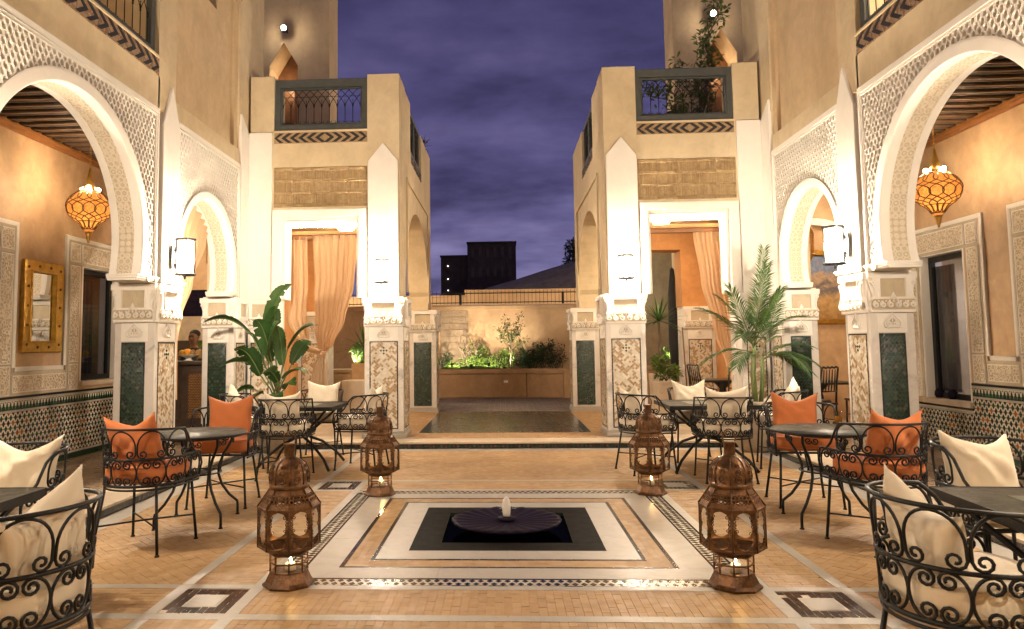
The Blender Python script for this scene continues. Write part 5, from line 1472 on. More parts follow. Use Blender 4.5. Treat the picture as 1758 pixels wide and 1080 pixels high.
# ================================================================== GARDEN AND STREET BEHIND THE PASSAGE
def leafq(mb, c, d, up, L, W, mi=0, fold=.25):
    d = Vector(d).normalized(); up = Vector(up); s = d.cross(up)
    if s.length < 1e-4: s = d.orthogonal()
    s.normalize(); n = s.cross(d); c = Vector(c)
    a, b_, e = c, c + d * L * .5 + s * W * .5 + n * fold * W, c + d * L
    f, g_ = c + d * L * .5 - s * W * .5 + n * fold * W, c + d * L * .5
    mb.add([a, b_, e, f, g_], [(0, 1, 4), (1, 2, 4), (2, 3, 4), (3, 0, 4)], mi, False)
def leaf_cloud(mb, c, rad, n, size, mi=0, shell=.35):
    c = Vector(c)
    for _ in range(n):
        v = Vector((random.gauss(0, 1), random.gauss(0, 1), random.gauss(0, 1))).normalized()
        r_ = random.uniform(shell, 1) ** .6
        p = c + Vector((v.x * rad[0], v.y * rad[1], v.z * rad[2])) * r_
        d = (v + Vector((random.gauss(0, .7), random.gauss(0, .7), random.gauss(0, .5)))).normalized()
        L = size * random.uniform(.6, 1.3)
        leafq(mb, p, d, (random.gauss(0, .4), random.gauss(0, .4), 1), L, L * .45, mi)
def twig(mb, p0, p1, r0, r1, wob=.03, n=7):
    p0, p1 = Vector(p0), Vector(p1)
    pts = [p0.lerp(p1, i / (n - 1)) + Vector((random.gauss(0, wob), random.gauss(0, wob), 0)) * (1 if 0 < i < n - 1 else 0) for i in range(n)]
    mb.tube(pts, [lerp(r0, r1, i / (n - 1)) for i in range(n)], 6); return pts
random.seed(11)
pw = empty('planter_wall', (0, 21, .1), 'long tan garden planter wall with a sloped coping and an angled right end', 'planter wall')
def wseg(p, q, z0, z1, th, name, mat, ov=0.0):
    p, q = Vector((*p, 0)), Vector((*q, 0)); d = (q - p).normalized(); n = Vector((-d.y, d.x, 0))
    p, q = p - d * ov, q + d * ov
    mb = MB(); A = [p - n * (ov), q - n * (ov), q + n * (th + ov), p + n * (th + ov)]
    mb.prism([(v.x, v.y, z1) for v in A], (0, 0, z0 - z1)); return mb.build(name, mat, pw, bevel=.01)
wseg((-5.2, 20.98), (.62, 20.98), .1, .76, .3, 'wall', 'planter_wall'); wseg((.63, 20.97), (1.66, 20.5), .1, .757, .3, 'wall', 'planter_wall')
wseg((-5.2, 20.98), (.64, 20.98), .762, .89, .3, 'coping', 'planter_wall', .045); wseg((.66, 20.955), (1.66, 20.5), .7625, .887, .3, 'coping', 'planter_wall', .043)
MB().box(1.62, 1.84, 20.42, 20.75, .1, .80).box(1.60, 1.87, 20.40, 20.78, .80, .87).build('end_pier', 'planter_wall', pw, bevel=.01)
MB().box(-.02, .10, 20.955, 20.98, .50, .57).build('socket', 'porcelain', pw, bevel=.006)
MB().box(-5.2, 1.7, 21.3, 23.0, .1, .82).build('planting_soil', 'soil')['kind'] = 'structure'
gw = empty('garden_wall', (0, 23.1, .1), 'tall plastered garden wall carrying a black railing', 'wall')
mb = MB().box(-14, -1.98, 23.0, 23.3, .1, 2.66).box(-1.1, 14, 23.0, 23.3, .1, 2.66).box(-1.98, -1.1, 23.03, 23.3, .1, 2.66); mb.build('wall', 'garden_wall', gw)
MB().box(-14, 14, 22.95, 23.35, 2.66, 2.80).build('coping', 'garden_wall', gw, bevel=.01)
MB().box(-14, 14, 22.98, 23.2, 2.80, 2.83).build('flashing', 'travertine', gw)
pcs = []
for j in range(9):
    x = -1.975
    while x < -1.12:
        w = random.uniform(.22, .42); x1 = min(x + w, -1.105); d = random.uniform(0, .012)
        z0 = .86 + j * .2
        if x1 - x > .05: pcs.append(([(x + .006, 23.0 - d, z0 + .006), (x1 - .006, 23.0 - d, z0 + .006), (x1 - .006, 23.0 - d, z0 + .194), (x + .006, 23.0 - d, z0 + .194)], (0, .04, 0), 0))
        x = x1
emit_pieces('stone', 'stones', pcs, ['stone_block'], gw, 60, 9)
fr = empty('railing_fence', (0, 23.0, 2.83), 'black iron railing along the top of the garden wall', 'fence')
for z in (2.88, 3.17): MB().box(-9, 9, 22.97, 23.0, z, z + .028).build('rail', 'iron', fr)
for x in (-7.2, -4.3, -1.33, 1.85, 4.9, 8): MB().box(x - .035, x + .035, 22.95, 23.02, 2.83, 3.2).build('post', 'iron', fr)
b0 = None
for k in range(150):
    x = -8.9 + k * .1195
    if b0 is None: b0 = MB().box(x - .006, x + .006, 22.979, 22.991, 2.84, 3.28).build('bar', 'iron', fr); x00 = x
    else:
        c = b0.copy(); COL.objects.link(c); c.parent = fr; c.location = (x - x00, 0, 0)
lw = empty('street_wall', (0, 31, 0), 'long low beige wall across the street behind the railing', 'wall')
mb = MB().box(-26, -1.6, 31.0, 31.3, -.1, 3.62).box(-1.6, 26, 30.98, 31.3, -.1, 3.80); mb.build('wall', 'garden_wall', lw)
MB().box(-1.62, 26, 30.92, 31.36, 3.80, 3.90).build('coping', 'garden_wall', lw); MB().box(-26, -1.62, 30.94, 31.36, 3.62, 3.68).build('coping', 'garden_wall', lw)
hl = MB(); rows = []
for j in range(14):
    row = []
    for i in range(60):
        x = -45 + i * 2.0; y = 40 + j * 2.6
        h = 8.2 * math.exp(-((x - 14) / 24) ** 2) * math.exp(-((y - 57) / 12) ** 2)
        row.append((x, y, h * 1.12 - .2 + .06 * math.sin(x * 2.1) * math.sin(y)))
    rows.append(row)
hl.grid(rows); h_ = hl.build('hill', 'hill_tan'); h_['kind'] = 'structure'
bd = empty('apartment_block', (-6, 90, 0), 'dark unlit flat roofed block rising behind the street wall', 'building')
MB().box(-7.6, -4.25, 90, 100, 0, 12.5).build('stair_tower', 'dark_concrete', bd, bevel=.05)
MB().box(-4.249, 1.62, 88.5, 102, 0, 13.9).build('main_block', 'dark_concrete', bd, bevel=.05)
MB().box(-7.7, -4.3, 89.95, 100.05, 12.5, 12.7).build('parapet', 'dark_concrete', bd); MB().box(-4.33, 1.70, 88.4, 102.1, 13.9, 14.1).build('parapet', 'dark_concrete', bd)
for k, z in enumerate((11.3, 9.7, 8.3)): MB().box(-6.78, -6.66, 89.9, 90.0, z, z + .12).build('lit_window', 'window_light', bd)
for i in range(6):
    for j in range(4):
        MB().box(-3.8 + i * .9, -3.4 + i * .9, 88.46, 88.499, 5 + j * 2.4, 6.2 + j * 2.4).build('window', 'dark_wood', bd)
tr = empty('tree', (5.6, 58, 6), 'dark silhouetted tree on the slope against the dusk sky', 'tree')
mb = MB(); twig(mb, (5.6, 58, 6.0), (5.6, 58, 10.0), .3, .06); mb.build('trunk', 'bark', tr)
mb = MB()
for k in range(9): leaf_cloud(mb, (5.3 + random.uniform(-.2, .9) + k * .05, 58 + random.uniform(-.6, .6), 7.6 + k * .3), (.62 - .035 * k, .6, .4), 160, .26)
mb.build('crown', 'silhouette_leaf', tr)

# lit sapling, ground shrubs and the dry shadow-casting bush in the planter
random.seed(5)
sp = empty('sapling', (.20, 21.6, .82), 'slender brightly lit sapling in the middle of the garden planter', 'tree')
mb = MB(); base = Vector((.20, 21.6, .82)); twig(mb, base, base + Vector((-.03, 0, .75)), .022, .016, .01)
tips = []
for k in range(9):
    a = k * 2.4; z = .55 + k * .09
    p1 = base + Vector((.42 * math.cos(a) * (1 - .3 * k / 9), .25 * math.sin(a), z + .34)); pts = twig(mb, base + Vector((-.03, 0, min(z, .75))), p1, .012, .004, .015); tips += pts[3:]
mb.build('trunk', 'bark', sp)
mb = MB()
for p in tips:
    leaf_cloud(mb, p, (.12, .12, .09), 17, .085, 0, .1)
leaf_cloud(mb, base + Vector((.02, 0, .35)), (.08, .08, .22), 40, .07)
mb.build('crown', 'sapling_leaf', sp)
def shrub(name, label, c, rad, n, size, mat, cat='shrub', group=None, blobs=6):
    root = empty(name, c, label, cat, group)
    mb = MB()
    for k in range(5):
        a = k * 1.3; twig(mb, c, (c[0] + rad[0] * .6 * math.cos(a), c[1] + rad[1] * .6 * math.sin(a), c[2] + rad[2] * 1.1), .012, .004, .02)
    mb.build('stems', 'bark', root)
    mb = MB()
    for k in range(blobs):
        q = (c[0] + random.uniform(-.7, .7) * rad[0], c[1] + random.uniform(-.6, .6) * rad[1], c[2] + rad[2] * random.uniform(.35, 1.25))
        leaf_cloud(mb, q, (rad[0] * random.uniform(.3, .55), rad[1] * .5, rad[2] * random.uniform(.3, .6)), n // blobs, size, 0, .1)
    mb.build('foliage', mat, root); return root
shrub('shrub', 'bright lit leafy shrub at the left of the garden planter', (-1.15, 22.05, .82), (.60, .22, .26), 900, .085, 'shrub_leaf', blobs=9)
shrub('shrub', 'low dim shrub between the bright shrub and the sapling', (-.30, 22.1, .82), (.40, .25, .32), 650, .085, 'shrub_leaf', blobs=7)
shrub('shrub', 'dark bushy shrub left of the stone coursed wall panel', (-1.95, 22.2, .82), (.34, .25, .38), 420, .09, 'dark_leaf')
shrub('shrub', 'leafy shrub behind the bare bush at the foot of the wall', (-.78, 22.45, .82), (.36, .2, .46), 620, .085, 'shrub_leaf', blobs=8)
shrub('shrub', 'rounded shrub just left of the sapling trunk', (-.02, 22.35, .82), (.30, .2, .40), 560, .085, 'shrub_leaf', blobs=7)
shrub('shrub', 'dim shrub just right of the sapling trunk', (.48, 22.4, .82), (.30, .2, .42), 560, .085, 'dark_leaf', blobs=7)
mb = MB()
for _ in range(2600):
    x = random.uniform(-1.75, -.25); p = (x, random.uniform(21.5, 21.85), .81); leafq(mb, p, (random.gauss(0, .35), random.gauss(0, .2), 1), (0, 1, 0), random.uniform(.08, .20), .02)
o = mb.build('grass', 'shrub_leaf'); tag(o, 'bright green grass tufts along the front of the planter', 'grass', None, 'stuff')
for k, (x, h) in enumerate(((.75, .55), (1.15, .75), (1.6, .95))):
    shrub('climbing_shrub', ('low', 'middle', 'tall')[k] + ' dark trailing shrub against the wall right of the sapling' + (', beside the end pier' if k == 2 else ''), (x, 22.6, .82), (.30, .18, h * .7), 700, .08, 'dark_leaf', blobs=10)
bt = empty('bare_bush', (-.95, 22.0, .82), 'pale bare branching bush throwing its shadow on the garden wall', 'shrub')
mb = MB()
for k in range(16):
    a = random.uniform(-.55, .55); L = random.uniform(.6, 1.05)
    twig(mb, (-.95, 22.0, .82), (-.95 + L * math.sin(a), 22.0 + random.uniform(-.1, .25), .82 + L * math.cos(a)), .016, .006, .03)
mb.build('branches', 'bark', bt)
mb = MB(); leaf_cloud(mb, (-.95, 22.1, 1.35), (.30, .15, .38), 200, .07); mb.build('foliage', 'shrub_leaf', bt)
for k, (loc, tgt, e) in enumerate((((-.95, 21.33, 1.02), (-.95, 23.0, 2.05), 80), ((.02, 21.36, .93), (.2, 21.8, 1.8), 120), ((-1.5, 21.34, 1.06), (-1.45, 22.0, 1.15), 120), ((-.45, 21.34, 1.06), (-.35, 22.1, 1.2), 110))):  # the last two spotlights are added to brighten the shrubs
    g_ = empty('garden_spotlight', loc, ('small garden spotlight hidden in the grass below the bare bush', 'small garden spotlight at the foot of the sapling', 'added small garden spotlight at the left end of the planter grass', 'added small garden spotlight between the bare bush and the sapling')[k], 'spotlight', 'garden spotlights')
    MB().lathe([(.02, -.12), (.02, -.06), (.045, -.05), (.05, .0), (.045, .0)], 12, loc).build('housing', 'iron', g_)
    spot_light('garden_beam', (loc[0], loc[1], loc[2] + .03), tgt, e, (1.0, .85, .62), R(118), .8, .03, g_)
# planters and lit plants behind the pavilions
for s in (-1, 1):
    lo, hi = sorted((s * 2.2, s * 4.9))
    pl_ = empty('planter_box', (s * 3.5, 18.4, .1), ('brown planter wall behind the tied curtain' if s < 0 else 'brown planter wall behind the dining chairs'), 'planter', 'planters behind the pavilions')
    MB().box(lo, hi, 18.2, 19.2, .1, .92).build('wall', 'planter_wall', pl_, bevel=.01); MB().box(lo - .03, hi + .03, 18.17, 19.23, .92, 1.0).build('coping', 'planter_wall', pl_, bevel=.01)
shrub('shrub', 'bright green lit shrub seen below the wide curtain', (-3.72, 18.6, 1.0), (.30, .25, .42), 700, .08, 'shrub_leaf')
shrub('shrub', 'green lit shrub behind the rear dining chair', (4.15, 18.6, 1.0), (.35, .25, .30), 500, .08, 'shrub_leaf')
for k, (x, lab) in enumerate(((-3.75, 'small uplight in the planter behind the curtain'), (4.2, 'small uplight in the planter behind the dining room'), (2.5, 'small uplight beneath the spiky plant right of the passage'))):
    g_ = empty('garden_spotlight', (x, 18.35, 1.08), lab, 'spotlight', 'garden spotlights')
    MB().lathe([(.02, -.08), (.02, -.03), (.04, -.02), (.045, .02), (.04, .02)], 12, (x, 18.35, 1.08)).build('housing', 'iron', g_)
    spot_light('garden_beam', (x, 18.35, 1.11), (x, 18.7, 2.0), 260, (1.0, .95, .7), R(120), .8, .03, g_)
def spiky(name, label, c, h, nl, L, w, mat='dark_leaf', trunk=True):
    root = empty(name, c, label, 'plant', 'spiky leaved plants')
    c = Vector(c); top = c + Vector((0, 0, h))
    if trunk:
        mb = MB(); twig(mb, c, top, .03, .022, .01); mb.build('trunk', 'bark', root)
    for _ in range(nl):
        mb = MB()
        a = random.uniform(0, 2 * PI); e = random.uniform(-.25, 1.35); l_ = L * random.uniform(.75, 1.1)
        d = Vector((math.cos(a) * math.cos(e), math.sin(a) * math.cos(e), math.sin(e))); sd = d.cross(Vector((0, 0, 1))).normalized()
        pts = [top + d * l_ * t - Vector((0, 0, .25 * l_ * t * t * (1.2 - abs(e)))) for t in (0, .25, .5, .75, 1)]
        rows = [[p - sd * w * k, p + Vector((0, 0, -.004)), p + sd * w * k] for p, k in zip(pts, (.5, 1, .9, .55, .03))]
        mb.grid(rows); mb.build('leaf', mat, root, fixn=False)
    return root
random.seed(21)
spiky('yucca', 'dark spiky yucca between the wide curtain and the pavilion pillar', (-3.05, 16.1, 1.15), .35, 55, .62, .016, 'palm_leaf')
spiky('yucca', 'thin stemmed spiky plant right of the passage with a bare trunk', (3.10, 14.9, .95), 1.05, 60, .55, .014, 'palm_leaf')
shrub('potted_shrub', 'bushy green plant low beside the passage pillar on the palm side', (3.03, 14.1, .85), (.24, .22, .30), 520, .085, 'shrub_leaf')
def potbox(name, label, c, w, h, mat):
    root = empty(name, c, label, 'plant pot', 'plant pots')
    mb = MB(); x, y, z = c
    mb.add([(x + sx * w * k, y + sy * w * k, z + zz) for zz, k in ((0, .42), (h, .5), (h, .43), (h - .06, .43)) for sx, sy in ((-1, -1), (1, -1), (1, 1), (-1, 1))],
           [(0, 3, 2, 1)] + [(4 * i + k, 4 * i + (k + 1) % 4, 4 * i + 4 + (k + 1) % 4, 4 * i + 4 + k) for i in range(3) for k in range(4)] + [(12, 13, 14, 15)])
    mb.build('pot', mat, root, bevel=.01)
    MB().box(x - w * .42, x + w * .42, y - w * .42, y + w * .42, z + h - .08, z + h - .045).build('soil', 'soil', root); return root
potbox('square_pot', 'square cream stone pot left of the passage pillar', (-2.78, 13.7, .1), .42, .84, 'travertine')
potbox('square_pot', 'square cream stone pot under the bushy plant on the palm side', (3.03, 14.1, .1), .42, .74, 'travertine')
potbox('square_pot', 'cream pot carrying the spiky yucca by the wide curtain', (-3.05, 16.1, .1), .5, 1.1, 'planter_wall')
potbox('square_pot', 'cream pot carrying the bare trunked spiky plant', (3.10, 14.9, .1), .4, .86, 'travertine')
ou = empty('outbuilding', (3.9, 20.5, .1), 'plain grey rendered shed wall seen through the right pavilion doorway', 'building')
MB().box(2.6, 9.5, 20.3, 20.6, .1, 4.3).build('wall', 'hill_tan', ou); MB().box(2.5, 9.5, 20.2, 20.7, 4.3, 4.45).build('coping', 'hill_tan', ou)
um = empty('closed_umbrella', (4.0, 17.6, .1), 'tall closed black parasol leaning behind the right doorway', 'umbrella')
mb = MB(); mb.lathe([(.03, 0), (.03, .9), (.09, .95), (.13, 1.5), (.11, 2.6), (.05, 3.2), (.0, 3.25)], 10, (4.0, 17.6, .1))
mb.build('folded_canopy', 'umbrella_cloth', um); MB().lathe([(.26, 0), (.26, .06), (.05, .09), (.03, .2)], 16, (4.0, 17.6, .1)).build('base', 'iron', um)
bs = empty('garden_broom', (3.93, 16.28, .1), 'thin wooden broom leaning behind the right doorway', 'broom')
MB().tube([(3.93, 16.24, .5), (3.90, 16.36, 1.9)], .014, 6).build('handle', 'brown_wood', bs)
mb = MB()
for k in range(40): mb.tube([(3.93, 16.24, .5), (3.93 + random.uniform(-.12, .12), 16.22 + random.uniform(-.04, .04), .1)], .004, 4)
mb.build('bristles', 'reed', bs)

# greenery on the right roof terrace and a palm tip on the left one
random.seed(31)
vr = empty('climbing_plant', (4.25, 14.2, 5.12), 'leafy climbing plant in a terracotta pot on the right roof terrace', 'plant')
MB().lathe([(.0, 0), (.20, 0), (.30, .42), (.33, .45), (.33, .52), (.28, .52), (.27, .44), (.0, .44)], 20, (3.78, 13.9, 5.12)).build('pot', 'cornice_wood', vr)
mb = MB(); paths = []
for (dx, z) in ((.35, 8.2), (.45, 9.6), (-.25, 7.1), (-.55, 6.75), (.2, 7.6), (-.9, 6.5), (.6, 8.9)):
    paths += twig(mb, (3.78, 13.9, 5.5), (3.78 + dx, 14.2 + random.uniform(-.2, .5), z), .02, .005, .10, 10)[2:]
mb.build('stems', 'bark', vr)
mb = MB()
for p in paths: leaf_cloud(mb, p, (.17, .2, .19), 24, .12, 0, .1)
mb.build('foliage', 'sapling_leaf', vr)
spiky('terrace_palm', 'small dark palm tip above the left pavilion parapet', (-1.75, 15.9, 5.2), .72, 30, .34, .016, 'silhouette_leaf')

# street lamps beyond the garden wall, hidden from the courtyard by the pavilions
for k, (x, y, lab) in enumerate(((-8.5, 27.0, 'street lamp behind the pavilion with the tied curtain'), (9.0, 27.0, 'street lamp behind the pavilion with the palm'))):
    t = empty('street_lamp', (x, y, 0), lab, 'street lamp', 'street lamps')
    MB().tube([(x, y, -.1), (x, y, 4.6), (x, y - .3, 4.95), (x, y - .9, 5.0)], [.07, .05, .04, .035], 8).build('pole', 'iron', t)
    MB().box(x - .12, x + .12, y - 1.35, y - .85, 4.95, 5.06).build('lamp_head', 'iron', t, bevel=.02)
    MB().ball((x, y - 1.1, 4.86), .085, 12).build('lit_lens', 'street_glow', t)
for s in (-1, 1):
    t = empty('garden_bulkhead', (s * 2.0, 17.0, 2.9), 'round bulkhead lamp on the rear of the ' + ('curtained pavilion facing the planter' if s < 0 else 'palm side pavilion facing the planter'), 'wall lamp', 'bulkhead lamps')
    mb = MB(); mb.tube([(s * 1.85, 17.0, 2.9), (s * 1.85, 17.07, 2.9)], .09, 14); mb.build('housing', 'iron', t)
    MB().ball((s * 1.85, 17.09, 2.9), .075, 12, 0, (1, .6, 1)).build('lit_lens', 'room_lamp', t)
import mathutils
mathutils_noise = lambda p: mathutils.noise.noise(Vector(p))
# ================================================================== FURNITURE
random.seed(41)
HB, ZB0, ZM, ZT = .30, .515, .715, .93
def U_path(sarc):
    """plan curve of the chair rim by arc length, 0 = right front, centre of the back at half"""
    st = .27; L = 2 * st + PI * HB
    s_ = sarc
    if s_ < st: return (HB, st - .01 - s_)
    if s_ > L - st: return (-HB, -.01 + (s_ - (L - st)))
    a = (s_ - st) / HB
    return (HB * math.cos(a), -.01 - HB * math.sin(a))
UL = 2 * .27 + PI * HB
def onU(s_, z, out=0.0):
    x, y = U_path(s_); k = 1 + .16 * (z - ZB0) * (1 if y < .05 else .6) + out
    return (x * k, y * k - .05 * max(0, z - ZM) * (1 if y < 0 else 0), z)
def chair_parts(root):
    rr = .0085
    for sx in (-1, 1):
        for (x, y, fx, fy) in ((.255, .225, .285, .262), (.215, -.205, .275, -.275)):
            mb = MB(); mb.tube([(sx * x, y, ZB0), (sx * (x * .4 + fx * .6), y * .4 + fy * .6, .2), (sx * fx, fy, .012)], .0115, 7)
            mb.lathe([(.019, 0), (.019, .008), (.012, .014)], 8, (sx * fx, fy, 0)); mb.build('leg', 'iron', root, world=False)
    mb = MB()
    z = .2; q = lambda sx, fr: (sx * (.255 * .35 + .285 * .65), .25, z) if fr else (sx * (.26), -.255, z)
    mb.tube([q(1, 1), (0, 0, z + .005), q(-1, 0)], .007, 6); mb.tube([q(-1, 1), (0, 0, z - .005), q(1, 0)], .007, 6)
    mb.build('stretcher', 'iron', root, world=False)
    N = 48
    mb = MB(); mb.tube([onU(UL * i / N, ZB0) for i in range(N + 1)], .0115, 7); mb.tube([onU(UL * i / N, ZB0 - .028) for i in range(N + 1)], .008, 6)
    mb.tube([onU(0, ZB0), onU(UL, ZB0)], .0105, 6)
    for k in range(4): mb.tube([(-.27, .2 - k * .12, ZB0 - .004), (.27, .2 - k * .12, ZB0 - .004)], .005, 4)
    mb.build('seat_frame', 'iron', root, world=False)
    mb = MB(); mb.tube([onU(UL * i / N, ZM) for i in range(N + 1)], .0095, 7)
    for s_ in (0.0, UL):
        p0, p1 = onU(s_, ZM), onU(s_, ZB0); mb.tube([p0, (p0[0] * 1.03, p0[1] + .012, (ZM + ZB0) / 2), p1], .0095, 6)
    mb.build('arm_rail', 'iron', root, world=False)
    sA, sB = .26, UL - .26
    def top(s_):
        c = 0.5 * UL; d = abs(s_ - c) / (c - sA)
        return ZT + .015 * (1 - min(1, d) ** 2)
    pts = [onU(.07, ZM), onU(.13, ZM + .05), onU(.2, ZT - .055)] + [onU(sA + (sB - sA) * i / 36, top(sA + (sB - sA) * i / 36)) for i in range(37)] + [onU(UL - .2, ZT - .055), onU(UL - .13, ZM + .05), onU(UL - .07, ZM)]
    mb = MB(); mb.tube(pts, .0098, 7); mb.build('back_rail', 'iron', root, world=False)
    # upper band: hairpin arches with curled feet; lower band: pairs of C-scrolls
    na = 5; cw = (sB - sA + .1) / na
    for i in range(na):
        sc_ = sA - .05 + cw * (i + .5)
        h = min(top(sc_) - ZM - .004, .21)
        mb = MB(); mb.tube([onU(min(max(sc_ + u, .08), UL - .08), ZM + .006 + v) for u, v in arch_scroll(cw * .47, h, cw * .17)], .0068, 6); mb.build('arch_scroll', 'iron', root, world=False)
    nc = 7; cw = UL / nc
    for i in range(nc):
        sc_ = cw * (i + .5); rs = cw * .165; w = cw * .5 - rs - .004
        for sg in (-1, 1):
            mb = MB(); mb.tube([onU(min(max(sc_ + sg * (cw * .495 - u), 0), UL), ZB0 + .006 + v) for u, v in scroll(w, ZM - ZB0 - .012, rs)], .0068, 6)
            mb.build('c_scroll', 'iron', root, world=False)
PROTO = None
def cushion_mesh(name, w, mat, seed, th=.15, sag=.05, n=18):
    random.seed(seed); mb = MB(); rows = []
    ph = [random.uniform(0, 6) for _ in range(6)]
    for side in (1, -1):
        g_ = []
        for j in range(n + 1):
            row = []
            v = -1 + 2 * j / n
            for i in range(n + 1):
                u = -1 + 2 * i / n
                e = (1 - u * u) * (1 - v * v)
                t = th * .5 * max(0, e) ** .42
                px = u * w / 2 * (1 - .10 * (1 - v * v) * u * u)
                pz = v * w / 2 * (1 - .08 * (1 - u * u) * v * v)
                if v > 0: pz -= sag * v * (1 - u * u) * (1 + .2 * math.sin(3 * u + ph[0]))
                wr = .010 * math.sin(5 * u + 3 * v + ph[1]) * e + .007 * math.sin(9 * u - 7 * v + ph[2]) * e + .014 * math.exp(-((u - .15 * math.sin(ph[4])) / .16) ** 2) * max(0, v) * side * -1 * (1 - abs(v)) * 2
                nz = mathutils_noise((u * 1.7 + seed, v * 1.7, seed * .37 + side)); cr = (1 - abs(nz) * 2.2)
                wr += .016 * max(0, cr) ** 3 * e ** .5 + .012 * mathutils_noise((u * .9 + seed * 2.1, v * .9, 3.3 + side)) * e ** .5
                row.append((px, side * t + wr + .012 * u * v * math.sin(ph[3]), pz))
            g_.append(row)
        if side < 0: g_ = [r_[::-1] for r_ in g_]
        mb.grid(g_)
    # piped seam
    loop = [(-1 + 2 * i / 24, 1) for i in range(24)] + [(1, 1 - 2 * i / 24) for i in range(24)] + [(1 - 2 * i / 24, -1) for i in range(24)] + [(-1, -1 + 2 * i / 24) for i in range(24)]
    me = mb.mesh(name, [mat], fixn=True)
    bm = bmesh.new(); bm.from_mesh(me); bmesh.ops.remove_doubles(bm, verts=bm.verts, dist=.0005); bmesh.ops.recalc_face_normals(bm, faces=bm.faces); bm.to_mesh(me); bm.free()
    return me
def pad_mesh(name, mat, seed):
    random.seed(seed); mb = MB(); n = 40; rows = []
    def outl(k):
        a = 2 * PI * k / n; c, s = math.cos(a), math.sin(a); p = 2 / 5.0
        x = math.copysign(abs(c) ** p, c) * .268; y = math.copysign(abs(s) ** p, s) * .262 - .012
        if y < -.05: x *= 1 - .22 * ((-.05 - y) / .22) ** 2
        return x, y
    for (k_, z) in ((.0, .0), (.9, .0), (.985, .018), (1.0, .055), (1.0, .09), (.985, .118), (.92, .134), (.6, .146), (.0, .148)):
        rows.append([(outl(k)[0] * k_, outl(k)[1] * k_, z + .006 * math.sin(outl(k)[0] * 14 + seed) * k_) for k in range(n)])
    mb.grid(rows, 0, True, True)
    for zz in (.024, .122): mb.tube([(outl(k)[0] * .992, outl(k)[1] * .992, zz) for k in range(n)], .005, 5, True)
    return mb.mesh(name, [mat])
PILL = {c: [cushion_mesh('back_cushion', w_, c, sd + 10 * i, th_, sg) for i, (w_, th_, sg) in enumerate(((.46, .16, .07), (.48, .15, .05), (.45, .17, .085)))] for c, sd in (('orange_fabric', 3), ('cream_fabric', 7))}
PADS = {c: pad_mesh('seat_cushion', c, 2) for c in ('orange_fabric', 'cream_fabric')}
n_ch = [0]
def chair(x, y, rz, col, label, ptilt=.22, pspin=0.0, z=0.0, lift=0.0, pz=.0, dx=0.0):
    global PROTO
    if PROTO is None:
        root = empty('iron_chair', (0, 0, 0)); chair_parts(root); PROTO = root
    else: root = copy_tree(PROTO)
    root.location = (x, y, z); root.rotation_euler = (0, 0, rz)
    tag(root, label, 'chair', 'wrought iron armchairs')
    cn = 'orange' if col.startswith('o') else 'cream'
    rest = label.split(' with ')[0].split('chair ', 1)[1]; rest2 = 'chair ' + rest
    M = Matrix.Translation((x, y, z)) @ Matrix.Rotation(rz, 4, 'Z')
    sc = bpy.data.objects.new('seat_cushion', PADS[col]); COL.objects.link(sc); sc.matrix_world = M @ Matrix.Translation((0, 0.005, ZB0 + .012))
    tag(sc, cn + ' seat cushion, ' + rest2, 'cushion', 'seat cushions')
    k = n_ch[0]; n_ch[0] += 1
    bc = bpy.data.objects.new('back_cushion', PILL[col][k % 3]); COL.objects.link(bc)
    bc.matrix_world = M @ Matrix.Translation((dx, -.165, .835 + lift)) @ Matrix.Rotation(pz, 4, 'Z') @ Matrix.Rotation(ptilt, 4, 'X') @ Matrix.Rotation(pspin, 4, 'Y')
    tag(bc, cn + ' back cushion, ' + rest2, 'cushion', 'back cushions')
    return root
OR, CR = 'orange_fabric', 'cream_fabric'
chair(-2.86, 5.84, -.12, OR, 'black wrought iron chair on the near side of the left round table with orange cushions', .25, -.10)
chair(-2.83, 7.42, PI + .06, OR, 'black wrought iron chair on the far side of the left round table with orange cushions', .16, .03)
chair(-2.66, 8.93, .04, CR, 'black wrought iron chair backed towards the camera at the left square table with cream cushions', .2, .03)
chair(-1.86, 9.62, PI / 2 - .15, CR, 'black wrought iron chair between the left square table and the tall lantern with cream cushions', .2, .05)
chair(-2.62, 10.45, PI, CR, 'black wrought iron chair facing the camera behind the left square table with cream cushions', .18, -.03)
chair(-3.44, 9.75, -PI / 2 + .2, CR, 'black wrought iron chair beside the banana plant pot with cream cushions', .2, .25)
chair(-3.07, 4.45, PI - .05, CR, 'black wrought iron chair behind the slate table at the mirror side with cream cushions', .3, .06, lift=-.05)
chair(-2.01, 2.93, PI / 2 - .12, CR, 'large foreground wrought iron chair nearest the camera on the mirror side with cream cushions', .2, -.28, lift=-.05)
chair(2.86, 5.90, .22, OR, 'black wrought iron chair on the near side of the right round table with orange cushions', .2, .04)
chair(2.87, 7.42, PI - .08, OR, 'black wrought iron chair on the far side of the right round table with orange cushions', .16, -.05)
chair(2.50, 8.68, -.03, CR, 'black wrought iron chair backed towards the camera at the right square table with cream cushions', .2, -.02)
chair(1.71, 9.25, -PI / 2 + .25, CR, 'black wrought iron chair between the passage pillar and the right square table with cream cushions', .2, -.1)
chair(2.52, 10.12, PI, CR, 'black wrought iron chair facing the camera behind the right square table with cream cushions', .18, .03)
chair(3.46, 9.6, PI / 2 - .25, CR, 'black wrought iron chair beside the palm pot with cream cushions', .2, -.2)
chair(2.86, 4.50, PI + .08, CR, 'black wrought iron chair behind the slate table at the painting side with cream cushions', .3, -.06, lift=-.04)
chair(1.812, 3.07, -PI / 2 + .02, CR, 'large foreground wrought iron chair nearest the camera on the painting side with cream cushions', .2, .28, lift=-.07)

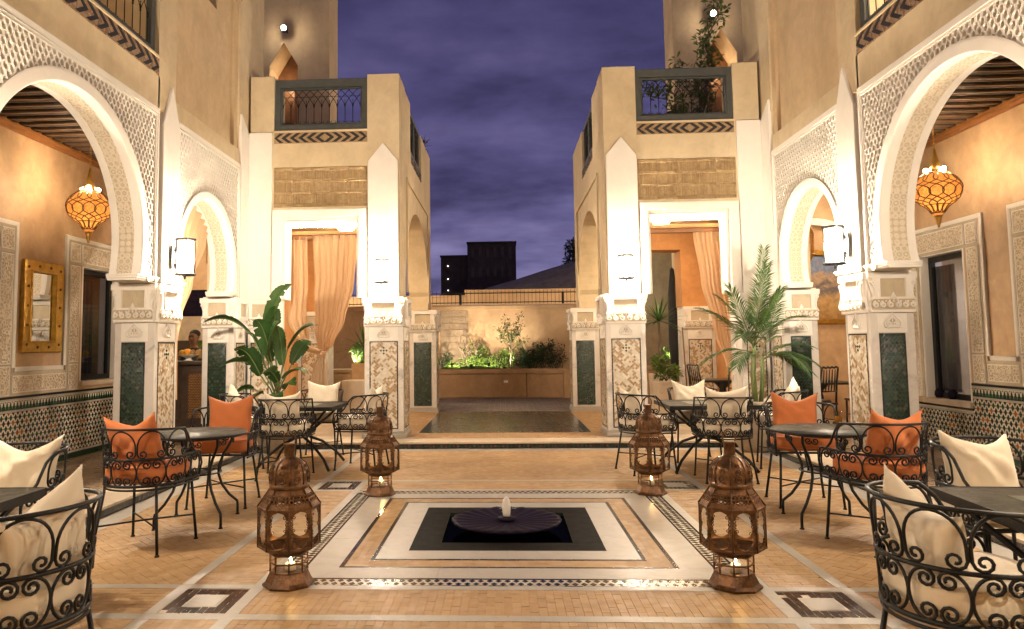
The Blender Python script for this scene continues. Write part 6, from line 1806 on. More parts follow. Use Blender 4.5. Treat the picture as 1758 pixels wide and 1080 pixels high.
# slate mosaic table tops
m, nt, b = new_mat('slate'); v = coord(nt)
vo = nt.nodes.new('ShaderNodeTexVoronoi'); vo.inputs['Scale'].default_value = 22; nt.links.new(v, vo.inputs['Vector'])
ve = nt.nodes.new('ShaderNodeTexVoronoi'); ve.feature = 'DISTANCE_TO_EDGE'; ve.inputs['Scale'].default_value = 22; nt.links.new(v, ve.inputs['Vector'])
sp_ = nt.nodes.new('ShaderNodeSeparateColor'); nt.links.new(vo.outputs['Color'], sp_.inputs[0])
cc = ramp(nt, sp_.outputs[0], [(0, (.03, .032, .027)), (.4, (.045, .044, .036)), (.75, (.065, .056, .042)), (1, (.04, .05, .036))])
cc = mix(nt, .7, cc, ramp(nt, noise(nt, v, 4, 5), [(.3, (.6, .6, .6)), (.7, (1.15, 1.1, 1.0))]), 'MULTIPLY')
setc(nt, b, mix(nt, ramp(nt, ve.outputs['Distance'], [(0, (1, 1, 1)), (.04, (0, 0, 0))]), cc, (.025, .024, .022)))
nt.links.new(ramp(nt, noise(nt, v, 12, 4), [(.3, (.30,) * 3), (.7, (.5,) * 3)]), b.inputs['Roughness'])
bump(nt, b, ve.outputs['Distance'], .3, .006); b.inputs['IOR'].default_value = 1.13; MT['slate'] = m
# pale green inlaid medallion in the middle of the square tops
def round_table(x, y, label, rz):
    t = empty('round_table', (x, y, 0), label, 'table', 'round tables', rz)
    mb = MB().lathe([(.0, .768), (.40, .768), (.412, .774), (.412, .796), (.405, .802), (.0, .802)], 64); mb.build('tabletop', 'slate', t, world=False)
    mb = MB(); mb.tube([(.413 * math.cos(k * PI / 32), .413 * math.sin(k * PI / 32), .783) for k in range(64)], .014, 6, True); mb.build('rim', 'iron', t, world=False)
    for k in range(4):
        a = PI / 4 + k * PI / 2; c, s = math.cos(a), math.sin(a)
        pr_ = [(.33, .768), (.33, .70), (.305, .655), (.25, .58), (.205, .48), (.20, .40), (.235, .30), (.31, .20), (.395, .125), (.40, .09), (.40, .004)]
        mb = MB(); mb.tube([(r_ * c, r_ * s, z) for r_, z in pr_], .0125, 7); mb.lathe([(.02, 0), (.02, .008), (.013, .012)], 8, (.40 * c, .40 * s, 0)); mb.build('leg', 'iron', t, world=False)
    mb = MB()
    for z, r_ in ((.44, .2), (.755, .30)): mb.tube([(r_ * math.cos(k * PI / 16), r_ * math.sin(k * PI / 16), z) for k in range(32)], .007, 5, True)
    mb.build('ring', 'iron', t, world=False)
    for k in range(8):
        a = k * PI / 4 + .2; u = (-math.sin(a), math.cos(a)); c = (.30 * math.cos(a), .30 * math.sin(a))
        for sg in (-1, 1):
            mb = MB(); mb.tube([(c[0] + u[0] * (p[0] * sg), c[1] + u[1] * (p[0] * sg), .70 + p[1]) for p in spiral2((.028, .02), .03, 1.4, PI, 1, 14)], .006, 5); mb.build('scroll', 'iron', t, world=False)
    return t
round_table(-2.78, 6.65, 'round slate topped iron table between the two orange chairs on the mirror side', .1)
round_table(2.76, 6.65, 'round slate topped iron table with a glass of tea on it', -.1)
def square_table(x0, x1, y0, y1, label, rz=0.0):
    cx, cy = (x0 + x1) / 2, (y0 + y1) / 2; w, d = (x1 - x0) / 2, (y1 - y0) / 2
    t = empty('square_table', (cx, cy, 0), label, 'table', 'square tables', rz)
    MB().box(-w + .012, w - .012, -d + .012, d - .012, .778, .803).build('tabletop', 'slate', t, world=False)
    MB().box(-w * .45, w * .45, -d * .45, d * .45, .803, .8045).build('inlay_panel', 'terr_green', t, world=False)
    mb = MB()
    for q in ((-w, w, -d, -d + .012), (-w, w, d - .012, d), (-w, -w + .012, -d + .012, d - .012), (w - .012, w, -d + .012, d - .012)): mb.box(*q, .755, .805)
    mb.build('rim', 'iron', t, world=False, bevel=.003)
    for sx in (-1, 1):
        for sy in (-1, 1):
            off = .012 * sx * sy
            pts = [(sx * w * .82, sy * d * .82, .776), (sx * w * .62, sy * d * .66, .66), (sx * w * .28 + off, sy * d * .3, .50), (off, off, .42), (-sx * w * .42 + off, -sy * d * .42, .30), (-sx * w * .74, -sy * d * .74, .14), (-sx * w * .90, -sy * d * .90, .01)]
            mb = MB(); mb.tube(pts, [.015, .016, .017, .019, .018, .017, .02], 7); mb.build('leg', 'iron', t, world=False)
    return t
simple('terr_green', (.075, .10, .07), .3, 0, .35, 14)
square_table(-3.20, -2.16, 9.22, 10.2, 'square slate table with crossed iron legs ringed by cream chairs on the mirror side')
square_table(1.98, 3.06, 9.02, 10.02, 'square slate table with crossed iron legs ringed by cream chairs on the palm side')
square_table(-3.40, -2.50, 3.10, 3.98, 'foreground slate table cut by the picture edge on the mirror side', .02)
square_table(2.14, 3.04, 3.12, 3.95, 'foreground slate table with a greenish inlay on the painting side', -.06)
# tea glass
tg = empty('tea_glass', (2.98, 6.84, .803), 'small glass of amber tea on the right round table', 'glass')
MB().lathe([(.0, .002), (.030, .002), (.035, .105), (.036, .13), (.033, .13), (.028, .012), (.0, .012)], 20, (2.98, 6.84, .803)).build('glass', 'glass', tg)
MB().lathe([(.0, .0), (.0275, .0), (.030, .068), (.0, .068)], 20, (2.98, 6.84, .817)).build('tea', 'tea', tg)

# dark spindle dining chairs and tables
DP = None
def dining_chair(x, y, rz, label, z=.1):
    global DP
    if DP is None:
        t = empty('dining_chair', (0, 0, 0)); m_ = 'black_wood'
        for sx in (-1, 1):
            MB().tube([(sx * .19, .19, .45), (sx * .195, .20, 0)], .016, 6).build('leg', m_, t, world=False)
            MB().tube([(sx * .19, -.22, 0), (sx * .19, -.20, .45), (sx * .19, -.23, .8), (sx * .185, -.27, 1.03)], .016, 6).build('leg', m_, t, world=False)
            MB().tube([(sx * .193, .195, .2), (sx * .19, -.21, .2)], .009, 5).build('stretcher', m_, t, world=False)
        MB().box(-.22, .22, -.22, .22, .44, .475).build('seat', m_, t, world=False, bevel=.008)
        MB().lathe([(.0, 0), (.20, 0), (.21, .02), (.19, .045), (.0, .05)], 4, (0, 0, .476), 0, True, .5).build('seat_pad', 'leather', t, world=False)
        mb = MB(); mb.tube([(-.19 + .38 * i / 8, -.268, 1.03 + .02 * abs(math.sin(i * PI / 2))) for i in range(9)], .018, 6)
        mb.build('top_rail', m_, t, world=False); MB().tube([(-.19, -.222, .66), (.19, -.222, .66)], .011, 6).build('back_rail', m_, t, world=False)
        for k in range(5):
            xx = -.13 + .065 * k; mb = MB(); mb.tube([(xx, -.222, .66), (xx, -.24, .8), (xx, -.262, 1.01)], [.008, .013, .008], 6); mb.build('spindle', m_, t, world=False)
        DP = t
    else: t = copy_tree(DP)
    t.location = (x, y, z); t.rotation_euler = (0, 0, rz); tag(t, label, 'chair', 'dark wooden dining chairs')
def dining_table(x, y, w, d, label, z=.1):
    t = empty('dining_table', (x, y, z), label, 'table', 'dark dining tables')
    MB().box(-w / 2, w / 2, -d / 2, d / 2, .73, .77).build('tabletop', 'black_wood', t, world=False, bevel=.006)
    MB().lathe([(.22, 0), (.22, .03), (.08, .09), (.06, .2), (.09, .45), (.06, .6), (.18, .72), (.18, .73)], 12).build('pedestal', 'black_wood', t, world=False)
dining_chair(5.04, 12.3, .5, 'dark spindle back dining chair under the gilt framed painting, seat towards us')
dining_chair(4.70, 12.95, -PI / 2, 'dark dining chair half hidden by the green tiled pillar on the palm side')
dining_chair(6.1, 13.0, PI / 2, 'dark dining chair at the far side of the table under the painting')
dining_table(5.40, 13.1, 1.0, .8, 'dark pedestal dining table under the gilt framed painting')
dining_chair(3.80, 14.25, -PI / 2 + .3, 'dark dining chair in front of the rear mosaic pillar inside the right pavilion')
dining_chair(4.10, 13.45, .05, 'dark dining chair backed towards the camera inside the right pavilion')
dining_table(4.1, 14.2, .9, .8, 'dark pedestal dining table inside the right pavilion')
dining_chair(6.55, 9.95, -PI / 2, 'dark round backed chair seen behind the low window glass')

# bar with pierced metal panel, fruit bowl, tray; barman
bar = empty('bar_counter', (-5.3, 11.9, .1), 'dark wooden bar counter with a pierced metal panel behind the narrow arch', 'bar')
MB().box(-6.1, -4.74, 11.66, 12.2, .1, 1.30).build('body', 'dark_wood', bar, bevel=.008)
MB().box(-6.15, -4.73, 11.60, 12.26, 1.30, 1.36).build('counter_top', 'dark_wood', bar, bevel=.01)
fbar = Face((0, 11.66, 0), (1, 0, 0), (0, -1, 0))
for (a, b_) in ((-5.09, -4.80), (-5.55, -5.18)):
    mb = MB(); t = .03
    for q in ((a, b_, .42, .42 + t), (a, b_, 1.2 - t, 1.2), (a, a + t, .42 + t, 1.2 - t), (b_ - t, b_, .42 + t, 1.2 - t)): fbar.box(mb, *q, 0, .02)
    pnl = mb.build('panel_frame', 'dark_wood', bar)
    if a > -5.1:
        mb = MB(); fbar.box(mb, a + t, b_ - t, .45, 1.17, .001, .004); mb.build('metal_panel', 'brown_wood', pnl)
        mb = MB()
        for i in range(9):
            for j in range(26):
                mb.ball(fbar.p(a + .045 + i * .0255 + (.0127 if j % 2 else 0), .47 + j * .0265, .006), .0085, 6)
        o = mb.build('metal_studs', 'brass', pnl, kind='stuff')
fb_ = empty('fruit_bowl', (-5.13, 11.8, 1.36), 'white footed bowl of fruit on the bar counter', 'bowl')
MB().lathe([(.0, 0), (.07, 0), (.07, .012), (.03, .03), (.05, .05), (.15, .09), (.16, .10), (.14, .095), (.0, .06)], 24, (-5.13, 11.8, 1.36)).build('bowl', 'porcelain', fb_)
for k, (dx, dy, dz, r_, mname, lab) in enumerate(((-.09, -.03, .13, .052, 'fruit_yellow', 'yellow lemon at the left of the fruit bowl'), (0, -.06, .14, .055, 'fruit_orange', 'orange at the front of the fruit bowl'), (.08, -.02, .135, .05, 'fruit_brown', 'brown fruit at the right of the fruit bowl'), (-.03, .06, .145, .052, 'fruit_orange', 'orange at the back of the fruit bowl'))):
    o = MB().ball((0, 0, 0), r_, 14).build('fruit', mname, origin=None); o.location = (-5.13 + dx, 11.8 + dy, 1.36 + dz); tag(o, lab, 'fruit', 'fruit in the bowl')
pa_ = empty('pineapple', (-4.99, 11.92, 1.36), 'pineapple standing behind the fruit bowl', 'fruit')
MB().lathe([(.0, 0), (.05, .0), (.07, .08), (.055, .17), (.0, .19)], 14, (-4.99, 11.92, 1.36)).build('body', 'fruit_brown', pa_)
mb = MB(); random.seed(2)
for k in range(26):
    a = k * 2.4; leafq(mb, (-4.99, 11.92, 1.54), (.55 * math.cos(a), .55 * math.sin(a), random.uniform(.6, 1.6)), (0, 0, 1), random.uniform(.09, .18), .022)
mb.build('leaves', 'shrub_leaf', pa_)
ty = MB().box(-4.94, -4.76, 11.7, 11.95, 1.361, 1.40).build('tray', 'dark_cloth', None, bevel=.008); tag(ty, 'folded dark cloth lying on the bar counter by the pillar', 'cloth')
# barman: one continuous skinned body
def person(x, y, z, rz, label):
    root = empty('person', (x, y, z), label, 'person', None, rz)
    me = bpy.data.meshes.new('body'); V = []; E_ = []; RR = []
    def v_(p, r_, par=None):
        V.append(p); RR.append(r_); i = len(V) - 1
        if par is not None: E_.append((par, i))
        return i
    pel = v_((0, 0, .95), .15); ab = v_((0, .01, 1.12), .135, pel); ch = v_((0, 0, 1.32), .155, ab); nk0 = v_((0, -.01, 1.46), .07, ch); nk = v_((0, .0, 1.52), .052, nk0)
    jw = v_((0, .025, 1.60), .072, nk); hd = v_((0, .01, 1.68), .092, jw); tp = v_((0, .0, 1.745), .07, hd)
    ns = v_((0, .105, 1.64), .016, jw)
    for sx in (-1, 1):
        sh = v_((sx * .17, -.01, 1.41), .07, ch); el = v_((sx * .235, .02, 1.14), .045, sh); wr = v_((sx * .17, .22, 1.02), .03, el); ha = v_((sx * .12, .30, 1.02), .035, wr)
        for q in range(4): v_((sx * (.10 + .018 * (q - 1.5)), .37 - .006 * abs(q - 1.5), 1.005 - .008 * q), .010, ha)
        v_((sx * .08, .30, 1.03), .011, ha)
        hp = v_((sx * .09, 0, .88), .105, pel); kn_ = v_((sx * .10, .01, .48), .062, hp); an = v_((sx * .10, -.01, .09), .042, kn_); v_((sx * .105, .12, .04), .04, an)
    me.from_pydata(V, E_, []); o = bpy.data.objects.new('body', me); COL.objects.link(o)
    md = o.modifiers.new('skin', 'SKIN'); me.skin_vertices[0].data[0].use_root = True
    for i, r_ in enumerate(RR): me.skin_vertices[0].data[i].radius = (r_, r_)
    o.modifiers.new('sub', 'SUBSURF').levels = 2
    o.modifiers['sub'].render_levels = 2
    dg = bpy.context.evaluated_depsgraph_get(); dg.update(); m2 = bpy.data.meshes.new_from_object(o.evaluated_get(dg))
    bpy.data.objects.remove(o)
    for k in ('skin', 'dark_cloth'): m2.materials.append(MT[k])
    for p in m2.polygons:
        c = p.center; p.use_smooth = True
        p.material_index = 0 if (c.z > 1.475 or (c.y > .17 and .9 < c.z < 1.1)) else 1
    b_ = bpy.data.objects.new('body', m2); COL.objects.link(b_); b_.parent = root
    mb = MB(); mb.ball((0, -.022, 1.715), .1, 16, 0, (.93, 1.0, .78)); mb.build('hair', 'hair', root, world=False)
    mb = MB()
    for sx in (-1, 1): mb.ball((sx * .033, .092, 1.675), .011, 8)
    mb.build('eyes', 'hair', root, world=False)
    mb = MB()
    for sx in (-1, 1): mb.ball((sx * .094, .01, 1.655), .022, 8, 0, (.45, .8, 1.2))
    mb.ball((0, .098, 1.605), .02, 8, 0, (1.2, .4, .35)); mb.build('ears_and_mouth', 'skin', root, world=False)
    MB().box(-.05, .05, .150, .162, 1.2, 1.34).build('shirt_print', 'white_cloth', root, world=False, bevel=.01)
person(-5.40, 12.65, .1, PI - .15, 'man in a dark shirt with a pale print standing behind the bar')
# ================================================================== FLOOR LANTERNS
def lantern_proto():
    t = empty('floor_lantern', (0, 0, 0)); n = 8; RB = .198; k8 = .5
    def P(r_, a, z): return (r_ * math.cos(a), r_ * math.sin(a), z)
    A = [2 * PI * (k + k8) / n for k in range(n)]
    mb = MB().lathe([(.168, 0), (.172, .014), (.150, .03), (.128, .075), (.122, .09), (.0, .09)], n, (0, 0, 0), 0, False, k8); mb.build('base', 'lantern_metal', t, world=False)
    mb = MB()
    for a in A: mb.tube([P(.120, a, .088), P(.120, a, .205)], .006, 5)
    for z in (.092, .15, .205): mb.tube([P(.121, a, z) for a in A], .005, 5, True)
    mb.build('lower_cage', 'lantern_metal', t, world=False)
    MB().lathe([(.117, .092), (.117, .204)], n, (0, 0, 0), 0, False, k8, False).build('lower_glass', 'glass', t, world=False)
    mb = MB().lathe([(.118, .205), (.125, .212), (.19, .245), (.203, .25), (.203, .262), (.196, .264)], n, (0, 0, 0), 0, False, k8, False); mb.build('skirt', 'lantern_metal', t, world=False)
    MB().lathe([(.192, .262), (.192, .497)], n, (0, 0, 0), 0, False, k8, False).build('body_glass', 'glass', t, world=False)
    # pierced body panels: scalloped opening with a string of rings
    z0, z1 = .264, .497
    for k in range(n):
        a0, a1 = A[k], A[(k + 1) % n]
        p0, p1 = Vector(P(RB, a0, 0)), Vector(P(RB, a1, 0)); w = (p1 - p0).length; ex = (p1 - p0) / w; nn_ = Vector((math.cos((a0 + a1 + (2 * PI if a1 < a0 else 0)) / 2), math.sin((a0 + a1 + (2 * PI if a1 < a0 else 0)) / 2), 0))
        h = z1 - z0
        def Q(u, v, d=0): q = p0 + ex * u + nn_ * d; return (q.x, q.y, z0 + v)
        N = 34
        def hw(q): return w * (.02 + .475 * max(0, math.sin(PI * q)) ** .4 * (1 - .34 * math.exp(-((q - .5) / .13) ** 2)) * (1 + .07 * math.sin(q * PI * 11)))
        mb = MB()
        for sg in (-1, 1):
            vs = []; 
            for i in range(N + 1):
                v = h * i / N; q = min(1, max(0, (v - .015 * h) / (.97 * h))); e = hw(q) if .015 * h <= v <= .985 * h else .0
                u = w / 2 + sg * e; vs += [Q(w / 2 + sg * w / 2, v), Q(u, v), Q(u, v, -.005)]
            mb.add(vs, [(3 * i, 3 * i + 1, 3 * i + 4, 3 * i + 3) for i in range(N)] + [(3 * i + 1, 3 * i + 2, 3 * i + 5, 3 * i + 4) for i in range(N)])
            for q in (.12, .22, .32, .41, .60, .69, .79, .89):
                u = w / 2 + sg * (hw(q) - .004); v = h * (.03 + .94 * q); r_ = .0085
                mb.tube([Q(u + r_ * math.cos(p_ * PI / 5), v + r_ * math.sin(p_ * PI / 5), .001) for p_ in range(10)], .0028, 4, True)
        mb.build('pierced_panel', 'lantern_metal', t, world=False, fixn=False)
    for a in A: MB().tube([P(.2, a, .25), P(.2, a, .505)], .006, 5).build('corner_rib', 'lantern_metal', t, world=False)
    mb = MB().lathe([(.196, .496), (.206, .498), (.207, .513), (.200, .516)], n, (0, 0, 0), 0, False, k8, False)
    for a in A: mb.tube([P(.205, a, .514), P(.128, a, .625)], .005, 5)
    mb.build('eave', 'lantern_metal', t, world=False)
    mb = MB()
    ring0 = [(.200, .516), (.181, .543)]; ring1 = [(.148, .592), (.126, .624)]
    mb.lathe(ring0, n, (0, 0, 0), 0, False, k8, False); mb.lathe(ring1, n, (0, 0, 0), 0, False, k8, False)
    for k in range(n):       # pierced rows of rings across each roof panel
        a0, a1 = A[k], A[k] + 2 * PI / n
        for row, (r_, z) in enumerate(((.172, .556), (.158, .577))):
            for j in range(5):
                f = (j + .5) / 5; p = Vector(P(r_, a0, z)).lerp(Vector(P(r_, a1, z)), f); tx = (Vector(P(1, a1, 0)) - Vector(P(1, a0, 0))).normalized()
                up = Vector((-math.cos((a0 + a1) / 2) * .57, -math.sin((a0 + a1) / 2) * .57, .82)); q = .0135 - row * .001
                mb.tube([p + tx * q * math.cos(i * PI / 4) + up * q * math.sin(i * PI / 4) for i in range(8)], .0042, 4, True)
    mb.build('roof', 'lantern_metal', t, world=False)
    MB().lathe([(.176, .545), (.147, .591)], n, (0, 0, 0), 0, False, k8, False).build('roof_glass', 'glass', t, world=False)
    mb = MB().lathe([(.124, .624), (.132, .628), (.132, .652), (.126, .656), (.130, .70), (.124, .745), (.104, .785), (.07, .812), (.045, .822), (.04, .83)], 16, (0, 0, 0), 0, True)
    for k in range(8):
        a = A[k]; mb.tube([P(r_ * 1.012, a, z) for r_, z in ((.126, .656), (.130, .70), (.124, .745), (.104, .785), (.07, .812))], .0045, 5)
        am = a + PI / 8
        for (r_, z, q) in ((.131, .69, .022), (.127, .735, .016), (.112, .772, .012)):
            c = Vector(P(r_ + .001, am, z)); tx = Vector((-math.sin(am), math.cos(am), 0)); up = Vector((0, 0, 1)) if z < .75 else Vector((-math.cos(am) * .5, -math.sin(am) * .5, .8))
            mb.tube([c + tx * q * math.cos(i * PI / 5) + up * q * math.sin(i * PI / 5) for i in range(10)], .0032, 4, True)
            mb.tube([c + tx * q * math.cos(i * PI / 2 + .78) * .5 + up * q * math.sin(i * PI / 2 + .78) * .5 for i in range(4)], .003, 4, True)
    mb.build('dome', 'lantern_metal', t, world=False)
    mb = MB().lathe([(.038, .82), (.036, .835), (.036, .90), (.041, .904), (.041, .914), (.034, .915)], 12)
    mb.build('chimney', 'lantern_metal', t, world=False)
    mb = MB(); mb.tube([(.042 * math.cos(a), 0, .925 + .055 * math.sin(a) + .012) for a in [-.5 + (PI + 1.0) * i / 14 for i in range(15)]], .005, 6); mb.build('handle', 'lantern_metal', t, world=False)
    return t
def candle(x, y, label):
    c = empty('candle', (x, y, .091), label, 'candle', 'lit candles')
    MB().lathe([(.0, 0), (.034, 0), (.034, .042), (.028, .047), (.0, .044)], 18).build('wax', 'wax', c, world=False)
    MB().tube([(0, 0, .044), (.001, 0, .056)], .0015, 4).build('wick', 'iron', c, world=False)
    MB().lathe([(.0, .050), (.006, .056), (.0075, .065), (.004, .078), (.0, .086)], 10).build('flame', 'flame', c, world=False)
    return c
lp = lantern_proto(); first = True
for x, y, rz, lab in ((-1.44, 4.93, -.108, 'tall rusty pierced metal lantern nearest the camera on the mirror side'), (-1.33, 7.87, -.225, 'rusty pierced metal lantern by the far corner of the fountain border, mirror side'),
                      (1.45, 4.93, .106, 'tall rusty pierced metal lantern nearest the camera on the painting side'), (1.50, 7.90, .206, 'rusty pierced metal lantern by the far corner of the fountain border, palm side')):
    o = lp if first else copy_tree(lp); first = False
    o.location = (x, y, 0); o.rotation_euler = (0, 0, rz); tag(o, lab, 'lantern', 'floor lanterns round the fountain')
    candle(x + .01, y, 'lit candle in the ' + lab.replace('tall ', '').replace('rusty pierced metal ', '').replace('by the far corner of the fountain border', 'at the far fountain corner'))
# ------------------------------------------------------------------ hanging lamps
def pendant(x, y, ztop, zc, label):
    t = empty('hanging_lamp', (x, y, zc), label, 'lamp', 'onion shaped hanging lamps')
    mb = MB(); z = .52
    while zc + z < ztop - .03:
        mb.tube([(.009 * math.cos(k * PI / 4) * (1 if int(z * 40) % 2 else .2), .009 * math.cos(k * PI / 4) * (.2 if int(z * 40) % 2 else 1), z + .018 * math.sin(k * PI / 4)) for k in range(8)], .003, 4, True); z += .028
    mb.lathe([(.05, ztop - zc - .02), (.05, ztop - zc)], 12); mb.build('chain', 'brass', t, world=False)
    prof = [(.012, .52), (.02, .47), (.034, .40), (.055, .32), (.075, .255), (.12, .225)]
    mb = MB().lathe(prof[:5], 18); mb.build('neck', 'brass', t, world=False)
    body = [(.075, .253), (.13, .222), (.20, .165), (.245, .10), (.262, .04), (.255, -.02), (.225, -.08), (.18, -.125), (.135, -.158), (.108, -.178), (.088, -.21), (.062, -.25), (.045, -.28)]
    NB = 12; mb = MB()
    mb.lathe(body, 48, caps=False)
    mb.build('amber_body', 'amber_glass', t, world=False)
    def rad(z):
        for (r0, a), (r1, b_) in zip(body, body[1:]):
            if b_ <= z <= a: return lerp(r1, r0, (z - b_) / (a - b_))
        return body[-1][0]
    mb = MB()
    for k in range(NB):
        for sg in (-1, 1):
            pts = []
            for i in range(33):
                q = i / 32; z = .25 - q * .50
                a = 2 * PI * k / NB + sg * (q * PI * .78) + .16 * math.sin(q * 18) * sg
                pts.append(((rad(z) + .003) * math.cos(a), (rad(z) + .003) * math.sin(a), z))
            mb.tube(pts, .0065, 4)
    for z in (.25, -.158, -.25): mb.tube([((rad(z) + .004) * math.cos(k * PI / 16), (rad(z) + .004) * math.sin(k * PI / 16), z) for k in range(32)], .006, 5, True)
    mb.build('wire_cage', 'lantern_metal', t, world=False)
    MB().lathe([(.045, -.28), (.034, -.32), (.022, -.375), (.012, -.40), (.016, -.41), (.0, -.425)], 14).build('finial', 'brass', t, world=False)
    for q in range(3):  # two of the bulbs are added to even out the gallery light
        a = -1.2 + q * 2 * PI / 3; MB().ball((.105 * math.cos(a), .105 * math.sin(a), .265), .024, 10).build('lit_bulb', 'pendant_bulb', t, world=False)
    MB().ball((0, 0, -.03), .04, 10).build('inner_bulb', 'inner_bulb', t, world=False)
pendant(-5.15, 8.86, 4.31, 3.30, 'onion shaped amber hanging lamp in the gold mirror gallery')
pendant(5.15, 8.9, 4.31, 3.30, 'onion shaped amber hanging lamp over the low window gallery')
def tube_lamp(x, y, z0, z1, ztop, label):
    t = empty('hanging_lantern', (x, y, z0), label, 'lamp', 'brass hanging lanterns'); h = z1 - z0
    MB().tube([(0, 0, h), (0, 0, ztop - z0)], .006, 5).build('chain', 'brass', t, world=False)
    MB().lathe([(.085, h * .28), (.085, h * .72)], 18, caps=False).build('amber_body', 'amber_glass', t, world=False)
    mb = MB().lathe([(.09, h * .72), (.095, h * .74), (.06, h * .88), (.02, h)], 18); mb.lathe([(.0, 0), (.012, .02), (.03, h * .12), (.09, h * .26), (.09, h * .28)], 18)
    for k in range(9): a = k * 2 * PI / 9; mb.tube([(.087 * math.cos(a), .087 * math.sin(a), h * .28), (.087 * math.cos(a), .087 * math.sin(a), h * .72)], .004, 4)
    mb.build('brass_cage', 'brass', t, world=False)
    MB().lathe([(.0, h * .24), (.026, h * .245), (.0, h * .255)], 10).build('lit_bulb', 'pendant_bulb', t, world=False)
tube_lamp(-4.93, 12.2, 2.85, 3.45, 4.46, 'brass cylinder lantern hanging over the bar')
tube_lamp(5.02, 12.3, 2.78, 3.52, 4.46, 'brass cylinder lantern hanging before the painting')
sl = empty('balcony_lantern', (4.62, 7.62, 5.0), 'glowing lantern standing behind the railing of the upper loggia', 'lamp')
MB().lathe([(.11, 0), (.11, .5)], 6, (4.62, 7.62, 5.72)).build('lit_glass', 'sconce_glow', sl)
mb = MB().lathe([(.14, 0), (.14, .03), (.0, .03)], 6, (4.62, 7.62, 6.22)).box(4.5, 4.74, 7.5, 7.74, 5.0, 5.72); mb.build('stand', 'iron', sl)
# ------------------------------------------------------------------ wall pieces
fG = Face((-GX, 0, 0), (0, 1, 0), (1, 0, 0))
mr = empty('mirror', (-GX, 9.07, 1.53), 'gold framed mirror with round studs on the salmon gallery wall', 'mirror')
y0, y1, z0, z1 = 8.68, 9.47, 1.53, 2.68; t = .135
mb = MB()
for q in ((y0, y1, z0, z0 + t), (y0, y1, z1 - t, z1), (y0, y0 + t, z0 + t, z1 - t), (y1 - t, y1, z0 + t, z1 - t)): fG.box(mb, *q, .002, .055)
mb.build('frame', 'gold', mr, bevel=.008)
mb = MB()
for q in ((y0 + t - .012, y1 - t + .012, z0 + t - .012, z0 + t + .012), (y0 + t - .012, y1 - t + .012, z1 - t - .012, z1 - t + .012), (y0 + t - .012, y0 + t + .012, z0 + t, z1 - t), (y1 - t - .012, y1 - t + .012, z0 + t, z1 - t)): fG.box(mb, *q, .05, .066)
mb.build('inner_bead', 'gold', mr, bevel=.004)
for k in range(5):
    for yy in (y0 + t / 2, y1 - t / 2):
        MB().ball(fG.p(yy, z0 + .10 + k * .24, .056), .019, 10).build('stud', 'brown_wood', mr)
for yy in (y0 + .28, y1 - .28):
    for zz in (z0 + t / 2, z1 - t / 2): MB().ball(fG.p(yy, zz, .056), .019, 10).build('stud', 'brown_wood', mr)
mb = MB(); fG.box(mb, y0 + t, y1 - t, z0 + t, z1 - t, .012, .018); mb.build('mirror_glass', 'mirror_glass', mr)
# large gilt framed painting: loosely brushed street with ochre walls under a blue sky
fD = Face((0, 14.35, 0), (1, 0, 0), (0, -1, 0))
pt = empty('painting', (6.2, 14.35, 1.9), 'large gilt framed oil painting of a sandy lane between walls', 'painting')
m, nt, b = new_mat('oil_paint'); v = coord(nt)
sx_ = nt.nodes.new('ShaderNodeSeparateXYZ'); nt.links.new(v, sx_.inputs[0])
n1 = noise(nt, v, 3.2, 5, .6, 1.0); n2 = noise(nt, v, 11, 5, .7, 1.2)
hh = math_(nt, 'ADD', math_(nt, 'MULTIPLY', sx_.outputs['Z'], .62), math_(nt, 'MULTIPLY', math_(nt, 'SUBTRACT', n1, .5), .75))
c1 = ramp(nt, hh, [(.0, (.30, .17, .06)), (.25, (.50, .33, .15)), (.40, (.12, .12, .14)), (.52, (.42, .30, .20)), (.66, (.14, .20, .34)), (.85, (.30, .36, .48)), (1.0, (.5, .5, .52))])
setc(nt, b, mix(nt, .6, c1, ramp(nt, n2, [(.3, (.45, .42, .42)), (.55, (1, 1, 1)), (.75, (1.4, 1.3, 1.15))]), 'MULTIPLY')); b.inputs['Roughness'].default_value = .3
MT['oil_paint'] = m
px0, px1, pz0, pz1 = 5.62, 7.1, 1.88, 3.3; t = .10
mb = MB(); fD.box(mb, px0 + t, px1 - t, pz0 + t, pz1 - t, .01, .03); mb.build('canvas', 'oil_paint', pt)
mb = MB()
for q in ((px0, px1, pz0, pz0 + t), (px0, px1, pz1 - t, pz1), (px0, px0 + t, pz0 + t, pz1 - t), (px1 - t, px1, pz0 + t, pz1 - t)): fD.box(mb, *q, .005, .06)
mb.build('frame', 'gold', pt, bevel=.015)
# jars on the right sill
for k, (y, lab) in enumerate(((10.55, 'small dark glazed jar at the far end of the low window sill'), (10.25, 'small dark glazed jar next to the far jar on the low window sill'))):
    o = MB().lathe([(.0, 0), (.045, 0), (.062, .04), (.058, .09), (.04, .115), (.05, .13), (.035, .13), (.03, .1), (.0, .1)], 18).build('jar', 'navy_glaze'); o.location = (5.98, y, .766); tag(o, lab, 'jar', 'jars on the sill')

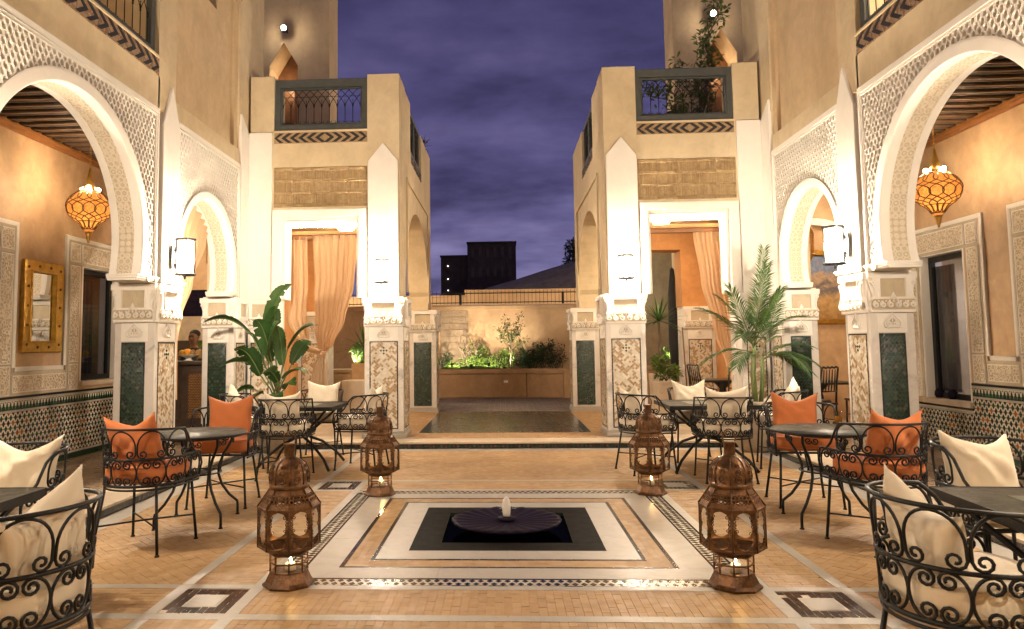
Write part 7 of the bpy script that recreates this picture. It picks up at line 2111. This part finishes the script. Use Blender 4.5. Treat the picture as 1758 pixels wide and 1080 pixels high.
# ================================================================== POTTED PLANTS
random.seed(77)
def big_pot(x, y, z, r_, h, label):
    t = empty('round_pot', (x, y, z), label, 'plant pot', 'round plant pots')
    MB().lathe([(.0, 0), (r_ * .62, 0), (r_ * .78, h * .12), (r_ * .97, h * .45), (r_, h * .7), (r_ * .93, h * .93), (r_ * .97, h), (r_ * .85, h), (r_ * .8, h * .9), (.0, h * .9)], 40).build('pot', 'clay_pot', t, world=False)
    MB().lathe([(.0, h * .905), (r_ * .8, h * .905)], 24, caps=True).build('soil', 'soil', t, world=False)
    return t
big_pot(-3.42, 11.05, 0.0, .34, .68, 'large round clay pot holding the banana plant')
big_pot(3.62, 10.95, 0.0, .36, .72, 'large round clay pot holding the palm')
bp = empty('banana_plant', (-3.42, 11.05, .62), 'broad leaved banana plant in the large pot on the mirror side', 'plant')
LN = [0]
def broad_leaf(base, mid, tip, width, tw=0.0, tears=0):
    """stalk from base to mid, blade from mid to tip with a drooping arc and a folded midrib"""
    base, mid, tip = Vector(base), Vector(mid), Vector(tip)
    mb = MB(); mb.tube([base, base.lerp(mid, .5) + Vector((0, 0, .06)), mid], [.016, .013, .009], 6, False, 1)
    L = (tip - mid).length; dirv = (tip - mid).normalized()
    side = dirv.cross(Vector((0, 0, 1)))
    if side.length < .2: side = Vector((1, 0, 0)) - dirv * dirv.x
    side.normalize(); side = (Matrix.Rotation(tw, 3, dirv) @ side)
    nrm = side.cross(dirv).normalized(); n = 26; lf = []; rt = []; mr_ = []
    up = Vector((0, 0, 1))
    for i in range(n + 1):
        q = i / n; c = mid.lerp(tip, q) + up * (L * .16 * math.sin(PI * q) - L * .10 * q * q)
        w = width * (math.sin(PI * min(1, q * .94 + .05)) ** .62) * (1 - .25 * q)
        if q > .985: w = .004
        j = .94 + .06 * math.sin(i * 2.7); LN[0] += 1
        jl = j * (.45 if random.random() < .09 else 1); jr = j * (.5 if random.random() < .09 else 1)
        mr_.append(c); lf.append((c + side * w * jl + nrm * w * .28, c + side * w * .42 * j + nrm * w * .2)); rt.append((c - side * w * jr + nrm * w * .28, c - side * w * .42 * j + nrm * w * .2))
    rows = [[lf[i][0], lf[i][1], mr_[i], rt[i][1], rt[i][0]] for i in range(n + 1)]
    mb.grid(rows, 0, True); mb.tube([p + nrm * -.004 for p in mr_], [.009 * (1 - i / n) + .002 for i in range(n + 1)], 5, False, 1)
    return mb.build('leaf', ['banana_leaf', 'stalk'], bp, fixn=False)
B = (-3.42, 11.05, .62)
def rb_(): return (B[0] + random.uniform(-.1, .1), B[1] + random.uniform(-.1, .1), B[2])
for mid, tip, w, tw in (((-3.62, 11.0, 1.75), (-3.22, 11.05, 2.62), .17, .9), ((-3.75, 10.85, 1.75), (-4.45, 10.75, 2.02), .16, .2), ((-3.25, 11.0, 1.55), (-2.78, 10.95, 1.95), .15, .3),
                        ((-3.45, 10.85, 1.35), (-3.62, 10.6, 2.05), .17, .8), ((-3.30, 10.9, 1.30), (-3.35, 10.75, 1.95), .15, 1.2), ((-3.6, 10.9, 1.2), (-4.15, 10.6, 1.35), .15, .4), ((-3.3, 10.9, 1.1), (-2.85, 10.7, 1.22), .11, .2),
                        ((-3.65, 11.1, 1.3), (-3.95, 11.2, 1.85), .16, .6), ((-3.35, 10.85, 1.05), (-3.45, 10.45, 1.25), .13, .7), ((-3.7, 10.8, .95), (-4.0, 10.5, .80), .15, .4), ((-3.25, 11.2, 1.3), (-3.0, 11.4, 1.7), .14, 1.0), ((-3.55, 10.8, .9), (-3.75, 10.45, .62), .14, .3),
                        ((-3.48, 11.05, 1.6), (-3.42, 10.9, 2.25), .15, .4), ((-3.62, 10.85, 1.15), (-3.9, 10.55, 1.62), .16, .9), ((-3.25, 10.85, .95), (-3.0, 10.55, 1.05), .13, .5), ((-3.5, 10.8, 1.45), (-3.25, 10.55, 2.0), .14, 1.1), ((-3.4, 10.8, .85), (-3.2, 10.45, .75), .12, .2)):
    broad_leaf(rb_(), mid, tip, w, tw)
pp = empty('palm', (3.62, 10.95, .65), 'feathery palm in the large pot on the painting side', 'palm')
MB().tube([(3.62, 10.95, .62), (3.60, 10.95, 1.1), (3.63, 10.95, 1.5)], [.045, .04, .03], 10).build('trunk', 'stalk', pp)
MB().tube([(3.70, 10.98, .62), (3.74, 10.98, 1.0), (3.75, 10.97, 1.35)], [.035, .032, .025], 10).build('trunk', 'stalk', pp)
def frond(base, dirv, L, droop, nl=44, lw=.0068, ll=.38):
    base = Vector(base); d = Vector(dirv).normalized(); pts = []
    for i in range(15):
        q = i / 14; pts.append(base + d * L * q + Vector((0, 0, -droop * L * q ** 2.2)))
    mb = MB(); mb.tube(pts, [.011 * (1 - .85 * i / 14) for i in range(15)], 5, False, 1)
    for i in range(nl):
        q = .18 + .82 * i / (nl - 1); k = q * 14; a = int(min(13, k)); p = pts[a].lerp(pts[min(14, a + 1)], k - a); t = (pts[min(14, a + 1)] - pts[max(0, a - 1)]).normalized()
        s = t.cross(Vector((0, 0, 1)))
        if s.length < .45: s = Vector((1, -.2, 0)) - t * t.x
        s.normalize(); l_ = ll * (1.05 - .55 * q) * (.55 + .45 * min(1, q * 4)) * random.uniform(.85, 1.1)
        for sg in (-1, 1):
            dd = (s * sg * .8 + t * (.75 + .6 * q) + Vector((random.uniform(-.08, .08), random.uniform(-.08, .08), .10 + random.uniform(-.1, .1)))).normalized(); n = dd.cross(t).normalized()
            wv = dd.cross(n).normalized() * lw
            e = p + dd * l_ + Vector((0, 0, -l_ * .28)); m1 = p + dd * l_ * .5 + Vector((0, 0, -l_ * .04))
            mb.add([p - wv * .4, m1 - wv, e, m1 + wv, p + wv * .4, m1 + n * .004], [(0, 1, 5), (0, 5, 4), (1, 2, 5), (5, 2, 3), (4, 5, 3)], 0, False)
    mb.build('frond', ['palm_leaf', 'stalk'], pp, fixn=False)
for base, d, L, dr in (((3.63, 10.95, 1.5), (.12, -.05, 1), 1.45, .03), ((3.63, 10.95, 1.5), (-.75, -.15, .8), 1.15, .25), ((3.63, 10.95, 1.5), (.62, -.1, .75), 1.0, .35), ((3.75, 10.97, 1.35), (.35, .2, 1.0), 1.15, .12),
                       ((3.63, 10.95, 1.45), (-.35, -.5, .7), .85, .55), ((3.75, 10.97, 1.3), (.8, -.35, .45), .75, .5), ((3.63, 10.95, 1.45), (-.2, .3, 1.0), 1.2, .15), ((3.75, 10.97, 1.3), (.5, -.6, .5), .8, .7), ((3.63, 10.95, 1.4), (-.7, .1, .25), .75, .5), ((3.63, 10.95, 1.5), (.25, -.35, .95), 1.1, .2), ((3.63, 10.95, 1.5), (.22, .1, 1.0), 1.3, .06), ((3.75, 10.97, 1.35), (.95, .1, .6), .8, .35), ((3.63, 10.95, 1.35), (-.5, -.6, .35), .7, .6), ((3.75, 10.97, 1.3), (.6, .3, .3), .7, .55), ((3.63, 10.95, 1.5), (-.45, .1, 1.0), 1.1, .25)):
    frond(base, d, L, dr)

# ------------------------------------------------------------------ walls, rooms and buildings count as things
for o in bpy.data.objects:
    if o.parent is None and o.get('category') and not o.get('kind') and o.name.split('.')[0].split('_')[-1] in ('wall', 'building', 'room', 'ceiling', 'wing', 'block', 'pavilion', 'box', 'fence', 'counter'):
        o['kind'] = 'thing'
